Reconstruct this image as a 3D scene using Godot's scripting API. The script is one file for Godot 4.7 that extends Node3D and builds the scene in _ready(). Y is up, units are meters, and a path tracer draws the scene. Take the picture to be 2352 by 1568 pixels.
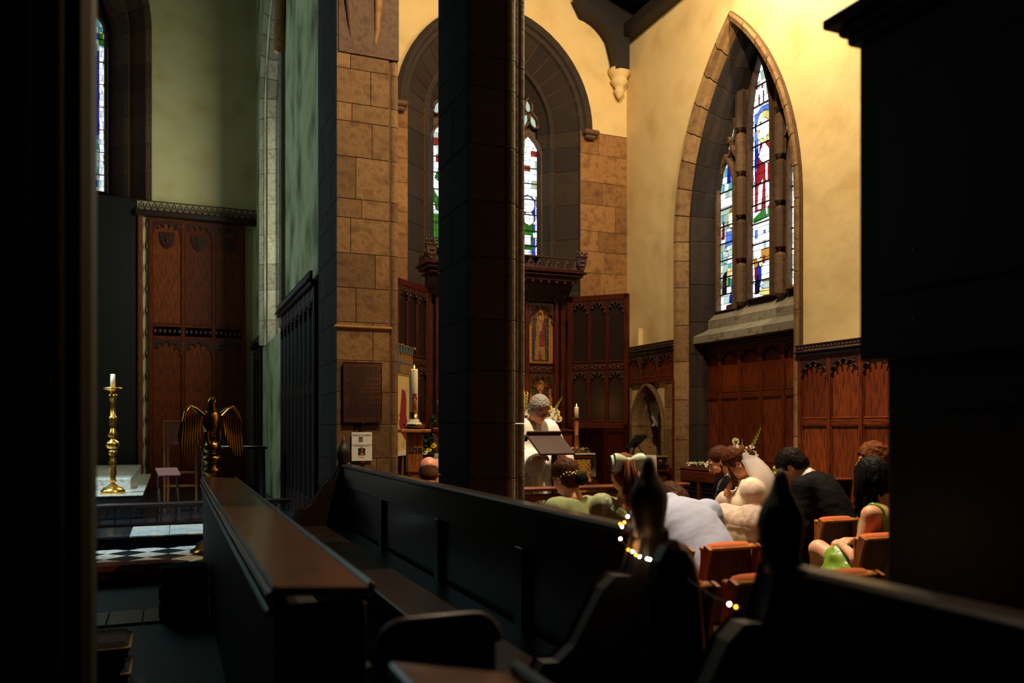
extends Node3D
# A side chapel seen from the choir stalls of a dark church. East is -Z, south is +X, metres, floor of the chapel at y = 0.

const YAW := 0.39217
var M := {}
var TX := {}
var taken := {}
var rng := RandomNumberGenerator.new()
var fn := FastNoiseLite.new()

func _ready():
	rng.seed = 7
	fn.seed = 11
	fn.frequency = 1.0
	fn.fractal_octaves = 3
	# ---------------------------------------------------------------- camera, air, light
	var cam := Camera3D.new()
	cam.name = "camera"
	cam.position = Vector3(0, 1.5, 0)
	cam.rotation.y = -YAW
	var look := CameraAttributesPhysical.new()
	look.frustum_focal_length = 28.0
	look.frustum_focus_distance = 7.8
	look.exposure_aperture = 1.7
	look.frustum_near = 0.05
	look.frustum_far = 120.0
	cam.attributes = look
	cam.projection = Camera3D.PROJECTION_FRUSTUM
	cam.keep_aspect = Camera3D.KEEP_HEIGHT
	cam.near = 0.05
	cam.far = 120.0
	cam.size = 0.05 * 1568.0 / 1900.0
	cam.frustum_offset = Vector2(0, 0.05 * 195.0 / 1900.0)
	add_child(cam)
	cam.current = true
	var air := WorldEnvironment.new()
	air.name = "environment"
	var e := Environment.new()
	var sky := Sky.new()
	var day := ProceduralSkyMaterial.new()
	day.sky_top_color = Color(0.55, 0.7, 0.95)
	day.sky_horizon_color = Color(0.85, 0.9, 1.0)
	sky.sky_material = day
	e.background_mode = Environment.BG_SKY
	e.sky = sky
	e.tonemap_mode = Environment.TONE_MAPPER_LINEAR
	e.tonemap_exposure = 1.0
	e.sdfgi_enabled = true
	e.ssao_enabled = true
	e.ssil_enabled = true
	air.environment = e
	add_child(air)
	# daylight that comes through the stained windows (a panel of light just inside each one)
	day_light("south_window_daylight", Vector3(6.5, 4.5, -8.07), Vector3(-1, 0, 0), Vector2(1.7, 2.6), 0.55, Color(0.8, 0.92, 1.0))
	day_light("chapel_east_window_daylight", Vector3(4.13, 4.9, -10.86), Vector3(0, 0, 1), Vector2(1.7, 2.0), 0.35, Color(0.85, 0.95, 1.0))
	day_light("sanctuary_south_window_daylight", Vector3(2.25, 5.2, -14.55), Vector3(-1, 0, 0), Vector2(1.5, 3.4), 15.0, Color(0.97, 1.0, 0.9))
	day_light("great_east_window_daylight", Vector3(-2.6, 7.0, -17.3), Vector3(0, 0, 1), Vector2(3.0, 6.0), 3.0, Color(0.66, 0.94, 0.96))
	day_light("sanctuary_north_window_daylight", Vector3(-9.5, 6.4, -12.4), Vector3(1, 0, 0), Vector2(2.0, 4.4), 24.0, Color(0.88, 1.0, 1.0))
	textures()
	materials()
	chapel_shell()
	chancel_shell()
	chapel_windows()
	chapel_panelling()
	reredos()
	chapel_furniture()
	flowers()
	choir()
	sanctuary()
	people()
	lamps()

func day_light(called: String, at: Vector3, dir: Vector3, size: Vector2, energy: float, col: Color):
	var l := AreaLight3D.new()
	l.area_size = size
	l.light_energy = energy
	l.light_color = col
	l.shadow_enabled = true
	l.area_range = 40.0
	l.area_attenuation = 2.0
	l.position = at
	l.name = called
	add_child(l, true)
	l.look_at_from_position(at, at + dir, Vector3.UP)

# ------------------------------------------------------------------------------------ helpers
func top_name(called: String) -> String:
	var k: int = taken.get(called, -1) + 1
	taken[called] = k
	return called if k == 0 else "%s_%03d" % [called, k]

func thing(called: String, label: String, category: String, at := Vector3.ZERO, turn := 0.0, group := "") -> Node3D:
	var o := Node3D.new()
	o.name = top_name(called)
	add_child(o)
	o.position = at
	o.rotation.y = turn
	tag(o, label, category, group)
	return o

func tag(o: Node, label: String, category: String, group := ""):
	o.set_meta("label", label)
	o.set_meta("category", category)
	if group:
		o.set_meta("group", group)

func part(called: String, mesh, mat: Material, parent: Node, at := Vector3.ZERO) -> MeshInstance3D:
	var m := MeshInstance3D.new()
	m.name = called
	m.mesh = mesh.done() if mesh is G else mesh
	if mat:
		m.material_override = mat
	parent.add_child(m, true)
	m.position = at
	return m

func solo(called: String, mesh, mat: Material, label: String, category: String, group := "", at := Vector3.ZERO) -> MeshInstance3D:
	var m := part(top_name(called), mesh, mat, self, at)
	tag(m, label, category, group)
	return m

func struct(called: String, mesh, mat: Material, parent: Node = null) -> MeshInstance3D:
	var m := part(called if parent else top_name(called), mesh, mat, parent if parent else self)
	if parent == null:
		m.set_meta("kind", "structure")
	return m

func shell(called: String) -> Node3D:
	var o := Node3D.new()
	o.name = top_name(called)
	o.set_meta("kind", "structure")
	add_child(o)
	return o

func copy(o: Node3D, label: String) -> Node3D:
	var c: Node3D = o.duplicate()
	c.name = top_name(String(o.name))
	add_child(c)
	c.set_meta("label", label)
	return c

# A frame: x along u, y up v, z out of the surface.
func frame(at: Vector3, u: Vector3, v: Vector3) -> Transform3D:
	return Transform3D(Basis(u, v, u.cross(v)), at)

class G:
	var st := SurfaceTool.new()
	var T := Transform3D()
	func _init(t := Transform3D()):
		st.begin(Mesh.PRIMITIVE_TRIANGLES)
		T = t
	func v(p: Vector3):
		st.add_vertex(T * p)
	func tri(a: Vector3, b: Vector3, c: Vector3):
		v(a); v(c); v(b)
	func quad(a: Vector3, b: Vector3, c: Vector3, d: Vector3):
		tri(a, b, c); tri(a, c, d)
	func flat():
		st.set_smooth_group(-1)
	func smooth():
		st.set_smooth_group(0)
	func box(c: Vector3, s: Vector3, bev := 0.0, b := Basis()) -> G:
		flat()
		var h := s * 0.5
		var e: float = minf(bev, minf(h.x, minf(h.y, h.z)) * 0.95)
		var k := [Vector3(0, e, e), Vector3(e, 0, e), Vector3(e, e, 0)]
		for ax in 3:
			var a1: int = (ax + 1) % 3
			var a2: int = (ax + 2) % 3
			for sg in [-1.0, 1.0]:
				var q := []
				for w in [[-1, -1], [1, -1], [1, 1], [-1, 1]]:
					var sv := Vector3.ZERO
					sv[ax] = sg; sv[a1] = w[0]; sv[a2] = w[1]
					q.append(c + b * (sv * (h - k[ax])))
				if sg > 0: quad(q[0], q[1], q[2], q[3])
				else: quad(q[3], q[2], q[1], q[0])
		if e > 0.0:
			for ax in 3:
				var a1: int = (ax + 1) % 3
				var a2: int = (ax + 2) % 3
				for s1 in [-1.0, 1.0]:
					for s2 in [-1.0, 1.0]:
						var p := []
						for w in [[-1, a1], [1, a1], [1, a2], [-1, a2]]:
							var sv := Vector3.ZERO
							sv[ax] = w[0]; sv[a1] = s1; sv[a2] = s2
							p.append(c + b * (sv * (h - k[w[1]])))
						if s1 * s2 > 0: quad(p[3], p[2], p[1], p[0])
						else: quad(p[0], p[1], p[2], p[3])
			for sx in [-1.0, 1.0]:
				for sy in [-1.0, 1.0]:
					for sz in [-1.0, 1.0]:
						var sv := Vector3(sx, sy, sz)
						var p0: Vector3 = c + b * (sv * (h - k[0]))
						var p1: Vector3 = c + b * (sv * (h - k[1]))
						var p2: Vector3 = c + b * (sv * (h - k[2]))
						if sx * sy * sz > 0: tri(p0, p1, p2)
						else: tri(p0, p2, p1)
		return self
	# profile: Vector2(radius, height)
	func lathe(prof: Array, n := 20, at := Vector3.ZERO, b := Basis(), squash := 1.0) -> G:
		smooth()
		for i in prof.size() - 1:
			for j in n:
				var q := []
				for w in [[i, j], [i, j + 1], [i + 1, j + 1], [i + 1, j]]:
					var a: float = TAU * (w[1] % n) / n
					var r: float = prof[w[0]].x
					q.append(at + b * Vector3(sin(a) * r, prof[w[0]].y, cos(a) * r * squash))
				if prof[i].x < 1e-5: tri(q[0], q[2], q[3])
				elif prof[i + 1].x < 1e-5: tri(q[0], q[1], q[3])
				else: quad(q[0], q[1], q[2], q[3])
		return self
	func ball(c: Vector3, r, n := 10) -> G:
		var rr: Vector3 = r if r is Vector3 else Vector3(r, r, r)
		var pr := []
		var m: int = maxi(4, n / 2)
		for i in m + 1:
			pr.append(Vector2(sin(PI * i / m) if i % m else 0.0, -cos(PI * i / m)))
		return lathe(pr, n, c, Basis.from_scale(rr))
	# rad: one number or one per point; flatten squashes the second axis
	func tube(pts: Array, rad, n := 8, flatten := 1.0, up := Vector3.UP, caps := true) -> G:
		smooth()
		var rings := []
		for i in pts.size():
			var d: Vector3 = (pts[mini(i + 1, pts.size() - 1)] - pts[maxi(i - 1, 0)]).normalized()
			var u: Vector3 = d.cross(up)
			if u.length() < 1e-3: u = d.cross(Vector3(1, 0.1, 0.2))
			u = u.normalized()
			var w: Vector3 = u.cross(d).normalized()
			var r: float = rad[i] if rad is Array else rad
			var ring := []
			for j in n:
				var a: float = TAU * j / n
				ring.append(pts[i] + u * cos(a) * r + w * sin(a) * r * flatten)
			rings.append(ring)
		for i in pts.size() - 1:
			for j in n:
				quad(rings[i][j], rings[i][(j + 1) % n], rings[i + 1][(j + 1) % n], rings[i + 1][j])
		if caps:
			flat()
			for j in range(1, n - 1):
				tri(rings[0][0], rings[0][j + 1], rings[0][j])
				tri(rings[-1][0], rings[-1][j], rings[-1][j + 1])
		return self
	# polygon in the xy plane, thick along z from z0 to z1
	func slab(poly: PackedVector2Array, z0: float, z1: float, bev := 0.0) -> G:
		flat()
		var pl := poly
		if Geometry2D.is_polygon_clockwise(pl):
			pl = pl.duplicate(); pl.reverse()
		var front := pl
		if bev > 0.0:
			var o := Geometry2D.offset_polygon(pl, -bev)
			if o.size() == 1 and o[0].size() > 2:
				front = o[0]
				if Geometry2D.is_polygon_clockwise(front): front.reverse()
		var ix := Geometry2D.triangulate_polygon(front)
		for i in range(0, ix.size(), 3):
			var a := front[ix[i]]; var b := front[ix[i + 1]]; var c := front[ix[i + 2]]
			tri(Vector3(a.x, a.y, z1), Vector3(b.x, b.y, z1), Vector3(c.x, c.y, z1))
		ix = Geometry2D.triangulate_polygon(pl)
		for i in range(0, ix.size(), 3):
			var a := pl[ix[i]]; var b := pl[ix[i + 1]]; var c := pl[ix[i + 2]]
			tri(Vector3(a.x, a.y, z0), Vector3(c.x, c.y, z0), Vector3(b.x, b.y, z0))
		var zb := z1
		if front.size() == pl.size() and bev > 0.0:
			# match the bevelled ring to the outer one by nearest start
			var s := 0
			var best := 1e9
			for k in front.size():
				var dd := front[k].distance_to(pl[0])
				if dd < best: best = dd; s = k
			zb = z1 - bev
			for i in pl.size():
				var j := (i + 1) % pl.size()
				var a := front[(i + s) % pl.size()]; var b := front[(j + s) % pl.size()]
				quad(Vector3(pl[i].x, pl[i].y, zb), Vector3(pl[j].x, pl[j].y, zb), Vector3(b.x, b.y, z1), Vector3(a.x, a.y, z1))
		elif bev > 0.0:
			return _sides(front, z0, z1)
		return _sides(pl, z0, zb)
	func _sides(pl: PackedVector2Array, z0: float, z1: float) -> G:
		for i in pl.size():
			var a := pl[i]; var b := pl[(i + 1) % pl.size()]
			quad(Vector3(a.x, a.y, z0), Vector3(b.x, b.y, z0), Vector3(b.x, b.y, z1), Vector3(a.x, a.y, z1))
		return self
	# surface through rows of points
	func sheet(rows: Array, shut := false) -> G:
		smooth()
		for i in rows.size() - 1:
			var n: int = rows[i].size()
			for j in (n if shut else n - 1):
				quad(rows[i][j], rows[i][(j + 1) % n], rows[i + 1][(j + 1) % n], rows[i + 1][j])
		return self
	# bar along a to b with a rectangular section
	func bar(a: Vector3, b: Vector3, w: float, h: float, bev := 0.0, up := Vector3.UP) -> G:
		var d := (b - a).normalized()
		var u := d.cross(up)
		if u.length() < 1e-3: u = d.cross(Vector3(0, 0, 1))
		u = u.normalized()
		return box((a + b) * 0.5, Vector3(w, h, a.distance_to(b)), bev, Basis(u, u.cross(d) * -1.0, -d))
	func done() -> ArrayMesh:
		st.generate_normals()
		return st.commit()

func noise_tex(called: String, freq: float, oct: int, cols: Array, kind := FastNoiseLite.TYPE_SIMPLEX_SMOOTH, normal := false, strength := 4.0, size := 512):
	var n := FastNoiseLite.new()
	n.noise_type = kind
	n.seed = called.hash() % 1000
	n.frequency = freq
	n.fractal_octaves = oct
	n.fractal_type = FastNoiseLite.FRACTAL_FBM
	var t := NoiseTexture2D.new()
	t.width = size; t.height = size
	t.seamless = true
	t.noise = n
	if normal:
		t.as_normal_map = true
		t.bump_strength = strength
	else:
		var g := Gradient.new()
		g.offsets = PackedFloat32Array(); g.colors = PackedColorArray()
		var of := PackedFloat32Array(); var cc := PackedColorArray()
		for k in cols.size():
			of.append(float(k) / (cols.size() - 1)); cc.append(cols[k])
		g.offsets = of; g.colors = cc
		t.color_ramp = g
	TX[called] = t

func textures():
	var k := func(v): return Color(v, v, v)
	noise_tex("grain", 0.02, 5, [k.call(0.45), k.call(0.75), k.call(1.0), k.call(0.7)])
	noise_tex("figure", 0.008, 4, [k.call(0.6), k.call(0.95), k.call(0.8), k.call(1.0)])
	noise_tex("mottle", 0.012, 6, [Color(0.66, 0.6, 0.54), Color(0.88, 0.84, 0.78), Color(1, 1, 1), Color(0.8, 0.72, 0.6)])
	noise_tex("plaster", 0.006, 6, [Color(0.9, 0.87, 0.8), Color(0.98, 0.97, 0.95), Color(1, 1, 1), Color(0.96, 0.94, 0.9)])
	noise_tex("damp", 0.006, 5, [Color(0.42, 0.4, 0.3), Color(0.8, 0.82, 0.74), Color(1, 1, 1), Color(0.85, 0.85, 0.72)])
	noise_tex("strand", 0.03, 4, [k.call(0.35), k.call(0.7), k.call(1.0), k.call(0.55)])
	noise_tex("weave", 0.05, 3, [k.call(0.82), k.call(1.0)])
	noise_tex("rough_n", 0.03, 5, [], FastNoiseLite.TYPE_SIMPLEX_SMOOTH, true, 6.0)
	noise_tex("lumps_n", 0.008, 4, [], FastNoiseLite.TYPE_SIMPLEX_SMOOTH, true, 14.0)
	noise_tex("grain_n", 0.02, 4, [], FastNoiseLite.TYPE_SIMPLEX_SMOOTH, true, 3.0)

# o: t texture, s triplanar scale, n normal texture, ns its strength, metal, back, em (emission energy), a (alpha), coat, sheen
func mat(key: String, col: Color, rough: float, o := {}) -> StandardMaterial3D:
	var m := StandardMaterial3D.new()
	m.resource_name = key
	m.albedo_color = col
	m.roughness = rough
	m.metallic = o.get("metal", 0.0)
	m.metallic_specular = o.get("spec", 0.5)
	if o.has("t") or o.has("n"):
		m.uv1_triplanar = true
		m.uv1_world_triplanar = o.get("world", false)
		var s = o.get("s", 1.0)
		m.uv1_scale = s if s is Vector3 else Vector3(s, s, s)
		m.uv1_triplanar_sharpness = 4.0
	if o.has("t"):
		m.albedo_texture = TX[o.t]
	if o.has("n"):
		m.normal_enabled = true
		m.normal_texture = TX[o.n]
		m.normal_scale = o.get("ns", 1.0)
	if o.has("em"):
		m.emission_enabled = true
		m.emission = o.get("ec", col)
		m.emission_energy_multiplier = o.em
	if o.has("a"):
		m.transparency = BaseMaterial3D.TRANSPARENCY_ALPHA
		m.albedo_color.a = o.a
		m.cull_mode = BaseMaterial3D.CULL_DISABLED
	if o.has("back"):
		m.backlight_enabled = true
		m.backlight = o.back
		m.cull_mode = BaseMaterial3D.CULL_DISABLED
	if o.has("coat"):
		m.clearcoat_enabled = true
		m.clearcoat = o.coat
		m.clearcoat_roughness = 0.15
	if o.has("sheen"):
		m.rim_enabled = true
		m.rim = o.sheen
	if o.has("sss"):
		m.subsurf_scatter_enabled = true
		m.subsurf_scatter_strength = o.sss
	M[key] = m
	return m

func materials():
	var up := Vector3(4.0, 0.35, 4.0)
	for k in 3:
		var t: float = [0.0, 0.05, -0.04][k]
		mat("stone%d" % k, Color(0.55 + t, 0.39 + t * 0.9, 0.21 + t * 0.7), 0.85, {"t": "mottle", "s": 0.9, "n": "rough_n", "ns": 0.3})
		mat("dark_stone%d" % k, Color(0.34 + t, 0.245 + t * 0.9, 0.15 + t * 0.7), 0.8, {"t": "mottle", "s": 1.1, "n": "rough_n", "ns": 0.3})
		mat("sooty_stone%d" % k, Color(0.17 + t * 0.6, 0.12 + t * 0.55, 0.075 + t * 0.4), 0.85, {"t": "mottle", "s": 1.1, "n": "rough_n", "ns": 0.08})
		mat("pier_stone%d" % k, Color(0.45 + t, 0.33 + t * 0.9, 0.18 + t * 0.7), 0.85, {"t": "mottle", "s": 0.9, "n": "rough_n", "ns": 0.3})
		mat("jamb_stone%d" % k, Color(0.56 + t, 0.43 + t, 0.26 + t * 0.8), 0.8, {"t": "mottle", "s": 1.0, "n": "rough_n", "ns": 0.3})
		mat("grey_stone%d" % k, Color(0.52 + t, 0.5 + t, 0.44 + t), 0.75, {"t": "mottle", "s": 1.3, "n": "rough_n", "ns": 0.25})
		mat("oak%d" % k, Color(0.46 + t * 0.9, 0.2 + t * 0.6, 0.068 + t * 0.35), 0.42, {"spec": 0.35, "t": "grain", "s": up, "n": "grain_n", "ns": 0.35})
	mat("soot_stone", Color(0.2, 0.17, 0.13), 0.9, {"t": "mottle", "s": 0.8})
	mat("mortar", Color(0.36, 0.27, 0.16), 0.95, {"t": "mottle", "s": 2.0})
	mat("plaster", Color(0.87, 0.76, 0.53), 0.9, {"t": "plaster", "s": 0.35, "n": "lumps_n", "ns": 0.14})
	mat("damp_plaster", Color(0.74, 0.75, 0.6), 0.85, {"t": "damp", "s": Vector3(0.3, 0.22, 0.3), "n": "lumps_n", "ns": 0.12})
	mat("oak_frame", Color(0.43, 0.18, 0.06), 0.4, {"spec": 0.35, "t": "grain", "s": up, "n": "grain_n", "ns": 0.3})
	mat("oak_dark", Color(0.31, 0.11, 0.045), 0.4, {"spec": 0.35, "t": "grain", "s": up, "n": "grain_n", "ns": 0.3})
	mat("oak_rail", Color(0.43, 0.18, 0.06), 0.4, {"spec": 0.35, "t": "grain", "s": Vector3(0.35, 4, 0.35), "n": "grain_n", "ns": 0.3})
	mat("oak_carved", Color(0.27, 0.13, 0.07), 0.38, {"t": "grain", "s": 5.0})
	mat("dark_oak", Color(0.17, 0.075, 0.045), 0.45, {"t": "grain", "s": up})
	mat("wing_oak", Color(0.12, 0.05, 0.032), 0.42, {"t": "grain", "s": up})
	mat("roof_oak", Color(0.09, 0.05, 0.03), 0.6, {"t": "grain", "s": 2.0})
	mat("pew_oak", Color(0.17, 0.085, 0.04), 0.36, {"t": "figure", "s": Vector3(3, 3, 0.5), "n": "grain_n", "ns": 0.2, "coat": 0.15})
	mat("desk_oak", Color(0.33, 0.17, 0.07), 0.3, {"t": "figure", "s": Vector3(3, 3, 0.6), "n": "grain_n", "ns": 0.25, "coat": 0.35})
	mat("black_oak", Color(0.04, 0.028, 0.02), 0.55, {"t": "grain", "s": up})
	mat("pale_oak", Color(0.78, 0.5, 0.2), 0.4, {"t": "grain", "s": Vector3(2, 2, 2)})
	mat("light_wood", Color(0.7, 0.4, 0.15), 0.45, {"t": "grain", "s": up})
	mat("red_ply", Color(0.34, 0.055, 0.025), 0.5, {"t": "grain", "s": up})
	mat("orange_cloth", Color(0.82, 0.38, 0.17), 0.85, {"t": "weave", "s": 8.0, "sheen": 0.4})
	mat("lead", Color(0.02, 0.02, 0.02), 0.6)
	mat("iron", Color(0.03, 0.03, 0.03), 0.5, {"metal": 0.5})
	mat("black", Color(0.015, 0.015, 0.015), 0.7)
	mat("gold_paint", Color(0.75, 0.5, 0.14), 0.5, {"metal": 0.3})
	mat("gold", Color(0.95, 0.72, 0.32), 0.28, {"metal": 1.0})
	mat("brass", Color(0.6, 0.45, 0.16), 0.22, {"metal": 1.0})
	mat("linen", Color(0.88, 0.84, 0.76), 0.9, {"t": "weave", "s": 6.0})
	mat("paper", Color(0.92, 0.9, 0.85), 0.9)
	mat("wax", Color(0.95, 0.88, 0.7), 0.5, {"sss": 0.3})
	mat("flame", Color(1, 0.8, 0.45), 0.5, {"em": 6.0, "ec": Color(1.0, 0.72, 0.35)})

# ---- pointed arch: half span a, arc radius R (R >= a), springing at height s, centred on x = 0, inset by o
func arch(a: float, s: float, R: float, n := 12, o := 0.0, base := 0.0) -> PackedVector2Array:
	var p := PackedVector2Array()
	if base < s: p.append(Vector2(-a + o, base))
	var r := R - o
	var cx := R - a
	var top := acos(clampf(cx / r, -1, 1))
	for i in n + 1:
		var t := top * i / n
		p.append(Vector2(cx - r * cos(t), s + r * sin(t)))
	for i in range(n - 1, -1, -1):
		var t := top * i / n
		p.append(Vector2(-cx + r * cos(t), s + r * sin(t)))
	if base < s: p.append(Vector2(a - o, base))
	return p

# moulded stone frame round an arch, cut into blocks: prof is a list of Vector2(inset, depth); T maps (x, y, out) to the world
func moulded(parent: Node, T: Transform3D, a: float, s: float, R: float, base: float, prof: Array, jamb_h: float, n_arc: int, kind: String, seed_: int, sides := [true, true]):
	var r := RandomNumberGenerator.new()
	r.seed = seed_
	var lines := []   # for every block a list of paths, one per profile point
	var at := func(pt: Vector2, side: float, t: float) -> Vector3:
		# t < 0: down the jamb by -t metres; 0..1 along the arc
		var o := pt.x
		var rr := R - o
		var cx := R - a
		if t < 0: return Vector3(side * (a - o), s + t, pt.y)
		var top := acos(clampf(cx / rr, -1, 1))
		var q := top * t
		return Vector3(side * (-cx + rr * cos(q)), s + rr * sin(q), pt.y)
	for si in 2:
		if not sides[si]: continue
		var side: float = [-1.0, 1.0][si]
		var spans := []
		var y := base - s
		while y < -0.001:
			var y1 := minf(y + jamb_h * r.randf_range(0.8, 1.25), 0.0)
			if y1 > -0.12: y1 = 0.0
			spans.append([y, y1, 1]); y = y1
		for i in n_arc:
			spans.append([float(i) / n_arc, float(i + 1) / n_arc, 3])
		var full := G.new(T)
		full.smooth()
		for sp in spans:
			var gap: float = 0.004 if sp[0] < 0 else 0.003
			var g := G.new(T)
			var rows := []
			for k in sp[2] + 1:
				var t: float = lerpf(sp[0] + gap, sp[1] - gap, float(k) / sp[2])
				if sp[0] < 0: t = minf(t, -1e-6)
				var row := []
				for pt in prof: row.append(at.call(pt, side, t))
				rows.append(row)
			g.flat()
			for i in rows.size() - 1:
				for j in prof.size() - 1:
					if side > 0: g.quad(rows[i][j], rows[i + 1][j], rows[i + 1][j + 1], rows[i][j + 1])
					else: g.quad(rows[i][j + 1], rows[i + 1][j + 1], rows[i + 1][j], rows[i][j])
			part("stone_block", g, M[kind + str(r.randi() % 3)], parent)
		var prev := []
		for sp in spans:
			for k in sp[2] + 1:
				var t: float = lerpf(sp[0], sp[1], float(k) / sp[2])
				if sp[0] < 0: t = minf(t, -1e-6)
				var row := []
				for pt in prof: row.append(at.call(pt + Vector2(-0.006, -0.006), side, t))
				if prev.size():
					for j in prof.size() - 1: full.quad(prev[j], row[j], row[j + 1], prev[j + 1])
				prev = row
		part("mortar", full, M.mortar, parent)

# coursed stone: blocks on a rectangle of T's xy plane, w by h, courses given as heights
func ashlar(parent: Node, T: Transform3D, w: float, courses: Array, kind: String, seed_: int, long := 0.55, proud := 0.02, y0 := 0.0):
	var r := RandomNumberGenerator.new()
	r.seed = seed_
	var y := y0
	for ci in courses.size():
		var h: float = courses[ci]
		var x := 0.0
		var first := true
		while x < w - 0.001:
			var l := long * r.randf_range(0.75, 1.3)
			if first and ci % 2 == 1: l *= 0.55
			if w - x - l < long * 0.35: l = w - x
			var g := G.new(T)
			g.box(Vector3(x + l * 0.5, y + h * 0.5, 0.0), Vector3(l - 0.004, h - 0.004, proud * 2.0 + r.randf_range(-0.002, 0.002)), 0.004)
			part("stone_block", g, M[kind + str(r.randi() % 3)], parent)
			x += l; first = false
		y += h

# wall in T's xy plane (x from x0 to x1, y from y0 to y1) with pointed openings [centre, a, s, R, base]; thick along -z
func pierced(T: Transform3D, x0: float, x1: float, y0: float, y1: float, holes: Array, th: float) -> G:
	var g := G.new(T)
	g.flat()
	var x := x0
	var rect := func(xa: float, xb: float, ya: float, yb: float):
		if xb - xa > 1e-4 and yb - ya > 1e-4:
			g.box(Vector3((xa + xb) / 2, (ya + yb) / 2, -th / 2), Vector3(xb - xa, yb - ya, th))
	for h in holes:
		var c: float = h[0]
		var a: float = h[1]
		rect.call(x, c - a, y0, y1)
		rect.call(c - a, c + a, y0, h[4])
		var p := arch(a, h[2], h[3], 14, 0.0, h[2])
		for i in p.size() - 1:
			var q := p[i] + Vector2(c, 0)
			var w := p[i + 1] + Vector2(c, 0)
			g.flat()
			for z in [0.0, -th]:
				var k := [Vector3(q.x, q.y, z), Vector3(w.x, w.y, z), Vector3(w.x, y1, z), Vector3(q.x, y1, z)]
				if z == 0.0: g.quad(k[0], k[1], k[2], k[3])
				else: g.quad(k[3], k[2], k[1], k[0])
			g.quad(Vector3(q.x, q.y, -th), Vector3(w.x, w.y, -th), Vector3(w.x, w.y, 0), Vector3(q.x, q.y, 0))
		x = c + a
	rect.call(x, x1, y0, y1)
	return g

# ------------------------------------------------------------------------------------ the chapel's stone and plaster
const EX := Vector3(1, 0, 0)
const EY := Vector3(0, 1, 0)
const EZ := Vector3(0, 0, 1)

func plain_box(a: Vector3, b: Vector3) -> G:
	return G.new().box((a + b) * 0.5, (b - a).abs())

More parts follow.
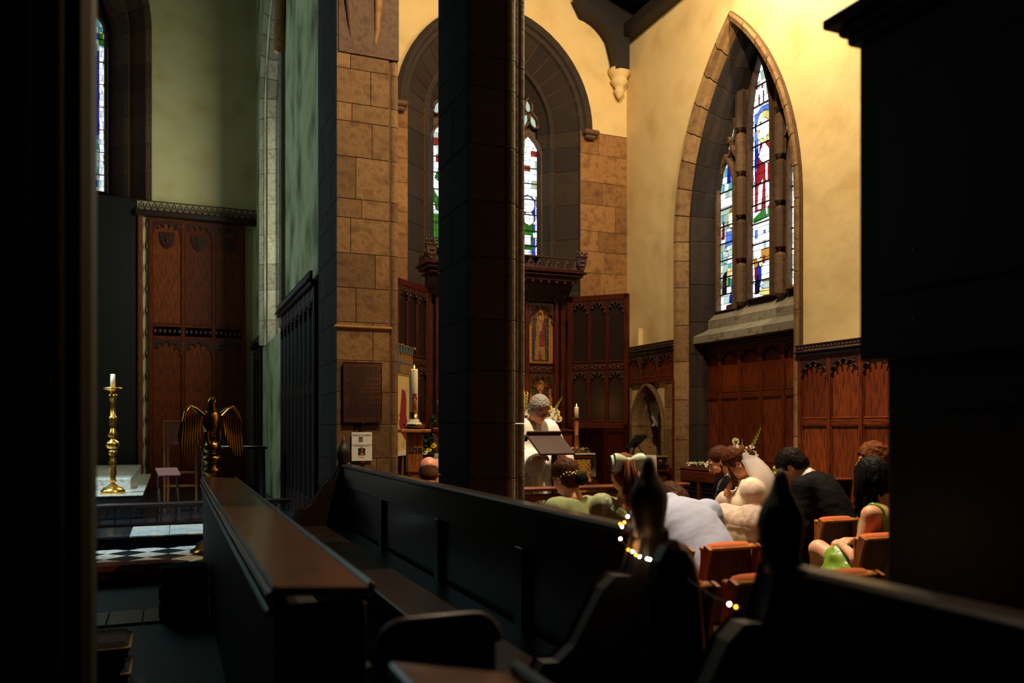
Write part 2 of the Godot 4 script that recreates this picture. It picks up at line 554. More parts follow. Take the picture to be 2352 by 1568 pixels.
func chapel_shell():
	struct("floor_chapel", plain_box(Vector3(1.2, -0.3, -11.4), Vector3(7.3, 0, 4.6)), mat("floor_wood", Color(0.2, 0.13, 0.08), 0.5, {"t": "grain", "s": Vector3(4, 1, 0.4)}))
	# south wall, with the window recess that runs down to the floor
	var ts := frame(Vector3(6.15, 0, 0), EZ, EY)
	var ws := shell("wall_south")
	part("plaster", pierced(ts, -10.5, 4.6, 0, 7.4, [[-9.9, 0.38, 1.5, 0.62, 0.98], [-8.04, 1.14, 3.9, 3.22, 0.0]], 0.5), M.plaster, ws)
	part("backing", plain_box(Vector3(6.68, 0, -10.6), Vector3(7.1, 7.4, -5.5)), M.dark_stone0, ws)
	moulded(ws, ts * Transform3D(Basis(), Vector3(-8.04, 0, 0)), 1.14, 3.9, 3.22, 0.0,
		[Vector2(-0.03, 0.0), Vector2(-0.03, 0.05), Vector2(0.0, 0.065), Vector2(0.05, 0.05), Vector2(0.055, -0.02), Vector2(0.085, -0.05), Vector2(0.1, -0.1)], 0.42, 8, "jamb_stone", 5)
	moulded(ws, ts * Transform3D(Basis(), Vector3(-8.04, 0, 0)), 1.14, 3.9, 3.22, 0.0,
		[Vector2(0.1, -0.1), Vector2(0.135, -0.11), Vector2(0.15, -0.2), Vector2(0.2, -0.25), Vector2(0.2, -0.5)], 0.42, 8, "sooty_stone", 6)
	# plaster repair below the east end: a small sloping buttress of plaster over the dado
	var tri := PackedVector2Array([Vector2(0, 0), Vector2(0.36, 0), Vector2(0.36, 0.28)])
	part("plaster_ledge", G.new(frame(Vector3(6.15, 2.6, -10.42), EZ, EY)).slab(tri, 0.0, 0.07), M.plaster, ws)
	# the sloping sill in two steps
	var sill := G.new(ts)
	for s in [[3.04, 0.5, 2.83, 0.3], [2.83, 0.3, 2.72, 0.24], [2.72, 0.24, 2.6, 0.02], [2.6, 0.02, 2.5, 0.02]]:
		pass
	var edge := [Vector2(-0.52, 3.03), Vector2(-0.33, 2.87), Vector2(-0.33, 2.76), Vector2(-0.14, 2.66), Vector2(-0.14, 2.57), Vector2(-0.52, 2.57)]
	for k in 3:
		var z0: float = -9.1 + k * 0.71
		var sg := G.new(Transform3D(Basis(EX * -1.0, EY, EZ), Vector3(6.15, 0, z0)))
		var pl := PackedVector2Array()
		for q in edge: pl.append(q)
		sg.slab(pl, 0.003, 0.707)
		part("sill_stone", sg, M["grey_stone%d" % (k % 3)], ws)
	# west part of the chapel that closes the room
	struct("wall_west", plain_box(Vector3(-7.2, 0, 4.2), Vector3(7.3, 13, 4.7)), M.soot_stone)
	# east wall
	var te := frame(Vector3(0, 0, -10.5), EX, EY)
	var we := shell("wall_east")
	part("plaster", pierced(te, 1.8, 6.7, 0, 8.8, [[4.13, 1.26, 5.7, 1.36, 0.0]], 0.5), M.plaster, we)
	part("backing", plain_box(Vector3(1.8, 0, -11.4), Vector3(6.9, 8.8, -10.98)), M.dark_stone1, we)
	var cs := []
	var y := 3.0
	var rr := RandomNumberGenerator.new()
	rr.seed = 3
	while y < 5.4:
		var h := rr.randf_range(0.26, 0.4)
		cs.append(minf(h, 5.7 - y)); y += h
	cs.append(5.7 - 3.0 - cs.reduce(func(a, b): return a + b))
	ashlar(we, te * Transform3D(Basis(), Vector3(5.39, 3.0, 0)), 0.76, cs, "stone", 21, 0.5, 0.012)
	ashlar(we, te * Transform3D(Basis(), Vector3(2.24, 3.0, 0)), 0.63, cs, "stone", 22, 0.5, 0.012)
	var tw := te * Transform3D(Basis(), Vector3(4.13, 0, 0))
	moulded(we, tw, 1.26, 5.7, 1.36, 3.0, [Vector2(0.0, 0.005), Vector2(0.02, -0.03), Vector2(0.3, -0.27), Vector2(0.31, -0.24), Vector2(0.36, -0.24), Vector2(0.37, -0.3), Vector2(0.48, -0.42), Vector2(0.48, -0.5)], 0.4, 9, "sooty_stone", 8)
	# hood mould with its label stop
	var hood := G.new(tw)
	hood.flat()
	var rows := []
	var po := [Vector2(-0.17, 0.0), Vector2(-0.17, 0.06), Vector2(-0.12, 0.1), Vector2(-0.07, 0.07), Vector2(-0.05, 0.03), Vector2(0.0, 0.012)]
	for i in 29:
		var row := []
		for q in po:
			var ar := arch(1.26, 5.7, 1.36, 14, q.x, 5.7)
			row.append(Vector3(ar[i].x, ar[i].y, q.y))
		rows.append(row)
	for i in rows.size() - 1:
		for j in po.size() - 1:
			hood.quad(rows[i][j], rows[i + 1][j], rows[i + 1][j + 1], rows[i][j + 1])
	part("hood_mould", hood, M.sooty_stone1, we)
	for sx in [-1.0, 1.0]:
		var stop := G.new(tw)
		stop.box(Vector3(sx * 1.4, 5.67, 0.06), Vector3(0.24, 0.07, 0.14), 0.02)
		stop.box(Vector3(sx * 1.39, 5.61, 0.05), Vector3(0.16, 0.06, 0.1), 0.02)
		part("label_stop", stop, M.dark_stone1, we)
	# chapel roof: a lean-to of boards on rafters
	var roof := shell("ceiling_chapel")
	var a0 := Vector3(6.4, 7.2, 0)
	var sl := Vector3(-1, 0.335, 0).normalized()
	var nrm := Vector3(0.335, 1, 0).normalized()
	var rb := Basis(sl, nrm, sl.cross(nrm))
	part("boards", G.new().box(a0 + sl * 2.6 + nrm * 0.26 + Vector3(0, 0, -3.2), Vector3(5.6, 0.08, 15.8), 0, rb), M.roof_oak, roof)
	for k in 9:
		part("rafter", G.new().box(a0 + sl * 2.6 + nrm * 0.1 + Vector3(0, 0, -10.42 + k * 0.85), Vector3(5.4, 0.24 if k else 0.3, 0.13 if k else 0.2), 0.015, rb), M.roof_oak, roof)
	part("wall_plate", G.new().box(Vector3(6.06, 7.14, -3.2), Vector3(0.2, 0.2, 14.6), 0.02), M.roof_oak, roof)
	part("purlin", G.new().box(a0 + sl * 2.0 + nrm * 0.13 + Vector3(0, 0, -3.2), Vector3(0.16, 0.2, 14.6), 0.02, rb), M.roof_oak, roof)
	# wall post with its curved brace on a stone corbel
	var brace := PackedVector2Array([Vector2(-0.12, 6.58), Vector2(0.1, 6.58), Vector2(0.1, 7.25), Vector2(-0.75, 7.5)])
	for k in 7:
		var t := k / 6.0
		brace.append(Vector2(lerpf(-0.62, -0.12, t), 7.28 - 0.5 * (1.0 - sqrt(1.0 - t * t)) - 0.06 * t))
	part("wall_post", G.new(frame(Vector3(5.97, 0, -10.46), EX, EY)).slab(brace, 0.0, 0.2, 0.012), M.roof_oak, roof)
	var cb := G.new()
	var cp := [Vector2(0.0, 6.2), Vector2(0.035, 6.23), Vector2(0.085, 6.33), Vector2(0.06, 6.35), Vector2(0.075, 6.38), Vector2(0.135, 6.46), Vector2(0.11, 6.48), Vector2(0.12, 6.51), Vector2(0.165, 6.58), Vector2(0.165, 6.63), Vector2(0.0, 6.63)]
	cb.lathe(cp, 8, Vector3(5.98, 0, -10.42), Basis(Vector3.UP, PI / 8))
	solo("roof_corbel", cb, M.plaster, "small moulded stone corbel in the chapel corner under the roof post", "corbel")
	# arcade: far pier, near pillar, and the wall they carry
	var ta := frame(Vector3(1.62, 0, 0), EZ, EY)
	var arc := shell("wall_arcade")
	part("spandrel", pierced(ta, -8.66, 4.2, 5.4, 13.0, [[-7.245, 1.38, 6.5, 1.75, 5.4], [-2.45, 2.6, 5.4, 3.1, 5.4]], 0.64), M.dark_stone0, arc)
	var prof := [Vector2(0.0, 0.0), Vector2(0.04, -0.02), Vector2(0.05, -0.1), Vector2(0.12, -0.14), Vector2(0.13, -0.2), Vector2(0.13, -0.44), Vector2(0.12, -0.5), Vector2(0.05, -0.54), Vector2(0.04, -0.62), Vector2(0.0, -0.64)]
	moulded(arc, ta * Transform3D(Basis(), Vector3(-7.245, 0, 0)), 1.4, 6.5, 1.75, 6.5, prof, 0.4, 7, "stone", 31)
	var pier := shell("wall_pier")
	part("core", plain_box(Vector3(1.63, 0, -10.5), Vector3(2.25, 6.6, -8.66)), M.mortar, pier)
	part("upper_core", plain_box(Vector3(1.63, 6.6, -11.0), Vector3(2.25, 13, -8.64)), M.dark_stone0, pier)
	var ch := [0.42, 0.38, 0.36, 0.36, 0.34, 0.33, 0.4, 0.36, 0.36, 0.37, 0.2, 0.44, 0.37, 0.19, 0.36, 0.33, 0.4, 0.36, 0.4]
	ashlar(pier, frame(Vector3(1.6, 0, -8.66), EX, EY), 0.56, ch, "pier_stone", 41, 0.33, 0.02)
	ashlar(pier, frame(Vector3(1.63, 0, -9.86), EZ, EY), 1.2, ch, "sooty_stone", 42, 0.5, 0.02)
	shaft(pier, Vector3(2.215, 0, -8.7), 0.055, ch, "pier_stone", 43)
	shaft(pier, Vector3(2.265, 0, -8.8), 0.03, ch, "stone", 44)
	for q in [[1.78, -0.11, 0.03, M.dark_stone0], [2.0, 0.06, 0.035, M.stone0]]:
		part("moulding_stop", G.new().tube([Vector3(q[0], 5.38, -8.65), Vector3(q[0] + q[1] * 0.4, 5.7, -8.63), Vector3(q[0] + q[1], 6.6, -8.58)], [0.002, 0.03, 0.07], 6), q[3], pier)
	part("string_course", G.new().box(Vector3(1.88, 2.54, -8.65), Vector3(0.62, 0.035, 0.08), 0.012), M.stone1, pier)
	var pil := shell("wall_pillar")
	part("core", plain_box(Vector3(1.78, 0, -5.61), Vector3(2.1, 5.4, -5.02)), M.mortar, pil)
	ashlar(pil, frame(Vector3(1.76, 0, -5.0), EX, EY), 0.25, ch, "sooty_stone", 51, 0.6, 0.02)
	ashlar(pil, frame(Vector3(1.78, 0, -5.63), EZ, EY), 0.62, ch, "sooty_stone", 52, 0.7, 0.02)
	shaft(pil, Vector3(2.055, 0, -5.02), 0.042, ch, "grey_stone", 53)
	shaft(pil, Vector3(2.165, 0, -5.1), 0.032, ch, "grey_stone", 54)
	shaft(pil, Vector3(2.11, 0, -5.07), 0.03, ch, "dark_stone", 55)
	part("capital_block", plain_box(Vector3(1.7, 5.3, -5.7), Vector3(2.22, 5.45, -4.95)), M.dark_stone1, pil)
	var pil3 := shell("wall_pillar_west")
	part("core", plain_box(Vector3(1.62, 0, 1.7), Vector3(2.26, 5.4, 2.4)), M.dark_stone0, pil3)

func shaft(parent: Node, at: Vector3, r: float, courses: Array, kind: String, seed_: int):
	var q := RandomNumberGenerator.new()
	q.seed = seed_
	var y := 0.0
	for h in courses:
		var g := G.new()
		g.lathe([Vector2(r - 0.003, y + 0.002), Vector2(r, y + 0.005), Vector2(r, y + 0.008), Vector2(r, y + 0.02), Vector2(r, y + h - 0.02), Vector2(r, y + h - 0.008), Vector2(r, y + h - 0.005), Vector2(r - 0.003, y + h - 0.002)], 12, at)
		part("shaft_drum", g, M[kind + str(q.randi() % 3)], parent)
		y += h

# ------------------------------------------------------------------------------------ chancel and sanctuary walls
func chancel_shell():
	mat("pave_dark", Color(0.12, 0.13, 0.15), 0.25, {"t": "mottle", "s": 2.0})
	mat("pave_white", Color(0.8, 0.8, 0.76), 0.25, {"t": "mottle", "s": 2.0})
	struct("floor_choir", plain_box(Vector3(-6.6, -0.3, -9.75), Vector3(1.6, 0.18, 4.3)), M.black_oak)
	struct("floor_sanctuary", plain_box(Vector3(-6.6, -0.3, -17.7), Vector3(1.6, 0.31, -9.75)), M.pave_dark)
	var wn := shell("wall_north")
	part("masonry", pierced(frame(Vector3(-6.6, 0, 0), EZ * -1.0, EY), -4.6, 18.4, 0, 13, [[12.4, 1.2, 7.2, 1.6, 4.0]], 3.0), M.soot_stone, wn)
	part("window_pane", plain_box(Vector3(-9.7, 3.8, -13.8), Vector3(-9.6, 9.2, -11.0)), mat("north_glass", Color(0.3, 0.35, 0.33), 0.2, {"em": 1.0, "ec": Color(0.8, 1.0, 0.9)}), wn)
	struct("ceiling_chancel", plain_box(Vector3(-9.7, 12.6, -18.6), Vector3(2.3, 13, 4.6)), M.roof_oak)
	var te := frame(Vector3(0, 0, -17.6), EX, EY)
	var we := shell("wall_chancel_east")
	part("plaster", pierced(te, -6.6, 1.7, 0, 12.8, [[-2.6, 2.17, 9.2, 2.8, 5.9]], 0.9), mat("plaster_chancel", Color(0.82, 0.77, 0.58), 0.9, {"t": "plaster", "s": 0.3, "n": "lumps_n", "ns": 0.12}), we)
	part("backing", plain_box(Vector3(-5.4, 5.0, -18.8), Vector3(0.2, 12.8, -18.42)), M.dark_stone2, we)
	moulded(we, te * Transform3D(Basis(), Vector3(-2.6, 0, 0)), 2.17, 9.2, 2.8, 5.9, [Vector2(-0.1, 0.0), Vector2(-0.1, 0.03), Vector2(0.0, 0.03), Vector2(0.02, -0.06), Vector2(0.3, -0.3), Vector2(0.32, -0.25), Vector2(0.4, -0.3), Vector2(0.66, -0.66), Vector2(0.68, -0.84)], 0.5, 8, "dark_stone", 61, [false, true])
	var dark := thing("chancel_hanging", "black panelled screen filling the wall below the great east window", "screen")
	for k in 8: part("screen_panel", G.new(te).box(Vector3(-6.2 + k * 0.75, 2.95, 0.06), Vector3(0.73, 5.9, 0.1), 0.02), M.black_oak, dark)
	var ts := frame(Vector3(1.62, 0, 0), EZ, EY)
	var ws := shell("wall_chancel_south")
	part("plaster", pierced(ts, -17.7, -9.86, 0, 12.8, [[-14.5, 1.4, 7.2, 1.9, 3.0]], 0.64), M.damp_plaster, ws)
	part("backing", plain_box(Vector3(2.4, 2.5, -16.4), Vector3(2.8, 10, -12.6)), M.dark_stone0, ws)
	moulded(ws, ts * Transform3D(Basis(), Vector3(-14.5, 0, 0)), 1.4, 7.2, 1.9, 3.0, [Vector2(-0.16, 0.0), Vector2(-0.16, 0.06), Vector2(-0.08, 0.09), Vector2(-0.03, 0.02), Vector2(0.0, -0.02), Vector2(0.06, -0.05), Vector2(0.1, -0.2), Vector2(0.16, -0.22), Vector2(0.3, -0.5), Vector2(0.3, -0.66)], 0.55, 7, "grey_stone", 62)
	# blind arch over the stained plaster
	var rib := G.new(ts)
	var pts := []
	for i in 13:
		var t := i / 12.0 * 1.2
		pts.append(Vector3(-13.0 + 2.6 - 2.6 * cos(t), 7.2 + 2.6 * sin(t) * 1.15, 0.05))
	rib.tube(pts, 0.11, 8, 1.0, Vector3(0, 0, 1))
	part("blind_arch_rib", rib, M.stone0, ws)

# ------------------------------------------------------------------------------------ stained glass
var GLASS := {
	"w": Color(0.93, 0.97, 1.0), "p": Color(0.8, 0.9, 0.86), "b": Color(0.1, 0.2, 0.75), "l": Color(0.38, 0.55, 0.95), "r": Color(0.68, 0.03, 0.06), "k": Color(0.85, 0.25, 0.3),
	"y": Color(0.9, 0.62, 0.1), "c": Color(0.93, 0.88, 0.55), "g": Color(0.16, 0.55, 0.12), "d": Color(0.06, 0.07, 0.2), "t": Color(0.4, 0.8, 0.85), "n": Color(0.25, 0.14, 0.06), "i": Color(0.28, 0.35, 0.9)}
var GLOW := {"w": 2.3, "p": 1.1, "c": 1.3, "t": 0.8, "l": 1.1}

func pane_mat(k: String, v: int, dim: float) -> Material:
	var key := "glass_%s%d_%d" % [k, v, int(dim * 100)]
	if not M.has(key):
		var c: Color = GLASS[k]
		var f: float = [1.0, 0.82, 0.68][v]
		mat(key, Color(c.r * 0.3, c.g * 0.3, c.b * 0.3), 0.15, {"em": GLOW.get(k, 0.75) * f * dim, "ec": c})
	return M[key]

func rect(x: float, y: float, w: float, h: float) -> PackedVector2Array:
	return PackedVector2Array([Vector2(x, y), Vector2(x + w, y), Vector2(x + w, y + h), Vector2(x, y + h)])

func oval(x: float, y: float, rx: float, ry: float, n := 12) -> PackedVector2Array:
	var p := PackedVector2Array()
	for i in n: p.append(Vector2(x + rx * cos(TAU * i / n), y + ry * sin(TAU * i / n)))
	return p

func poly_area(p: PackedVector2Array) -> float:
	var s := 0.0
	for i in p.size():
		s += p[i].cross(p[(i + 1) % p.size()])
	return absf(s) * 0.5

# design: list of [polygon, letter] from front to back; what is left over takes the letters of ground
func stained(parent: Node, T: Transform3D, outline: PackedVector2Array, design: Array, ground: String, cw: float, ch: float, seed_: int, dim := 1.0, most := 120):
	var r := RandomNumberGenerator.new()
	r.seed = seed_
	var box := Rect2(outline[0], Vector2.ZERO)
	for q in outline: box = box.expand(q)
	var pieces := []
	var y := box.position.y
	while y < box.end.y - 0.001:
		var h := ch * r.randf_range(0.8, 1.2)
		if box.end.y - y - h < ch * 0.4: h = box.end.y - y
		var x := box.position.x
		var s0 := r.randf_range(-0.2, 0.2)
		while x < box.end.x - 0.001:
			var w := cw * r.randf_range(0.6, 1.35)
			if box.end.x - x - w < cw * 0.45: w = box.end.x - x
			var sk := s0 * h * r.randf_range(0.2, 1.0)
			var e: bool = x + w >= box.end.x - 0.001
			var b: bool = x <= box.position.x + 0.001
			var cell := PackedVector2Array([Vector2(x + (0.0 if b else -sk), y), Vector2(x + w + (0.0 if e else -sk), y), Vector2(x + w + (0.0 if e else sk), y + h), Vector2(x + (0.0 if b else sk), y + h)])
			var rest: Array = Geometry2D.intersect_polygons(cell, outline)
			for dz in design:
				var next := []
				for q in rest:
					var hit := Geometry2D.intersect_polygons(q, dz[0])
					if hit.is_empty():
						next.append(q); continue
					for z in hit: pieces.append([z, dz[1][r.randi() % dz[1].length()]])
					for z in Geometry2D.clip_polygons(q, dz[0]): next.append(z)
				rest = next
			for q in rest: pieces.append([q, ground[r.randi() % ground.length()]])
			x += w
		y += h
	var done := []
	for pc in pieces:
		if poly_area(pc[0]) < 0.0002: continue
		for o in Geometry2D.offset_polygon(pc[0], -0.0045):
			if poly_area(o) > 0.00012: done.append([o, pc[1], poly_area(o)])
	done.sort_custom(func(a, b): return a[2] > b[2])
	var small := {}
	for k in done.size():
		var m := pane_mat(done[k][1], r.randi() % 3, dim)
		if k < most:
			part("pane", G.new(T).slab(done[k][0], 0.004, 0.012), m, parent)
		else:
			if not small.has(m): small[m] = G.new(T)
			small[m].slab(done[k][0], 0.004, 0.012)
	if small.size():
		var mesh := ArrayMesh.new()
		var mi := part("small_panes", mesh, null, parent)
		for m in small:
			small[m].st.generate_normals()
			small[m].st.commit(mesh)
			mesh.surface_set_material(mesh.get_surface_count() - 1, m)
		mi.set_meta("kind", "stuff")
	part("lead_sheet", G.new(T).slab(outline, -0.01, 0.003), M.lead, parent)

func ring(parent: Node, called: String, T: Transform3D, pl: PackedVector2Array, w: float, z0: float, z1: float, m: Material, shut := true):
	var g := G.new(T)
	g.flat()
	var n := pl.size()
	var out := []
	for i in n:
		var a := pl[(i + n - 1) % n] if shut or i > 0 else pl[i]
		var b := pl[(i + 1) % n] if shut or i < n - 1 else pl[i]
		var d := (b - a).normalized()
		out.append(pl[i] + Vector2(d.y, -d.x) * w)
	for i in (n if shut else n - 1):
		var j := (i + 1) % n
		var c: Vector2 = (pl[i] * 0.65 + out[i] * 0.35)
		var e: Vector2 = (pl[j] * 0.65 + out[j] * 0.35)
		g.quad(Vector3(pl[i].x, pl[i].y, z0), Vector3(pl[j].x, pl[j].y, z0), Vector3(e.x, e.y, z1), Vector3(c.x, c.y, z1))
		g.quad(Vector3(c.x, c.y, z1), Vector3(e.x, e.y, z1), Vector3(out[j].x, out[j].y, z1), Vector3(out[i].x, out[i].y, z1))
		g.quad(Vector3(out[i].x, out[i].y, z1), Vector3(out[j].x, out[j].y, z1), Vector3(out[j].x, out[j].y, z0), Vector3(out[i].x, out[i].y, z0))
	part(called, g, m, parent)

func bars(parent: Node, T: Transform3D, x0: float, x1: float, ys: Array):
	for y in ys:
		part("saddle_bar", G.new(T).box(Vector3((x0 + x1) / 2, y, 0.022), Vector3(x1 - x0, 0.016, 0.014)), M.iron, parent)

func shift(p: PackedVector2Array, d: Vector2) -> PackedVector2Array:
	var q := PackedVector2Array()
	for v in p: q.append(v + d)
	return q

func drop(x: float, y: float, l: float, w: float, ang: float) -> PackedVector2Array:
	var p := PackedVector2Array()
	for i in 12:
		var t := TAU * i / 12.0
		var q := Vector2(w * sin(t) * (0.75 + 0.25 * cos(t)), l * (1.0 - cos(t)) * 0.5)
		p.append(Vector2(x, y) + q.rotated(ang))
	if Geometry2D.is_polygon_clockwise(p): p.reverse()
	return p

func chapel_windows():
	# ---- south window: three lights
	var T := frame(Vector3(6.64, 0, 0), EZ, EY)
	var W := shell("window_1")
	part("backing_plate", G.new(T).slab(shift(arch(0.95, 4.0, 2.75, 10, 0.0, 3.0), Vector2(-8.07, 0)), -0.03, -0.012), M.dark_stone2, W)
	var cx := -8.075
	var mid := shift(arch(0.245, 5.15, 1.85, 8, 0.0, 3.05), Vector2(cx, 0))
	var L := func(x, y, w, h): return rect(cx - 0.245 + x * 0.49, y, w * 0.49, h)
	var O := func(x, y, rx, ry): return oval(cx - 0.245 + x * 0.49, y, rx * 0.49, ry)
	var P := func(a):
		var p := PackedVector2Array()
		for q in a: p.append(Vector2(cx - 0.245 + q[0] * 0.49, q[1]))
		return p
	var dm := [
		[O.call(0.52, 5.1, 0.17, 0.13), "w"], [O.call(0.52, 5.12, 0.3, 0.2), "wc"],
		[P.call([[0.3, 4.78], [0.5, 4.95], [0.75, 4.8], [0.68, 4.66], [0.45, 4.7]]), "w"],
		[P.call([[0.58, 4.05], [0.64, 4.05], [0.64, 4.7], [0.56, 4.7]]), "w"],
		[P.call([[0.3, 4.42], [0.48, 4.5], [0.4, 4.12], [0.27, 4.15]]), "w"], [P.call([[0.62, 4.45], [0.78, 4.4], [0.74, 4.2], [0.62, 4.12]]), "w"],
		[P.call([[0.16, 4.12], [0.88, 4.12], [0.82, 4.6], [0.7, 4.92], [0.36, 4.92], [0.22, 4.6]]), "rrk"],
		[P.call([[0.12, 3.99], [1.0, 4.03], [1.0, 4.2], [0.6, 4.16], [0.12, 4.05]]), "g"],
		[O.call(0.5, 5.28, 0.28, 0.1), "l"], [L.call(0.16, 4.6, 0.14, 0.72), "lb"], [L.call(0.8, 4.12, 0.2, 1.2), "lb"], [L.call(0.16, 4.12, 0.09, 0.5), "b"],
		[L.call(0.16, 3.8, 0.12, 0.1), "l"], [L.call(0.85, 3.8, 0.13, 0.12), "l"], [L.call(0.48, 3.83, 0.1, 0.04), "l"],
		[O.call(0.2, 3.5, 0.08, 0.06), "cy"], [O.call(0.38, 3.5, 0.07, 0.06), "wc"], [O.call(0.5, 3.52, 0.06, 0.05), "r"], [O.call(0.78, 3.52, 0.09, 0.08), "c"],
		[L.call(0.4, 3.5, 0.6, 0.14), "y"], [L.call(0.15, 3.3, 0.09, 0.2), "r"],
		[P.call([[0.15, 3.12], [0.32, 3.12], [0.42, 3.3], [0.42, 3.5], [0.22, 3.5]]), "db"],
		[L.call(0.42, 3.28, 0.42, 0.2), "w"], [P.call([[0.84, 3.26], [1.0, 3.26], [1.0, 3.5], [0.9, 3.48]]), "gr"], [L.call(0.44, 3.25, 0.4, 0.04), "y"],
		[O.call(0.7, 3.2, 0.34, 0.04), "p"], [O.call(0.7, 3.13, 0.4, 0.05), "c"], [L.call(0.0, 3.0, 0.11, 2.6), "wp"],
		[L.call(0.3, 5.42, 0.05, 0.12), "r"], [L.call(0.47, 5.42, 0.05, 0.14), "r"], [L.call(0.75, 5.42, 0.05, 0.12), "r"], [L.call(0.2, 5.62, 0.07, 0.1), "r"], [L.call(0.42, 5.6, 0.06, 0.06), "k"], [L.call(0.76, 5.72, 0.09, 0.12), "r"], [L.call(0.3, 5.8, 0.05, 0.14), "r"], [L.call(0.62, 5.86, 0.05, 0.12), "k"]]
	stained(W, T, mid, dm, "wwwwp", 0.085, 0.1, 71, 1.0, 130)
	bars(W, T, cx - 0.245, cx + 0.245, [3.27, 3.5, 3.72, 3.97, 4.2, 4.44, 4.68, 4.92, 5.16, 5.4, 5.64])
	var lx := -8.75
	var lf := shift(arch(0.21, 4.5, 0.7, 6, 0.0, 2.98), Vector2(lx, 0))
	var Q := func(a):
		var p := PackedVector2Array()
		for q in a: p.append(Vector2(lx - 0.21 + q[0] * 0.42, q[1]))
		return p
	var dl := [
		[oval(lx + 0.07, 4.13, 0.06, 0.1), "w"], [oval(lx + 0.07, 4.15, 0.09, 0.14), "yc"], [Q.call([[0.16, 3.92], [0.3, 3.92], [0.28, 4.15], [0.2, 4.15]]), "r"], [Q.call([[0.8, 3.9], [0.95, 3.9], [0.95, 4.1], [0.85, 4.12]]), "r"],
		[Q.call([[0.3, 3.8], [0.8, 3.84], [0.74, 4.0], [0.36, 4.0]]), "l"], [oval(lx - 0.06, 3.68, 0.06, 0.08), "pc"], [oval(lx + 0.0, 3.47, 0.05, 0.07), "cw"],
		[Q.call([[0.62, 3.25], [1.0, 3.2], [1.0, 3.7], [0.85, 3.75], [0.7, 3.6]]), "bbl"], [Q.call([[0.42, 3.3], [0.58, 3.32], [0.58, 3.44], [0.45, 3.42]]), "g"],
		[Q.call([[0.5, 3.08], [0.95, 3.1], [0.95, 3.26], [0.6, 3.24]]), "bl"], [Q.call([[0.16, 3.2], [0.4, 3.2], [0.4, 3.5], [0.2, 3.46]]), "nd"], [Q.call([[0.3, 2.98], [0.9, 3.0], [0.9, 3.06], [0.4, 3.06]]), "nb"],
		[Q.call([[0.4, 4.62], [0.6, 4.62], [0.58, 4.9], [0.45, 4.9]]), "b"], [Q.call([[0.0, 4.6], [0.14, 4.6], [0.14, 4.74], [0.0, 4.74]]), "l"], [Q.call([[0.0, 2.98], [0.13, 2.98], [0.13, 4.4], [0.0, 4.4]]), "p"]]
	stained(W, T, lf, dl, "ppwwt", 0.085, 0.095, 72, 0.85, 90)
	bars(W, T, lx - 0.21, lx + 0.21, [3.2, 3.42, 3.64, 3.86, 4.08, 4.3, 4.52])
	var rx := -7.41
	var rt := shift(arch(0.21, 4.5, 0.7, 6, 0.0, 3.08), Vector2(rx, 0))
	stained(W, T, rt, [[rect(rx - 0.1, 4.05, 0.1, 0.3), "r"], [rect(rx + 0.08, 4.1, 0.1, 0.15), "kr"], [rect(rx - 0.1, 3.6, 0.05, 0.2), "r"], [rect(rx - 0.21, 3.08, 0.42, 0.05), "y"], [rect(rx - 0.15, 4.6, 0.25, 0.2), "lb"]], "wwwp", 0.11, 0.12, 73, 1.0, 60)
	bars(W, T, rx - 0.21, rx + 0.21, [3.3, 3.54, 3.78, 4.02, 4.26, 4.5])
	var eyes := []
	for sx in [-1.0, 1.0]:
		eyes.append(drop(cx + sx * 0.55, 5.14, 0.3, 0.075, sx * -0.1)); eyes.append(drop(cx + sx * 0.6, 5.1, 0.27, 0.07, sx * -2.5 * 1.0)); eyes.append(drop(cx + sx * 0.5, 5.1, 0.28, 0.08, sx * 2.6)); eyes.append(drop(cx + sx * 0.4, 5.45, 0.24, 0.06, 0.2 * sx))
	for k in eyes.size():
		stained(W, T, eyes[k], [], "wppkr" if k % 4 < 3 else "p", 0.07, 0.09, 80 + k, 0.8, 8)
		ring(W, "tracery_bar", T, eyes[k], 0.035, -0.01, 0.07, M.dark_stone1)
	for o in [[mid, 0.05, 0.09], [lf, 0.05, 0.08], [rt, 0.05, 0.08]]:
		ring(W, "light_frame", T, o[0], o[1], -0.01, o[2], M["dark_stone%d" % (rng.randi() % 3)])
	for x in [cx - 0.36, cx + 0.36]:
		for k in 5:
			part("mullion", G.new(T).box(Vector3(x, 3.0 + (k + 0.5) * 0.54, 0.06), Vector3(0.13, 0.534, 0.15), 0.045), M["dark_stone%d" % ((k + 1) % 3)], W)
	# ---- chapel east window: the outer lights are what shows either side of the pillar
	var E := frame(Vector3(0, 0, -10.95), EX, EY)
	var V := shell("window_2")
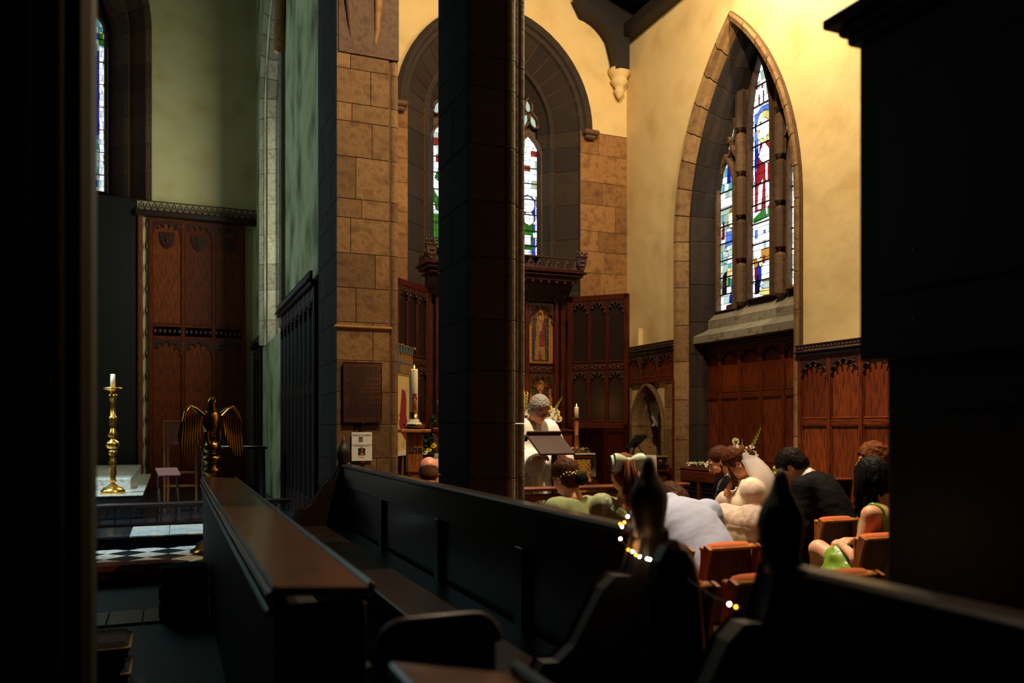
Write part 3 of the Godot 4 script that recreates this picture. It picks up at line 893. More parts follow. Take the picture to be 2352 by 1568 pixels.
	for k in 3:
		var x: float = [3.47, 4.13, 4.77][k]
		var o := shift(arch(0.225, 5.35, 0.42, 6, 0.0, 3.93), Vector2(x, 0))
		var ds := []
		if k == 0:
			ds = [[rect(x - 0.22, 3.9, 0.1, 1.3), "w"], [drop(x + 0.03, 4.65, 0.32, 0.09, 0.5), "w"], [rect(x - 0.02, 3.93, 0.3, 0.55), "ib"], [rect(x - 0.12, 3.93, 0.12, 0.5), "g"], [oval(x + 0.0, 4.75, 0.13, 0.3), "g"], [rect(x - 0.2, 5.38, 0.2, 0.1), "r"], [rect(x - 0.08, 5.15, 0.06, 0.1), "r"]]
		elif k == 2:
			ds = [[rect(x + 0.12, 3.9, 0.11, 1.3), "wc"], [oval(x + 0.0, 4.7, 0.11, 0.12), "w"], [oval(x + 0.02, 4.5, 0.08, 0.1), "w"], [oval(x + 0.0, 4.62, 0.16, 0.22), "b"], [rect(x - 0.05, 4.12, 0.1, 0.14), "w"], [rect(x - 0.22, 4.05, 0.3, 0.42), "g"], [rect(x + 0.0, 4.3, 0.13, 0.12), "i"], [rect(x + 0.06, 3.93, 0.06, 0.3), "i"], [rect(x + 0.14, 4.35, 0.08, 0.15), "c"], [rect(x + 0.05, 5.4, 0.14, 0.08), "r"], [rect(x - 0.08, 5.18, 0.12, 0.08), "r"]]
		stained(V, E, o, ds, "wwwp", 0.075, 0.1, 90 + k, 0.95, 70)
		bars(V, E, x - 0.225, x + 0.225, [4.1, 4.32, 4.55, 4.77, 5.0, 5.22])
		ring(V, "light_frame", E, o, 0.05, -0.01, 0.09, M.dark_stone0)
		for d in [drop(x - 0.1, 5.82, 0.2, 0.06, -0.5), drop(x + 0.12, 5.82, 0.2, 0.06, 0.5), drop(x, 6.02, 0.18, 0.05, 0.0)]:
			stained(V, E, d, [], "p", 0.2, 0.2, 95, 0.8, 4)
			ring(V, "tracery_bar", E, d, 0.03, -0.01, 0.06, M.dark_stone1)
	for x in [3.8, 4.45]:
		part("mullion", G.new(E).box(Vector3(x, 4.9, 0.05), Vector3(0.11, 2.3, 0.13), 0.04), M.dark_stone2, V)
	part("jamb_shaft", G.new(E).tube([Vector3(5.12, 3.4, 0.16), Vector3(5.12, 5.7, 0.16)], 0.035, 10), M.stone0, V)
	# ---- great east window of the chancel: one edge of it shows past the dark screen
	var C := frame(Vector3(0, 0, -18.36), EX, EY)
	var K := shell("window_3")
	var gx := -1.4
	var go := shift(arch(0.26, 9.3, 0.5, 6, 0.0, 6.15), Vector2(gx, 0))
	var gd := [[rect(gx + 0.1, 6.1, 0.17, 2.95), "ww"], [rect(gx - 0.3, 8.3, 0.4, 0.5), "bi"], [rect(gx - 0.02, 7.3, 0.12, 1.0), "bi"], [rect(gx - 0.14, 6.9, 0.08, 1.2), "gn"], [oval(gx - 0.2, 8.0, 0.09, 0.2), "pt"], [oval(gx - 0.02, 7.5, 0.07, 0.08), "t"], [oval(gx - 0.12, 7.2, 0.06, 0.08), "t"], [rect(gx - 0.3, 6.15, 0.3, 0.3), "gb"], [rect(gx - 0.3, 6.45, 0.3, 0.2), "c"], [rect(gx + 0.1, 9.1, 0.1, 0.25), "gc"], [rect(gx + 0.2, 9.2, 0.08, 0.3), "r"]]
	stained(K, C, go, gd, "ptbptl", 0.085, 0.12, 98, 0.55, 110)
	bars(K, C, gx - 0.26, gx + 0.26, [6.5, 6.95, 7.4, 7.85, 8.3, 8.75, 9.2])
	var ge := drop(gx - 0.1, 10.0, 0.8, 0.24, 0.3)
	stained(K, C, ge, [[oval(gx - 0.2, 10.5, 0.1, 0.1), "b"], [oval(gx - 0.04, 10.5, 0.08, 0.08), "p"]], "ptctg", 0.12, 0.13, 99, 0.75, 20)
	ring(K, "light_frame", C, go, 0.07, -0.01, 0.1, M.dark_stone0)
	ring(K, "tracery_bar", C, ge, 0.06, -0.01, 0.1, M.dark_stone1)
	for k in 3:
		var x: float = -2.1 - k * 0.75
		var o := shift(arch(0.26, 9.3, 0.5, 6, 0.0, 6.15), Vector2(x, 0))
		stained(K, C, o, [], "ptwb", 0.26, 0.4, 100 + k, 0.7, 40)

# ------------------------------------------------------------------------------------ joinery
func foil(w: float, h: float, n := 5, amp := 0.14) -> PackedVector2Array:
	var p := PackedVector2Array()
	var m := n * 8
	for i in m + 1:
		var t := float(i) / m
		var b := Vector2(w * 0.5 - w * 0.5 * cos(PI * t), h * pow(sin(PI * t), 0.8))
		var c := pow(1.0 - absf(sin(n * PI * t)), 2.0) * amp * w
		if i == 0 or i == m: c = 0.0
		p.append(b + (Vector2(w * 0.5, h * 0.15) - b).normalized() * c)
	return p

# carved head of a panel: x0, w, top, height, thickness from z0 to z1
func tracery(parent: Node, T: Transform3D, x0: float, w: float, top: float, h: float, z0: float, z1: float, m: Material, lush := true):
	var f := foil(w - 0.016, h * 0.86)
	var box := rect(x0, top - h, w, h)
	var hole := PackedVector2Array()
	for q in f: hole.append(q + Vector2(x0 + 0.008, top - h))
	hole.append(Vector2(x0 + w - 0.008, top - h - 0.1)); hole.append(Vector2(x0 + 0.008, top - h - 0.1))
	if Geometry2D.is_polygon_clockwise(hole): hole.reverse()
	var g := G.new(T)
	for pl in Geometry2D.clip_polygons(box, hole):
		if poly_area(pl) > 1e-5: g.slab(pl, z0, z1 - 0.004)
	var pts := []
	for i in f.size():
		pts.append(Vector3(f[i].x + x0 + 0.008, f[i].y + top - h, z1 - 0.002))
	g.tube(pts, 0.0065, 5)
	if lush:
		for k in [1, 2, 3, 4]:
			var c: Vector3 = pts[k * 8]
			g.ball(c + Vector3(0, -0.004, 0.006), 0.014, 7)
		for s in [-1.0, 1.0]:
			for k in 5:
				var a := k * 1.3
				g.ball(Vector3(x0 + w * 0.5 + s * (w * 0.36 + 0.018 * cos(a)), top - h * 0.22 + 0.02 * sin(a), z1 - 0.001), Vector3(0.012, 0.008, 0.008), 6)
	part("tracery_head", g, m, parent)

# one framed panel
func panel(parent: Node, T: Transform3D, x0: float, y0: float, w: float, h: float, z: float, m: Material, mb: Material):
	part("panel", G.new(T).box(Vector3(x0 + w / 2, y0 + h / 2, z - 0.006), Vector3(w, h, 0.012), 0.003), m, parent)
	var g := G.new(T)
	var b := 0.013
	g.box(Vector3(x0 + b / 2, y0 + h / 2, z + 0.008), Vector3(b, h, 0.016), 0.006)
	g.box(Vector3(x0 + w - b / 2, y0 + h / 2, z + 0.008), Vector3(b, h, 0.016), 0.006)
	g.box(Vector3(x0 + w / 2, y0 + b, z + 0.008), Vector3(w, b * 2.0, 0.018), 0.009)
	g.box(Vector3(x0 + w / 2, y0 + h - b / 2, z + 0.008), Vector3(w, b, 0.016), 0.006)
	part("panel_bead", g, mb, parent)

# run of panelling: xs stile centres, rows of [y0, y1, tracery height]
func panelling(o: Node, T: Transform3D, xs: Array, rows: Array, base: float, top: float, sw := 0.05, tone := "oak", frame_m := "oak_frame", rail_m := "oak_rail", carved := "oak_carved"):
	var z := 0.03
	var k := 0
	for x in xs:
		part("stile", G.new(T).box(Vector3(x, (base + top) / 2, z * 0.5 + 0.006), Vector3(sw, top - base, z + 0.012), 0.006), M[frame_m], o)
	for i in xs.size() - 1:
		var x0: float = xs[i] + sw / 2
		var w: float = xs[i + 1] - xs[i] - sw
		for r in rows:
			panel(o, T, x0, r[0], w, r[1] - r[0], 0.012, M["%s%d" % [tone, (k * 7 + i * 2) % 3]] if tone == "oak" else M[tone], M[frame_m])
			if r[2] > 0.0: tracery(o, T, x0, w, r[1], r[2], 0.012, 0.04, M[carved])
			k += 1
		var ys := [base]
		for r in rows: ys.append(r[0]); ys.append(r[1])
		ys.append(top)
		for j in range(0, ys.size(), 2):
			var h: float = ys[j + 1] - ys[j]
			if h > 0.004:
				part("rail", G.new(T).box(Vector3(x0 + w / 2, (ys[j] + ys[j + 1]) / 2, z * 0.5), Vector3(w, h, z), 0.005), M[rail_m], o)

func cornice(o: Node, T: Transform3D, x0: float, x1: float, y: float, d := 0.09, crest := 0.045):
	var L := x1 - x0
	var c := (x0 + x1) / 2
	part("cornice", G.new(T).box(Vector3(c, y - 0.055, d * 0.35), Vector3(L, 0.05, d * 0.7), 0.012).box(Vector3(c, y - 0.02, d * 0.5), Vector3(L, 0.024, d), 0.008), M.dark_oak, o)
	var g := G.new(T)
	var n := int(L / 0.05)
	for i in n:
		var x := x0 + (i + 0.5) * L / n
		g.box(Vector3(x - 0.006, y + crest * 0.5, d * 0.62), Vector3(0.02, crest, 0.02), 0.006, Basis(Vector3(0, 0, 1), 0.35))
		g.ball(Vector3(x + 0.01, y + crest * 0.35, d * 0.66), 0.011, 5)
	g.box(Vector3(c, y + crest * 0.5, d * 0.5), Vector3(L, crest, 0.02))
	g.box(Vector3(c, y + crest + 0.006, d * 0.55), Vector3(L, 0.012, 0.04), 0.004)
	var q := part("cresting", g, M.oak_carved, o)
	q.set_meta("kind", "stuff")

func chapel_panelling():
	var o := thing("wall_panelling", "red-brown oak wall panelling with carved heads on the south wall, right of the tall window", "panelling")
	var T := frame(Vector3(6.13, 0, 0), EZ, EY) * Transform3D(Basis(), Vector3(0, 0, 0.0))
	var xs := []
	for k in 8: xs.append(-6.86 + k * 0.415)
	panelling(o, T, xs, [[0.2, 0.5, 0.0], [0.56, 1.51, 0.0], [1.57, 2.19, 0.17]], 0.0, 2.23)
	cornice(o, T, -6.9, -3.9, 2.29)
	o = thing("wall_panelling", "dark oak wall panelling set back in the recess below the tall window", "panelling")
	T = frame(Vector3(6.5, 0, 0), EZ, EY)
	xs = []
	for k in 6: xs.append(-9.1 + k * 0.388)
	panelling(o, T, xs, [[0.2, 1.02, 0.0], [1.07, 1.85, 0.0], [1.92, 2.47, 0.17]], 0.0, 2.5)
	cornice(o, T, -9.12, -6.92, 2.56)
	o = thing("wall_panelling", "narrow oak panelling over the stone niche in the chapel corner", "panelling")
	T = frame(Vector3(6.13, 0, 0), EZ, EY)
	panelling(o, T, [-10.46, -10.03, -9.6, -9.195], [[2.16, 2.48, 0.17]], 2.1, 2.52)
	part("post", G.new(T).box(Vector3(-9.195, 1.05, 0.022), Vector3(0.06, 2.1, 0.05), 0.008), M.oak_frame, o)
	cornice(o, T, -10.46, -9.18, 2.575)
	panelling(o, T, [-10.46, -9.82, -9.225], [[0.15, 0.85, 0.0]], 0.0, 0.95)
	# stone lining of the niche on both sides
	var n := shell("wall_niche")
	T = frame(Vector3(6.14, 0, 0), EZ, EY)
	ashlar(n, T * Transform3D(Basis(), Vector3(-9.47, 0.95, 0)), 0.24, [0.2, 0.3, 0.3, 0.33], "jamb_stone", 65, 0.5, 0.014)
	ashlar(n, T * Transform3D(Basis(), Vector3(-10.46, 0.95, 0)), 0.12, [0.2, 0.3, 0.3, 0.33], "jamb_stone", 66, 0.5, 0.014)
	moulded(n, T * Transform3D(Basis(), Vector3(-9.9, 0, 0)), 0.38, 1.5, 0.62, 0.98, [Vector2(-0.06, 0.012), Vector2(-0.05, 0.035), Vector2(0.0, 0.035), Vector2(0.03, -0.01), Vector2(0.05, -0.03), Vector2(0.06, -0.1), Vector2(0.09, -0.12), Vector2(0.09, -0.34)], 0.3, 3, "jamb_stone", 67)
	part("niche_back", plain_box(Vector3(6.46, 0.9, -10.4), Vector3(6.5, 2.2, -9.4)), M.dark_stone0, n)
	# dado of the east wall
	o = thing("wall_panelling", "low oak dado on the east wall under the right-hand wing of the altarpiece", "panelling")
	T = frame(Vector3(0, 0, -10.46), EX, EY)
	panelling(o, T, [5.1, 5.42, 5.76, 6.1], [[0.15, 0.86, 0.0], [0.93, 1.42, 0.0]], 0.0, 1.5)
	o = thing("wall_panelling", "low oak dado on the east wall behind the banner and tall candle", "panelling")
	panelling(o, T, [2.3, 2.64, 2.98], [[0.15, 0.86, 0.0], [0.93, 1.42, 0.0]], 0.0, 1.5)

# ------------------------------------------------------------------------------------ the altarpiece
func saint_texture(seed_: int, robe: Color, cape: Color) -> ImageTexture:
	var w := 64
	var h := 128
	var im := Image.create(w, h, false, Image.FORMAT_RGB8)
	for y in h:
		for x in w:
			var u := x / float(w - 1) - 0.5
			var v := 1.0 - y / float(h - 1)
			var c := Color(0.72, 0.47, 0.13)
			var nz := fn.get_noise_3d(u * 14.0, v * 28.0, seed_ * 3.1)
			if absf(u) < 0.36 and v > 0.05 and v < 0.78:
				c = Color(0.12, 0.12, 0.13) if nz < 0.12 else Color(0.4, 0.33, 0.16)
				if absf(u) < 0.27: c = Color(0.2, 0.15, 0.1) if nz < 0.1 else Color(0.34, 0.24, 0.12)
			var body := 0.12 + 0.13 * (1.0 - v) + 0.015 * sin(v * 22.0)
			if absf(u + 0.01) < body and v > 0.08 and v < 0.74:
				c = robe
				if u < -0.03 - 0.12 * (0.5 - v): c = cape
				if v < 0.3 and u > -0.1 + (0.3 - v) * 0.9: c = Color(0.6, 0.44, 0.2)
				if nz > 0.3: c = c.lightened(0.25)
				if fn.get_noise_2d(u * 30.0, v * 6.0 + seed_) > 0.25: c = c.darkened(0.3)
				if v > 0.56 and absf(u) < 0.07: c = Color(0.66, 0.5, 0.3)
			var hd := Vector2(u / 0.09, (v - 0.8) / 0.07).length()
			var halo := Vector2(u / 0.17, (v - 0.81) / 0.115).length()
			if halo < 1.0: c = Color(0.85, 0.62, 0.2) if halo < 0.85 else Color(0.5, 0.32, 0.08)
			if hd < 1.15: c = Color(0.42, 0.26, 0.1)
			if hd < 0.85 and v < 0.83: c = Color(0.7, 0.5, 0.32)
			im.set_pixel(x, y, c.darkened(0.1 + 0.12 * fn.get_noise_2d(x * 0.3, y * 0.3)))
	return ImageTexture.create_from_image(im)

func painting(parent: Node, T: Transform3D, x: float, y: float, w: float, h: float, z: float, tex: ImageTexture):
	var q := QuadMesh.new()
	q.size = Vector2(w, h)
	var m := StandardMaterial3D.new()
	m.albedo_texture = tex
	m.roughness = 0.4
	m.metallic = 0.1
	var p := part("painting", q, m, parent)
	p.transform = T * Transform3D(Basis(), Vector3(x, y, z))

func shield(g: G, x: float, y: float, z: float, w: float, h: float):
	var p := PackedVector2Array([Vector2(x - w / 2, y + h * 0.5), Vector2(x - w * 0.46, y), Vector2(x - w * 0.3, y - h * 0.32), Vector2(x, y - h * 0.5), Vector2(x + w * 0.3, y - h * 0.32), Vector2(x + w * 0.46, y), Vector2(x + w / 2, y + h * 0.5)])
	g.slab(p, z, z + 0.02, 0.006)
	var s := PackedVector2Array()
	for q in p: s.append(Vector2(x, y) + (q - Vector2(x, y)) * 0.8)
	var pts := []
	for q in s: pts.append(Vector3(q.x, q.y, z + 0.022))
	pts.append(pts[0])
	g.tube(pts, 0.005, 5)
	for k in 5:
		g.ball(Vector3(x + 0.03 * sin(k * 2.4) * w / 0.14, y + 0.035 * cos(k * 2.1) * h / 0.18, z + 0.022), Vector3(0.022, 0.026, 0.014), 6)

func reredos():
	var o := thing("altarpiece", "carved oak altarpiece with gilded saint panels under a projecting crested canopy", "altarpiece")
	var T := frame(Vector3(0, 0, -10.3), EX, EY)
	part("back_board", G.new(T).box(Vector3(4.05, 2.1, -0.06), Vector3(2.02, 2.3, 0.08)), M.dark_oak, o)
	for x in [3.09, 3.2, 3.64, 4.46, 4.9, 5.0]:
		part("post", G.new(T).box(Vector3(x, 2.1, 0.02), Vector3(0.07, 2.3, 0.09), 0.012), M.oak_dark, o)
	var cols := [[3.24, 0.36, 1], [3.69, 0.72, 2], [4.5, 0.36, 3]]
	for c in cols:
		var x: float = c[0]
		var w: float = c[1]
		painting(o, T, x + w / 2, 2.75, w, 0.82, 0.0, saint_texture(c[2], Color(0.5, 0.1, 0.05), Color(0.6, 0.42, 0.18)))
		painting(o, T, x + w / 2, 1.84, w, 0.72, 0.0, saint_texture(c[2] + 4, Color(0.4, 0.12, 0.06), Color(0.25, 0.1, 0.05)))
		for yy in [3.18, 2.22]:
			tracery(o, T, x, w, yy, 0.28, 0.01, 0.045, M.oak_carved)
			var g := G.new(T)
			for s in [-1.0, 1.0]:
				var pts := []
				for k in 13: pts.append(Vector3(x + w / 2 + s * w * 0.25 + 0.052 * cos(TAU * k / 12), yy - 0.085 + 0.052 * sin(TAU * k / 12), 0.05))
				g.tube(pts, 0.008, 5)
				for k in 4: g.ball(Vector3(x + w / 2 + s * w * 0.25 + 0.022 * cos(k * 1.57), yy - 0.085 + 0.022 * sin(k * 1.57), 0.046), 0.014, 6)
			part("rosette_carving", g, M.oak_carved, o)
		var gg := G.new(T)
		for e in [-1.0, 1.0]:
			gg.bar(Vector3(x + w / 2 + e * (w / 2 - 0.012), 2.36, 0.012), Vector3(x + w / 2 + e * (w / 2 - 0.012), 2.92, 0.012), 0.02, 0.016, 0.004)
		part("gilt_edge", gg, M.gold_paint, o).set_meta("kind", "stuff")
		part("sill_bead", G.new(T).box(Vector3(x + w / 2, 2.35, 0.02), Vector3(w, 0.03, 0.05), 0.01), M.oak_dark, o)
		var band := G.new(T)
		band.box(Vector3(x + w / 2, 2.28, 0.01), Vector3(w, 0.1, 0.03), 0.006)
		var n := int(w / 0.06)
		for k in n:
			band.ball(Vector3(x + (k + 0.5) * w / n, 2.28 + (0.012 if k % 2 else -0.012), 0.028), Vector3(0.026, 0.018, 0.014), 7)
		part("carved_band", band, M.oak_carved, o)
	part("base_rail", G.new(T).box(Vector3(4.05, 1.42, 0.05), Vector3(2.0, 0.1, 0.2), 0.015), M.oak_dark, o)
	# canopy
	var cov := PackedVector2Array([Vector2(0.0, 3.2), Vector2(0.06, 3.2), Vector2(0.1, 3.24), Vector2(0.12, 3.3), Vector2(0.22, 3.4), Vector2(0.36, 3.46), Vector2(0.36, 3.6), Vector2(0.0, 3.6)])
	var K := Transform3D(Basis(Vector3(0, 0, 1), Vector3(0, 1, 0), Vector3(-1, 0, 0)), Vector3(5.06, 0, -10.3))
	part("cove", G.new(K).slab(cov, 0.0, 2.02), M.dark_oak, o)
	part("cornice", G.new(T).box(Vector3(4.03, 3.5, 0.22), Vector3(2.16, 0.035, 0.46), 0.01).box(Vector3(4.03, 3.54, 0.24), Vector3(2.24, 0.03, 0.5), 0.01).box(Vector3(4.03, 3.44, 0.2), Vector3(2.08, 0.02, 0.4), 0.006), M.oak_dark, o)
	var pend := G.new(T)
	for row in [[3.41, 0.4, 17], [3.255, 0.15, 15], [3.215, 0.075, 30]]:
		for k in row[2]:
			var x: float = 3.05 + (k + 0.5) * 1.98 / row[2]
			pend.ball(Vector3(x, row[0], row[1]), Vector3(0.026, 0.016, 0.014), 6)
			pend.ball(Vector3(x, row[0] - 0.016, row[1]), Vector3(0.01, 0.014, 0.01), 5)
	part("pendants", pend, M.oak_carved, o).set_meta("kind", "stuff")
	for k in 16:
		var g := G.new(T)
		var x := 3.0 + k * 0.1335
		var pts := []
		for i in 11:
			var t := i / 10.0 * 2.0 - 1.0
			pts.append(Vector3(x + 0.0 + 0.062 * t, 3.57 + 0.12 * (1.0 - pow(absf(t), 1.6)), 0.47))
		g.tube(pts, 0.009, 5)
		for s in [-1.0, 1.0]:
			var sc := []
			for i in 9: sc.append(Vector3(x + s * 0.028 + 0.02 * cos(i * 0.8), 3.6 + 0.02 * sin(i * 0.8), 0.47))
			g.tube(sc, 0.007, 5)
		g.ball(Vector3(x, 3.645, 0.47), Vector3(0.016, 0.022, 0.012), 6)
		part("cresting_arch", g, M.oak_carved, o)
	part("cresting_rail", G.new(T).box(Vector3(4.0, 3.715, 0.47), Vector3(2.2, 0.02, 0.03), 0.006).box(Vector3(4.0, 3.565, 0.47), Vector3(2.2, 0.02, 0.04), 0.006), M.oak_carved, o)
	for x in [2.98, 5.06]:
		var g := G.new(T)
		shield(g, x, 3.65, 0.48, 0.15, 0.19)
		for k in 5:
			g.ball(Vector3(x - 0.07 + k * 0.035, 3.79 + (0.012 if k % 2 == 0 else 0.0), 0.5), Vector3(0.016, 0.026, 0.014), 6)
		g.box(Vector3(x, 3.755, 0.49), Vector3(0.17, 0.025, 0.05), 0.006)
		part("crowned_shield", g, M.oak_carved, o)
		var rs := G.new(T)
		for k in 4:
			var pts := []
			for i in 9: pts.append(Vector3(x + (0.03 if x > 4 else -0.03), 3.57 + 0.12 * sin(PI * i / 8.0), 0.06 + k * 0.1 + 0.1 * i / 8.0))
			rs.tube(pts, 0.009, 5)
		part("cresting_return", rs, M.oak_carved, o)
	# two wings
	for s in [1.0, -1.0]:
		var h := Vector3(5.05, 0, -10.2) if s > 0 else Vector3(3.05, 0, -10.2)
		var u := Vector3(0.69, 0, 0.725) if s > 0 else Vector3(0.69, 0, -0.725)
		var start := h if s > 0 else h - u * 0.86
		var Tw := frame(start, u, EY)
		var wg := Node3D.new()
		wg.name = "wing"
		o.add_child(wg, true)
		part("wing_board", G.new(Tw).box(Vector3(0.43, 2.37, -0.02), Vector3(0.86, 1.8, 0.03)), M.dark_oak, wg)
		for x in [0.035, 0.825]: part("stile", G.new(Tw).box(Vector3(x, 2.37, 0.01), Vector3(0.07, 1.8, 0.05), 0.008), M.oak_dark, wg)
		for x in [0.303, 0.557]: part("stile", G.new(Tw).box(Vector3(x, 2.37, 0.008), Vector3(0.03, 1.8, 0.03), 0.006), M.oak_dark, wg)
		for y in [1.51, 3.23]: part("rail", G.new(Tw).box(Vector3(0.43, y, 0.01), Vector3(0.86, 0.08, 0.05), 0.008), M.oak_dark, wg)
		for k in 3:
			var x: float = [0.07, 0.318, 0.572][k]
			for r in [[2.36, 0.83], [1.55, 0.7]]:
				panel(wg, Tw, x, r[0], 0.225, r[1], 0.0, M.wing_oak, M.oak_dark)
				tracery(wg, Tw, x, 0.225, r[0] + r[1], 0.16, 0.0, 0.03, M.oak_carved)
			var b := G.new(Tw)
			b.box(Vector3(x + 0.112, 2.305, 0.006), Vector3(0.225, 0.09, 0.02), 0.004)
			for i in 4: b.ball(Vector3(x + 0.03 + i * 0.055, 2.305 + (0.01 if i % 2 else -0.01), 0.018), Vector3(0.024, 0.016, 0.012), 6)
			part("carved_band", b, M.oak_carved, wg)

# ------------------------------------------------------------------------------------ furniture of the chapel
func brocade_texture() -> ImageTexture:
	var n := 192
	var im := Image.create(n, n, false, Image.FORMAT_RGB8)
	for y in n:
		for x in n:
			var u := absf(fposmod(x / float(n) * 2.0, 1.0) - 0.5) * 2.0
			var v := fposmod(y / float(n) * 2.0, 1.0)
			var c := Color(0.8, 0.6, 0.24)
			var a := sin(u * 9.0 + sin(v * TAU) * 2.2) * cos(v * TAU * 2.0 + u * 3.0)
			var b := sin((u - v) * 17.0 + 2.0 * sin(u * 7.0)) * sin((u + v) * 15.0)
			if a > 0.45: c = Color(0.45, 0.24, 0.07)
			if b > 0.72: c = Color(0.3, 0.13, 0.06)
			if a < -0.8: c = Color(0.55, 0.5, 0.3)
			if Vector2(u - 0.05, v - 0.5).length() < 0.12: c = Color(0.62, 0.2, 0.1)
			im.set_pixel(x, y, c)
	return ImageTexture.create_from_image(im)

func candle_holder(called: String, label: String, at: Vector3, ch: float, cr: float, hh: float, lit := true) -> Node3D:
	var o := thing(called, label, "candlestick", at, 0.0)
	part("foot", G.new().box(Vector3(0, 0.012, 0), Vector3(0.3, 0.024, 0.2), 0.008), M.light_wood, o)
	part("stem", G.new().lathe([Vector2(0.0, 0.024), Vector2(0.05, 0.024), Vector2(0.042, 0.04), Vector2(0.036, 0.06), Vector2(0.026, hh * 0.5), Vector2(0.034, hh * 0.52), Vector2(0.034, hh * 0.54), Vector2(0.026, hh * 0.56), Vector2(0.034, hh * 0.9), Vector2(0.03, hh * 0.92), Vector2(0.036, hh * 0.97), Vector2(0.036, hh), Vector2(0.0, hh)], 8), M.light_wood, o)
	part("drip_pan", G.new().lathe([Vector2(0.0, hh), Vector2(0.025, hh), Vector2(0.06, hh + 0.02), Vector2(0.062, hh + 0.026), Vector2(0.03, hh + 0.02), Vector2(0.026, hh + 0.035), Vector2(0.0, hh + 0.035)], 16), M.brass, o)
	var y := hh + 0.03
	part("candle", G.new().lathe([Vector2(0.0, y), Vector2(cr, y), Vector2(cr, y + ch - 0.006), Vector2(cr * 0.8, y + ch), Vector2(cr * 0.3, y + ch - 0.006), Vector2(0.0, y + ch - 0.006)], 16), M.wax, o)
	part("wick", G.new().tube([Vector3(0, y + ch - 0.008, 0), Vector3(0.001, y + ch + 0.01, 0)], 0.0015, 5), M.black, o)
	if lit: flame(o, Vector3(0, y + ch + 0.004, 0), 0.5)
	return o

func flame(o: Node, at: Vector3, e: float):
	part("flame", G.new().lathe([Vector2(0.0, 0.0), Vector2(0.005, 0.006), Vector2(0.007, 0.014), Vector2(0.004, 0.028), Vector2(0.0, 0.042)], 8, at), M.flame, o)
	var l := OmniLight3D.new()
	l.name = "flame_light"
	l.light_energy = e * 0.08
	l.light_color = Color(1.0, 0.66, 0.3)
	l.light_size = 0.01
	l.omni_range = 30.0
	l.omni_attenuation = 2.0
	l.shadow_enabled = true
	o.add_child(l, true)
	l.position = at + Vector3(0, 0.016, 0)

func words(parent: Node, called: String, text: String, h: float, T: Transform3D, m: Material, depth := 0.002, bold := true):
	var t := TextMesh.new()
	var f := SystemFont.new()
	f.font_names = PackedStringArray(["Droid Serif"])
	f.font_weight = 700 if bold else 400
	t.font = f
	t.text = text
	t.font_size = 32
	t.pixel_size = h / 23.0
	t.depth = depth
	t.curve_step = 4.0
	var p := part(called, t, m, parent)
	p.transform = T
	return p

func make_chair() -> Node3D:
	var o := thing("chapel_chair", "", "chair", Vector3.ZERO, PI, "wooden chapel chairs with orange padded backs")
	# local +z is the way the sitter faces; the back stands at z = 0
	for s in [-1.0, 1.0]:
		var x: float = s * 0.17
		var pl := []
		for k in 9:
			var t := k / 8.0
			pl.append(Vector3(x, 0.84 - 0.4 * t, 0.004 + 0.035 * sin(t * PI * 0.5) - 0.03 * pow(1.0 - t, 4.0)))
		pl.append(Vector3(x, 0.2, 0.03)); pl.append(Vector3(x, 0.0, -0.06))
		var left := PackedVector2Array()
		var right := PackedVector2Array()
		for k in pl.size():
			var q: Vector3 = (pl[mini(k + 1, pl.size() - 1)] - pl[maxi(k - 1, 0)]).normalized()
			left.append(Vector2(pl[k].z + q.y * 0.026, pl[k].y - q.z * 0.026))
			right.append(Vector2(pl[k].z - q.y * 0.026, pl[k].y + q.z * 0.026))
		right.reverse()
		var g := G.new(Transform3D(Basis(Vector3(0, 0, 1), Vector3(0, 1, 0), Vector3(-1, 0, 0)), Vector3(x, 0, 0)))
		g.slab(left + right, -0.012, 0.012, 0.003)
		part("rear_leg", g, M.light_wood, o)
		part("front_leg", G.new().bar(Vector3(x, 0.43, 0.42), Vector3(x, 0.0, 0.45), 0.022, 0.05, 0.006, Vector3(0, 0, 1)), M.light_wood, o)
		part("seat_rail", G.new().box(Vector3(x, 0.405, 0.22), Vector3(0.022, 0.05, 0.42), 0.006), M.light_wood, o)
	part("top_rail", G.new().box(Vector3(0, 0.826, 0.012), Vector3(0.364, 0.022, 0.075), 0.007), M.pale_oak, o)
	part("back_panel", G.new().box(Vector3(0, 0.62, 0.03), Vector3(0.315, 0.41, 0.012), 0.004), M.red_ply, o)
	var rows := []
	for i in 9:
		var a := PI * i / 8.0
		var row := []
		for j in 11:
			var b := -1.0 + j * 0.2
			var f := pow(maxf(0.0, 1.0 - pow(absf(b), 5.0)), 0.5)
			row.append(Vector3(b * 0.152, 0.83 + 0.026 * f * sin(a), 0.026 - 0.044 * f * cos(a)))
		rows.append(row)
	part("back_pad", G.new().sheet(rows).box(Vector3(0, 0.64, 0.055), Vector3(0.325, 0.38, 0.04), 0.016), M.orange_cloth, o)
	part("seat_pad", G.new().box(Vector3(0, 0.445, 0.23), Vector3(0.37, 0.05, 0.4), 0.02), M.orange_cloth, o)
	return o

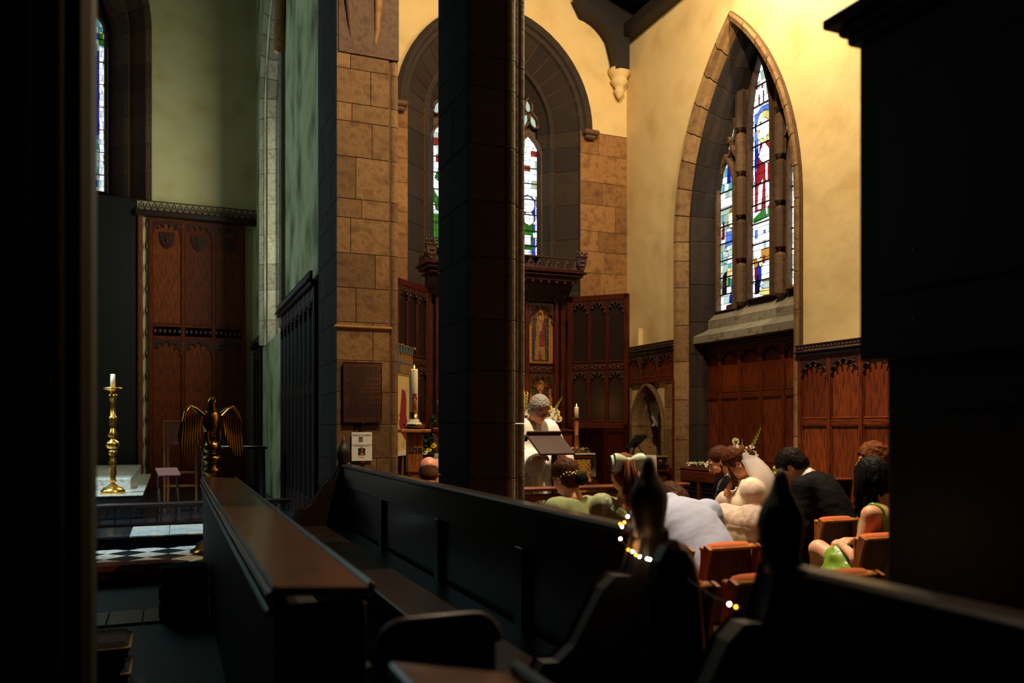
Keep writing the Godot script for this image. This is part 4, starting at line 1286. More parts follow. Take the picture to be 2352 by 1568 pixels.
func chapel_furniture():
	# chairs: rows that face the altar
	var proto := make_chair()
	var spots := [
		[Vector3(2.88, 0, -3.78), "chapel chair just behind the man bent forward in a blue shirt"], [Vector3(2.43, 0, -3.78), "chapel chair left of the one under the blue-shirted man, mostly behind a pew finial"],
		[Vector3(3.97, 0, -3.76), "chapel chair under the woman in the green dress"], [Vector3(4.42, 0, -4.58), "chapel chair behind the bowed dark-haired man in a black suit"],
		[Vector3(5.02, 0, -4.52), "chapel chair under the bearded man in profile, at the right edge"],
		[Vector3(2.39, 0, -2.92), "nearest chapel chair left of the right-hand black pew finial"], [Vector3(1.955, 0, -2.92), "chapel chair with its pale top rail ending right beside the round-backed dark chair"], [Vector3(2.81, 0, -2.86), "nearest chapel chair, pale top rail in front of the green dress"],
		[Vector3(2.62, 0, -5.1), "chapel chair under the woman with the flowered bun"], [Vector3(2.9, 0, -4.6), "chapel chair under the woman with the pale green bow"], [Vector3(1.95, 0, -6.12), "chapel chair under the bald man"]]
	for i in spots.size():
		var c: Node3D = proto if i == 0 else copy(proto, "")
		c.position = spots[i][0]
		c.set_meta("label", spots[i][1])
	# the couple's chairs stand half turned to the priest
	for k in 2:
		var c := copy(proto, ["chapel chair under the bride, brown below her white skirt", "chapel chair under the groom"][k])
		c.position = [Vector3(4.2, 0, -5.0), Vector3(4.62, 0, -5.6)][k]
		c.rotation.y = PI + 0.5
	# altar
	struct("floor_footpace", G.new().box(Vector3(4.05, 0.08, -9.55), Vector3(2.9, 0.16, 1.7), 0.02), M.dark_oak)
	var al := thing("altar", "altar with a gold brocade frontal below the altarpiece", "altar", Vector3(3.98, 0.16, -9.6))
	part("table", G.new().box(Vector3(0, 0.96, 0), Vector3(1.94, 0.05, 0.66), 0.01).box(Vector3(0, 0.47, -0.02), Vector3(1.88, 0.94, 0.56), 0.01), M.oak_frame, al)
	var fr := StandardMaterial3D.new()
	fr.albedo_texture = brocade_texture()
	fr.uv1_triplanar = true
	fr.uv1_scale = Vector3(2.4, 2.4, 2.4)
	fr.roughness = 0.55
	fr.metallic = 0.25
	part("frontal", G.new().box(Vector3(0, 0.47, 0.29), Vector3(1.86, 0.9, 0.02), 0.006), fr, al)
	part("superfrontal", G.new().box(Vector3(0, 0.8, 0.312), Vector3(1.88, 0.25, 0.014), 0.005), fr, al)
	for s in [-1.0, 1.0]:
		part("orphrey", G.new().box(Vector3(s * 0.905, 0.47, 0.302), Vector3(0.05, 0.9, 0.012), 0.003), mat("orphrey", Color(0.42, 0.16, 0.06), 0.7), al)
	var tints := ["r", "w", "b", "c", "g", "y"]
	for k in 46:
		var m: StandardMaterial3D = M.get("tuft%d" % (k % 6), null)
		if m == null: m = mat("tuft%d" % (k % 6), [Color(0.6, 0.08, 0.08), Color(0.85, 0.75, 0.6), Color(0.12, 0.16, 0.5), Color(0.85, 0.6, 0.4), Color(0.4, 0.45, 0.12), Color(0.2, 0.1, 0.3)][k % 6], 0.8)
		var run: int = (k / 4) % 3
		if run == 1: m = M.linen
		part("fringe_tuft", G.new().box(Vector3(-0.92 + k * 0.0409, 0.66, 0.324), Vector3(0.036, 0.05, 0.014), 0.005), m, al)
	var cl := G.new()
	var rows := []
	for i in 2:
		var row := []
		for q in [[-1.0, 0.72], [-1.0, 1.0], [-0.97, 1.0], [0.97, 1.0], [0.995, 0.99], [1.0, 0.7]]:
			row.append(Vector3(3.98 + q[0] * 1.0, 0.16 + q[1] + 0.003, -9.93 + i * 0.67))
		rows.append(row)
	cl.sheet(rows)
	cl.box(Vector3(3.98, 1.155, -9.262), Vector3(1.98, 0.02, 0.006))
	var ac := solo("altar_cloth", cl, M.linen, "white linen cloth over the top of the altar, hanging at its ends", "altar cloth")
	# gradine behind it and what stands on both
	solo("gradine", G.new().box(Vector3(4.05, 1.3, -10.12), Vector3(1.96, 0.28, 0.2), 0.01).box(Vector3(4.05, 1.445, -10.1), Vector3(2.0, 0.025, 0.26), 0.008), M.oak_rail, "narrow oak shelf behind the altar for flowers and candles", "shelf")
	candle_holder("altar_candlestick", "turned wooden candlestick with a lit white candle at the right end of the altar", Vector3(4.8, 1.168, -9.45), 0.13, 0.028, 0.42)
	candle_holder("tall_candlestick", "tall white candle half hidden behind the stone pillar edge, left of the priest", Vector3(4.33, 1.46, -10.06), 0.3, 0.018, 0.16)
	candle_holder("tall_candlestick", "tall white candle at the left end of the altar shelf, seen left of the pillar", Vector3(3.2, 1.46, -10.06), 0.24, 0.018, 0.16, false)
	var ct := thing("credence_table", "small table under a white striped cloth behind the bald man", "table", Vector3(2.78, 0, -9.0))
	part("tabletop", G.new().box(Vector3(0, 1.1, 0), Vector3(0.5, 0.03, 0.4), 0.006), M.light_wood, ct)
	for sx in [-1.0, 1.0]:
		for sz in [-1.0, 1.0]:
			part("leg", G.new().box(Vector3(sx * 0.2, 0.54, sz * 0.15), Vector3(0.04, 1.08, 0.04), 0.006), M.light_wood, ct)
	draped_cloth("table_cloth", "white cloth with dark stripes over the small table behind the bald man", Vector3(2.78, 1.12, -9.0), 0.52, 0.42, 0.32, true)
	# communion rail
	var rl := thing("communion_rail", "low dark red-brown altar rail in front of the priest", "rail", Vector3(0, 0, -6.35))
	part("top_rail", G.new().box(Vector3(3.3, 0.975, 0), Vector3(2.1, 0.035, 0.13), 0.012), M.oak_rail, rl)
	part("lower_rail", G.new().box(Vector3(3.3, 0.905, 0), Vector3(2.1, 0.05, 0.07), 0.01), M.oak_rail, rl)
	part("foot_rail", G.new().box(Vector3(3.3, 0.1, 0), Vector3(2.1, 0.06, 0.08), 0.01), M.oak_rail, rl)
	for k in 5:
		part("post", G.new().box(Vector3(2.3 + k * 0.5, 0.45, 0), Vector3(0.06, 0.9, 0.06), 0.01), M.oak_frame, rl)
	# reading desk the priest looks down at
	var ld := thing("lectern", "dark wooden lectern with a tilted top in front of the priest", "lectern", Vector3(3.22, 0, -6.78))
	part("foot", G.new().box(Vector3(0, 0.03, 0), Vector3(0.36, 0.06, 0.36), 0.02), M.dark_oak, ld)
	part("column", G.new().box(Vector3(0, 0.68, 0), Vector3(0.05, 1.25, 0.05), 0.012), mat("lectern_wood", Color(0.2, 0.07, 0.04), 0.45, {"t": "grain", "s": Vector3(1, 1, 5)}), ld)
	var tilt := Basis(Vector3.UP, 0.15) * Basis(Vector3.RIGHT, 0.62)
	part("desk_board", G.new(Transform3D(tilt, Vector3(-0.03, 1.335, -0.02))).box(Vector3.ZERO, Vector3(0.38, 0.022, 0.3), 0.006), M.lectern_wood, ld)
	part("book_ledge", G.new(Transform3D(tilt, Vector3(-0.03, 1.335, -0.02))).box(Vector3(0, 0.02, -0.145), Vector3(0.38, 0.05, 0.018), 0.005), M.lectern_wood, ld)
	part("clip", G.new(Transform3D(tilt, Vector3(-0.03, 1.335, -0.02))).box(Vector3(-0.19, -0.02, -0.13), Vector3(0.035, 0.06, 0.04), 0.008), M.black, ld)
	solo("reading_sheet", G.new(Transform3D(tilt, Vector3(-0.03, 1.349, -0.02))).box(Vector3(0, 0.002, 0.0), Vector3(0.22, 0.004, 0.27)), M.paper, "white sheet lying open on the lectern", "paper")
	# radiator casing under the window
	var rc := thing("radiator_cover", "long low dark oak radiator casing with black grilles under the window", "radiator cover")
	var T := frame(Vector3(5.83, 0, 0), EZ, EY)
	part("top_board", G.new().box(Vector3(6.15, 0.985, -7.4), Vector3(0.68, 0.03, 2.5), 0.01), M.oak_rail, rc)
	part("carcass", plain_box(Vector3(5.87, 0, -8.6), Vector3(6.44, 0.96, -6.2)), M.black_oak, rc)
	part("top_rail", G.new(T).box(Vector3(-7.4, 0.9, 0), Vector3(2.44, 0.13, 0.05), 0.01), M.oak_rail, rc)
	part("plinth", G.new(T).box(Vector3(-7.4, 0.08, 0), Vector3(2.44, 0.16, 0.05), 0.01), M.oak_rail, rc)
	for k in 8:
		part("stile", G.new(T).box(Vector3(-8.6 + k * 0.343, 0.5, 0), Vector3(0.05, 0.9, 0.045), 0.008), M.oak_frame, rc)
		if k < 7:
			var g := G.new(T)
			for i in 14: g.box(Vector3(-8.6 + (k + 0.5) * 0.343, 0.19 + i * 0.047, -0.012), Vector3(0.29, 0.03, 0.012), 0.0, Basis(Vector3.RIGHT, 0.5))
			part("grille", g, M.black, rc).set_meta("kind", "stuff")
	# table, cloth and oddments at the niche
	var nt := thing("side_table", "small table with a pale cloth in front of the stone niche", "table", Vector3(5.62, 0, -9.42))
	part("tabletop", G.new().box(Vector3(0, 1.1, 0), Vector3(0.44, 0.03, 0.36), 0.006), M.oak_rail, nt)
	for sx in [-1.0, 1.0]:
		for sz in [-1.0, 1.0]:
			part("leg", G.new().box(Vector3(sx * 0.18, 0.54, sz * 0.14), Vector3(0.035, 1.08, 0.035), 0.006), M.oak_frame, nt)
	draped_cloth("side_table_cloth", "pale cloth with a brown stripe hanging from the small table by the niche", Vector3(5.62, 1.12, -9.42), 0.46, 0.38, 0.34, true)
	var st := thing("alms_box", "small tapered wooden box with carved front beside the niche", "box", Vector3(5.98, 0.93, -9.36))
	part("body", G.new().lathe([Vector2(0.0, 0.0), Vector2(0.06, 0.0), Vector2(0.105, 0.16), Vector2(0.0, 0.16)], 4, Vector3.ZERO, Basis(Vector3.UP, PI / 4)), M.oak_carved, st)
	part("lid", G.new().box(Vector3(0, 0.172, 0), Vector3(0.18, 0.024, 0.18), 0.006), M.stone0, st)
	part("shelf", G.new().box(Vector3(0, -0.012, 0.0), Vector3(0.2, 0.024, 0.2), 0.004).box(Vector3(0.04, -0.48, 0.0), Vector3(0.08, 0.92, 0.12), 0.01), M.oak_frame, st)
	var ms := thing("book_stand", "black folding book stand with a brass knob standing on the niche table", "book stand", Vector3(5.66, 1.125, -9.42))
	var bt := Basis(Vector3.UP, 0.5) * Basis(Vector3.RIGHT, -0.75)
	part("rest", G.new(Transform3D(bt, Vector3(0, 0.17, 0))).box(Vector3.ZERO, Vector3(0.3, 0.014, 0.22), 0.004), M.black, ms)
	part("lip", G.new(Transform3D(bt, Vector3(0, 0.17, 0))).box(Vector3(0, 0.012, 0.11), Vector3(0.3, 0.03, 0.012), 0.004), M.black, ms)
	part("legs", G.new().bar(Vector3(-0.08, 0, 0.06), Vector3(0, 0.17, 0), 0.014, 0.014).bar(Vector3(0.08, 0, 0.06), Vector3(0, 0.17, 0), 0.014, 0.014).bar(Vector3(0.0, 0, -0.1), Vector3(0, 0.17, 0), 0.014, 0.014), M.black, ms)
	part("knob", G.new().ball(Vector3(0.14, 0.1, 0.1), 0.016, 8), M.brass, ms)
	solo("leaning_board", G.new(Transform3D(Basis(Vector3.UP, 1.2) * Basis(Vector3(0, 0, 1), -0.6), Vector3(6.3, 1.5, -9.86))).box(Vector3.ZERO, Vector3(0.2, 0.66, 0.03), 0.006), M.black, "black board leaning askew inside the stone niche", "board")
	var rag := G.new()
	var rr := []
	for i in 7:
		var row := []
		for j in 6:
			row.append(Vector3(6.28 + 0.05 * fn.get_noise_2d(i * 2.0, j * 3.0), 1.86 - i * 0.06 + 0.03 * fn.get_noise_2d(i * 3.1 + 9.0, j * 2.0), -10.1 + j * 0.045 + i * 0.012))
		rr.append(row)
	rag.sheet(rr)
	solo("cloth_scrap", rag, M.linen, "crumpled pale cloth hanging in the top of the stone niche", "cloth")
	paschal()
	banner()
	notices()

func draped_cloth(called: String, label: String, at: Vector3, w: float, d: float, fall: float, striped: bool):
	var o := thing(called, label, "cloth", at)
	var rows := []
	var n := 22
	for i in n + 1:
		var t := -1.0 + 2.0 * i / n
		var row := []
		for j in 9:
			var k := j / 8.0
			var x := t * w * 0.5
			var y := 0.004
			var z := d * 0.5
			if j < 3: z = -d * 0.5 + d * j / 2.0
			else:
				y = -(k - 0.25) / 0.75 * fall
				z = d * 0.5 + 0.008 + 0.012 * sin(t * 14.0 + at.x) * (k - 0.2)
			row.append(Vector3(x, y, z))
		rows.append(row)
	part("cloth", G.new().sheet(rows), M.linen, o)
	for s in [-1.0, 1.0]:
		var rs := []
		for i in 7:
			var row := []
			for j in 6:
				row.append(Vector3(s * (w * 0.5 + 0.002 + 0.012 * sin(i * 1.9 + j) * j / 5.0), 0.004 - fall * j / 5.0, -d * 0.5 + d * i / 6.0))
			rs.append(row)
		part("side_fall", G.new().sheet(rs), M.linen, o)
	if striped:
		for x in [-0.42, -0.34]:
			var rs := []
			for i in 3:
				var row := []
				for j in 7: row.append(Vector3((x + i * 0.02) * w, 0.006 - fall * j / 6.0, d * 0.5 + 0.014 + 0.012 * sin(x * 28.0 + at.x) * j / 6.0))
				rs.append(row)
			part("stripe", G.new().sheet(rs), mat("stripe", Color(0.3, 0.23, 0.17), 0.9), o)

func paschal():
	var o := thing("candle_stand", "tall oak stand with three carved letters carrying the big paschal candle", "candle stand", Vector3(2.24, 0, -7.95), -0.15)
	part("foot", G.new().box(Vector3(0, 0.03, 0), Vector3(0.42, 0.06, 0.42), 0.015), M.light_wood, o)
	part("post", G.new().box(Vector3(0.01, 0.6, 0), Vector3(0.11, 1.1, 0.11), 0.012), M.light_wood, o)
	part("head_block", G.new().box(Vector3(0, 1.245, 0.005), Vector3(0.155, 0.4, 0.13), 0.01), M.light_wood, o)
	part("top_board", G.new().box(Vector3(0, 1.455, 0), Vector3(0.3, 0.035, 0.26), 0.008), M.pale_oak, o)
	words(o, "carved_letters", "ihs", 0.065, Transform3D(Basis(), Vector3(0, 1.27, 0.072)), M.black, 0.004)
	var c := thing("paschal_candle", "tall thick lit paschal candle with a red cross, in a shallow bowl", "candle", Vector3(2.24, 1.4725, -7.95), -0.15)
	part("bowl", G.new().lathe([Vector2(0.0, 0.0), Vector2(0.06, 0.0), Vector2(0.1, 0.02), Vector2(0.115, 0.05), Vector2(0.105, 0.05), Vector2(0.09, 0.03), Vector2(0.0, 0.025)], 20), M.brass, c)
	part("napkin", G.new().lathe([Vector2(0.085, 0.035), Vector2(0.07, 0.07), Vector2(0.055, 0.055), Vector2(0.05, 0.1), Vector2(0.035, 0.07)], 7), M.linen, c)
	part("socket", G.new().lathe([Vector2(0.04, 0.03), Vector2(0.042, 0.17), Vector2(0.036, 0.17)], 16), M.brass, c)
	part("wax", G.new().lathe([Vector2(0.0, 0.1), Vector2(0.036, 0.1), Vector2(0.036, 0.585), Vector2(0.032, 0.595), Vector2(0.012, 0.585), Vector2(0.0, 0.585)], 20), M.wax, c)
	var red := mat("cross_red", Color(0.6, 0.03, 0.03), 0.5)
	for q in [[0.0, 0.24, 0.03, 0.15], [0.0, 0.27, 0.05, 0.03], [0.0, 0.31, 0.04, 0.02], [0.0, 0.17, 0.04, 0.02]]:
		var rows := []
		for i in 7:
			var a: float = (-0.5 + i / 6.0) * q[2] / 0.036
			rows.append([Vector3(0.0366 * sin(a), q[1] - q[3] / 2 + 0.03, 0.0366 * cos(a)), Vector3(0.0366 * sin(a), q[1] + q[3] / 2 + 0.03, 0.0366 * cos(a))])
		part("red_cross", G.new().sheet(rows), red, c)
	part("white_cross", G.new().box(Vector3(0, 0.28, 0.0375), Vector3(0.005, 0.07, 0.002)).box(Vector3(0, 0.29, 0.0375), Vector3(0.024, 0.005, 0.002)), M.linen, c)
	part("wick", G.new().tube([Vector3(0, 0.58, 0), Vector3(0, 0.605, 0)], 0.0018, 5), M.black, c)
	flame(c, Vector3(0, 0.6, 0), 0.6)

func banner():
	var u := Vector3(0.536, 0, -0.844)
	var o := thing("banner", "church banner with gold lettering on a blue band and a red figure on cream", "banner", Vector3(2.455, 1.18, -9.14), atan2(0.844, 0.536))
	var pole := G.new().tube([Vector3(-0.33, 1.23, 0.012), Vector3(0.36, 1.23, 0.012)], 0.011, 8)
	pole.ball(Vector3(0.37, 1.23, 0.012), 0.022, 8).ball(Vector3(-0.34, 1.23, 0.012), 0.022, 8)
	part("rod", pole, M.light_wood, o)
	part("pole", G.new().tube([Vector3(0, -1.17, -0.02), Vector3(0, 1.26, -0.02)], 0.014, 8), M.light_wood, o)
	var blue := mat("banner_blue", Color(0.26, 0.33, 0.36), 0.85, {"t": "mottle", "s": 14.0})
	var cream := mat("banner_cream", Color(0.85, 0.72, 0.45), 0.85, {"t": "weave", "s": 6.0})
	var red := mat("banner_red", Color(0.5, 0.02, 0.03), 0.85)
	for k in 6:
		part("loop", G.new().box(Vector3(-0.26 + k * 0.104, 1.19, 0.012), Vector3(0.045, 0.1, 0.028), 0.008), blue, o)
	part("head_band", G.new().box(Vector3(0, 1.02, 0.0), Vector3(0.6, 0.24, 0.012), 0.003), blue, o)
	part("field", G.new().box(Vector3(-0.06, 0.47, 0.0), Vector3(0.48, 0.86, 0.011), 0.003), cream, o)
	part("border", G.new().box(Vector3(0.24, 0.47, 0.0), Vector3(0.12, 0.86, 0.012), 0.003), blue, o)
	var fr := G.new()
	for b in [[0, 1.145, 0.6, 0.014], [0, 0.9, 0.6, 0.014], [0.297, 0.6, 0.014, 1.1], [-0.297, 0.6, 0.014, 1.1]]: fr.box(Vector3(b[0], b[1], 0.004), Vector3(b[2], b[3], 0.014), 0.003)
	part("gold_braid", fr, M.gold_paint, o)
	words(o, "lettering", "FATHERS", 0.085, Transform3D(Basis.from_scale(Vector3(0.86, 1, 1)), Vector3(0.015, 1.085, 0.008)), M.gold_paint)
	words(o, "lettering", "MARTIN", 0.085, Transform3D(Basis.from_scale(Vector3(0.86, 1, 1)), Vector3(0.05, 0.965, 0.008)), M.gold_paint)
	var cloak := PackedVector2Array([Vector2(-0.1, 0.74), Vector2(0.02, 0.72), Vector2(0.07, 0.6), Vector2(0.05, 0.46), Vector2(0.1, 0.36), Vector2(0.13, 0.24), Vector2(0.15, 0.06), Vector2(0.05, 0.16), Vector2(-0.1, 0.24), Vector2(-0.2, 0.34)])
	part("red_figure", G.new().slab(cloak, 0.004, 0.009), red, o)
	var curl := G.new()
	for k in 5:
		var pts := []
		for i in 10: pts.append(Vector3(-0.05 + 0.17 * sin(k * 2.2) + 0.035 * cos(i * 0.7), 0.12 + k * 0.15 + 0.035 * sin(i * 0.7), 0.007))
		curl.tube(pts, 0.003, 4)
	part("embroidery", curl, M.gold_paint, o)
	part("fringe", G.new().box(Vector3(-0.1, 0.02, 0.0), Vector3(0.4, 0.06, 0.014), 0.004), M.linen, o)

func notices():
	var T := frame(Vector3(0, 0, -8.63), EX, EY)
	var p := thing("wall_plaque", "large brown wooden plaque of lettering screwed to the stone pier", "plaque", Vector3(1.865, 1.856, -8.61))
	part("board", G.new().box(Vector3.ZERO, Vector3(0.4, 0.62, 0.03), 0.006), mat("plaque_wood", Color(0.3, 0.11, 0.06), 0.45, {"t": "grain", "s": Vector3(4, 0.5, 4)}), p)
	var fr := G.new()
	for s in [-1.0, 1.0]:
		fr.box(Vector3(s * 0.2, 0, 0.004), Vector3(0.008, 0.63, 0.034), 0.002)
		fr.box(Vector3(0, s * 0.312, 0.004), Vector3(0.408, 0.008, 0.034), 0.002)
	part("edge", fr, M.dark_oak, p)
	for q in [Vector2(-0.185, 0.295), Vector2(0.185, 0.295), Vector2(-0.185, 0.0), Vector2(0.185, 0.0), Vector2(-0.185, -0.295), Vector2(0.185, -0.295)]:
		part("screw", G.new().ball(Vector3(q.x, q.y, 0.017), Vector3(0.007, 0.007, 0.004), 6), M.brass, p)
	var r := RandomNumberGenerator.new()
	r.seed = 12
	for i in 28:
		var g := G.new()
		var x := -0.165 + (0.03 if i in [0, 7, 10, 12, 15, 17, 18, 20] else 0.0)
		var end: float = 0.17 if not i in [6, 9, 11, 13, 16, 19, 27] else r.randf_range(-0.08, 0.08)
		while x < end:
			var w := r.randf_range(0.015, 0.05)
			g.box(Vector3(x + w / 2, 0.265 - i * 0.0195, 0.016), Vector3(w, 0.009, 0.003))
			x += w + 0.009
		part("inscription_line", g, M.black, p).set_meta("kind", "stuff")
	var hk := thing("wall_hook", "small dark iron ring fitting on the pier just below the brown plaque", "hook", Vector3(1.865, 1.515, -8.6))
	var pts := []
	for i in 13: pts.append(Vector3(0.018 * cos(TAU * i / 12), 0.018 * sin(TAU * i / 12), 0.012))
	part("ring", G.new().tube(pts, 0.006, 6), M.iron, hk)
	part("plate", G.new().box(Vector3(0, 0.005, -0.004), Vector3(0.05, 0.06, 0.02), 0.006), M.iron, hk)
	var n := thing("paper_notice", "white printed prayer candle notice taped to the stone pier below the plaque", "notice", Vector3(1.86, 1.29, -8.615), 0.0)
	part("sheet", G.new().box(Vector3.ZERO, Vector3(0.215, 0.3, 0.003)), M.paper, n)
	words(n, "title", "Prayer Candles", 0.0185, Transform3D(Basis(), Vector3(0.0, 0.118, 0.002)), M.black, 0.001)
	part("grey_picture", G.new().box(Vector3(-0.012, 0.075, 0.002), Vector3(0.044, 0.056, 0.001)), mat("grey_print", Color(0.45, 0.44, 0.4), 0.9, {"t": "mottle", "s": 30.0}), n)
	for q in [["Please use this space to pray and light", 0.016], ["a candle for those you love", 0.004], ["today", -0.007]]:
		words(n, "print_line", q[0], 0.0085, Transform3D(Basis(), Vector3(-0.005, q[1], 0.002)), M.black, 0.001)
	part("candle_picture", G.new().box(Vector3(-0.002, -0.055, 0.002), Vector3(0.075, 0.075, 0.001)), mat("dark_print", Color(0.06, 0.07, 0.1), 0.6), n)
	part("candle_print", G.new().ball(Vector3(0, -0.045, 0.003), Vector3(0.009, 0.018, 0.001), 8).ball(Vector3(0.0, -0.08, 0.003), Vector3(0.022, 0.012, 0.001), 8), mat("orange_print", Color(0.85, 0.4, 0.15), 0.6), n)
	part("blue_print", G.new().box(Vector3(-0.026, -0.062, 0.003), Vector3(0.02, 0.008, 0.001)).box(Vector3(0.026, -0.062, 0.003), Vector3(0.018, 0.008, 0.001)), mat("blue_print", Color(0.1, 0.3, 0.45), 0.6), n)
	words(n, "print_line", "Thank you", 0.0085, Transform3D(Basis(), Vector3(-0.002, -0.112, 0.002)), M.black, 0.001)
	solo("red_label", G.new().box(Vector3(1.875, 1.13, -8.618), Vector3(0.05, 0.03, 0.008), 0.002), mat("label_red", Color(0.4, 0.05, 0.03), 0.6), "small red label stuck on the pier under the paper notice", "label")

# ------------------------------------------------------------------------------------ flowers
var FL := {}

func flower_meshes():
	mat("petal_white", Color(0.95, 0.93, 0.82), 0.7, {"back": Color(0.4, 0.4, 0.3)})
	mat("petal_cream", Color(0.93, 0.88, 0.6), 0.7, {"back": Color(0.4, 0.4, 0.25)})
	mat("petal_yellow", Color(0.92, 0.78, 0.12), 0.7, {"back": Color(0.4, 0.35, 0.1)})
	mat("leaf_green", Color(0.16, 0.3, 0.07), 0.55, {"back": Color(0.15, 0.25, 0.05)})
	mat("bud_green", Color(0.6, 0.68, 0.18), 0.6, {"back": Color(0.3, 0.35, 0.1)})
	var petal := func(g: G, b: Basis, l: float, w: float, cup: float, c := Vector3.ZERO):
		var rows := []
		for i in 5:
			var t := i / 4.0
			var row := []
			for j in 3:
				var s := j - 1.0
				var ww := w * sin(PI * (0.12 + 0.8 * t))
				row.append(c + b * Vector3(s * ww, l * t * cos(cup * t) + 0.0, l * t * sin(cup * t) + absf(s) * ww * 0.35))
			rows.append(row)
		g.sheet(rows)
	var rose := G.new()
	for ring in 3:
		for k in 5:
			petal.call(rose, Basis(Vector3.UP, TAU * k / 5.0 + ring * 0.6) * Basis(Vector3.RIGHT, [0.95, 0.5, 0.15][ring]), [0.04, 0.036, 0.03][ring], [0.024, 0.02, 0.014][ring], [0.2, -0.5, -0.9][ring])
	FL.rose = rose.done()
	var lily := G.new()
	for k in 6: petal.call(lily, Basis(Vector3.UP, TAU * k / 6.0) * Basis(Vector3.RIGHT, 0.9), 0.055, 0.015, 0.5)
	FL.lily = lily.done()
	var leaf := G.new()
	petal.call(leaf, Basis(), 0.06, 0.022, 0.5)
	FL.leaf = leaf.done()
	var spike := G.new()
	spike.tube([Vector3(0, 0, 0), Vector3(0.005, 0.12, 0), Vector3(0.02, 0.26, 0)], [0.004, 0.004, 0.002], 5)
	for k in 11:
		var y := 0.05 + k * 0.02
		var s := 1.0 - k * 0.06
		spike.tube([Vector3(0.001 * k, y, 0), Vector3(0.001 * k + (0.016 if k % 2 else -0.016) * s, y + 0.026 * s, 0.004), Vector3(0.001 * k + (0.018 if k % 2 else -0.018) * s, y + 0.045 * s, 0.004)], [0.004, 0.009 * s, 0.002], 6)
	FL.spike = spike.done()

func sprig(o: Node, kind: String, m: String, at: Vector3, b: Basis, s := 1.0):
	var p := part({"rose": "flower", "lily": "flower", "leaf": "leaf", "spike": "flower_spike"}[kind], FL[kind], M[m], o)
	p.transform = Transform3D(b * Basis.from_scale(Vector3(s, s, s)), at)

func stalk(o: Node, a: Vector3, b: Vector3):
	part("stem", G.new().tube([a, (a + b) * 0.5 + Vector3(0.01, 0.0, 0.01), b], 0.0025, 4), M.leaf_green, o)

func any_turn(r: RandomNumberGenerator, tilt: float) -> Basis:
	return Basis(Vector3.UP, r.randf() * TAU) * Basis(Vector3.RIGHT, r.randf_range(0.2, tilt))

func bouquet(label: String, at: Vector3, items: Array, n_leaf: int, spread: Vector3, seed_: int):
	var o := thing("flower_arrangement", label, "flowers", at)
	var r := RandomNumberGenerator.new()
	r.seed = seed_
	part("bowl", G.new().lathe([Vector2(0.0, 0.0), Vector2(0.05, 0.0), Vector2(0.08, 0.06), Vector2(0.07, 0.07), Vector2(0.0, 0.06)], 12), M.black, o)
	for it in items:
		var p: Vector3 = it[2]
		var face := Basis(Vector3.UP, -YAW) * Basis(Vector3.RIGHT, r.randf_range(0.6, 1.4)) * Basis(Vector3.UP, r.randf() * 3.0)
		if it[0] == "spike": face = Basis(Vector3.UP, -YAW) * Basis(Vector3(0, 0, 1), it[3])
		sprig(o, it[0], it[1], p, face, it[4] if it.size() > 4 else 1.0)
		stalk(o, Vector3(0, 0.05, 0), p)
	for k in n_leaf:
		sprig(o, "leaf", "leaf_green", Vector3(r.randf_range(-1, 1) * spread.x, 0.06 + r.randf() * spread.y, r.randf_range(-1, 1) * spread.z), any_turn(r, 2.0), r.randf_range(0.7, 1.3))

func garland(label: String, a: Vector3, b: Vector3, n: int, cols: Array, seed_: int, fs := 0.7):
	var o := thing("flower_garland", label, "flowers", a)
	var r := RandomNumberGenerator.new()
	r.seed = seed_
	var pts := []
	for i in 9: pts.append((b - a) * (i / 8.0) + Vector3(0, 0.012 + 0.02 * absf(sin(i * 1.7)), 0.015 * sin(i * 2.3)))
	part("vine", G.new().tube(pts, 0.003, 5), M.leaf_green, o)
	for k in n:
		var p: Vector3 = (b - a) * r.randf() + Vector3(r.randf_range(-0.02, 0.02), 0.03 + r.randf() * 0.03, r.randf_range(-0.03, 0.03))
		if k % 3 == 0: sprig(o, ["rose", "lily"][r.randi() % 2], cols[r.randi() % cols.size()], p, any_turn(r, 1.4), fs)
		else: sprig(o, "leaf", ["leaf_green", "bud_green"][r.randi() % 2], p, any_turn(r, 2.2), r.randf_range(0.5, 1.0))

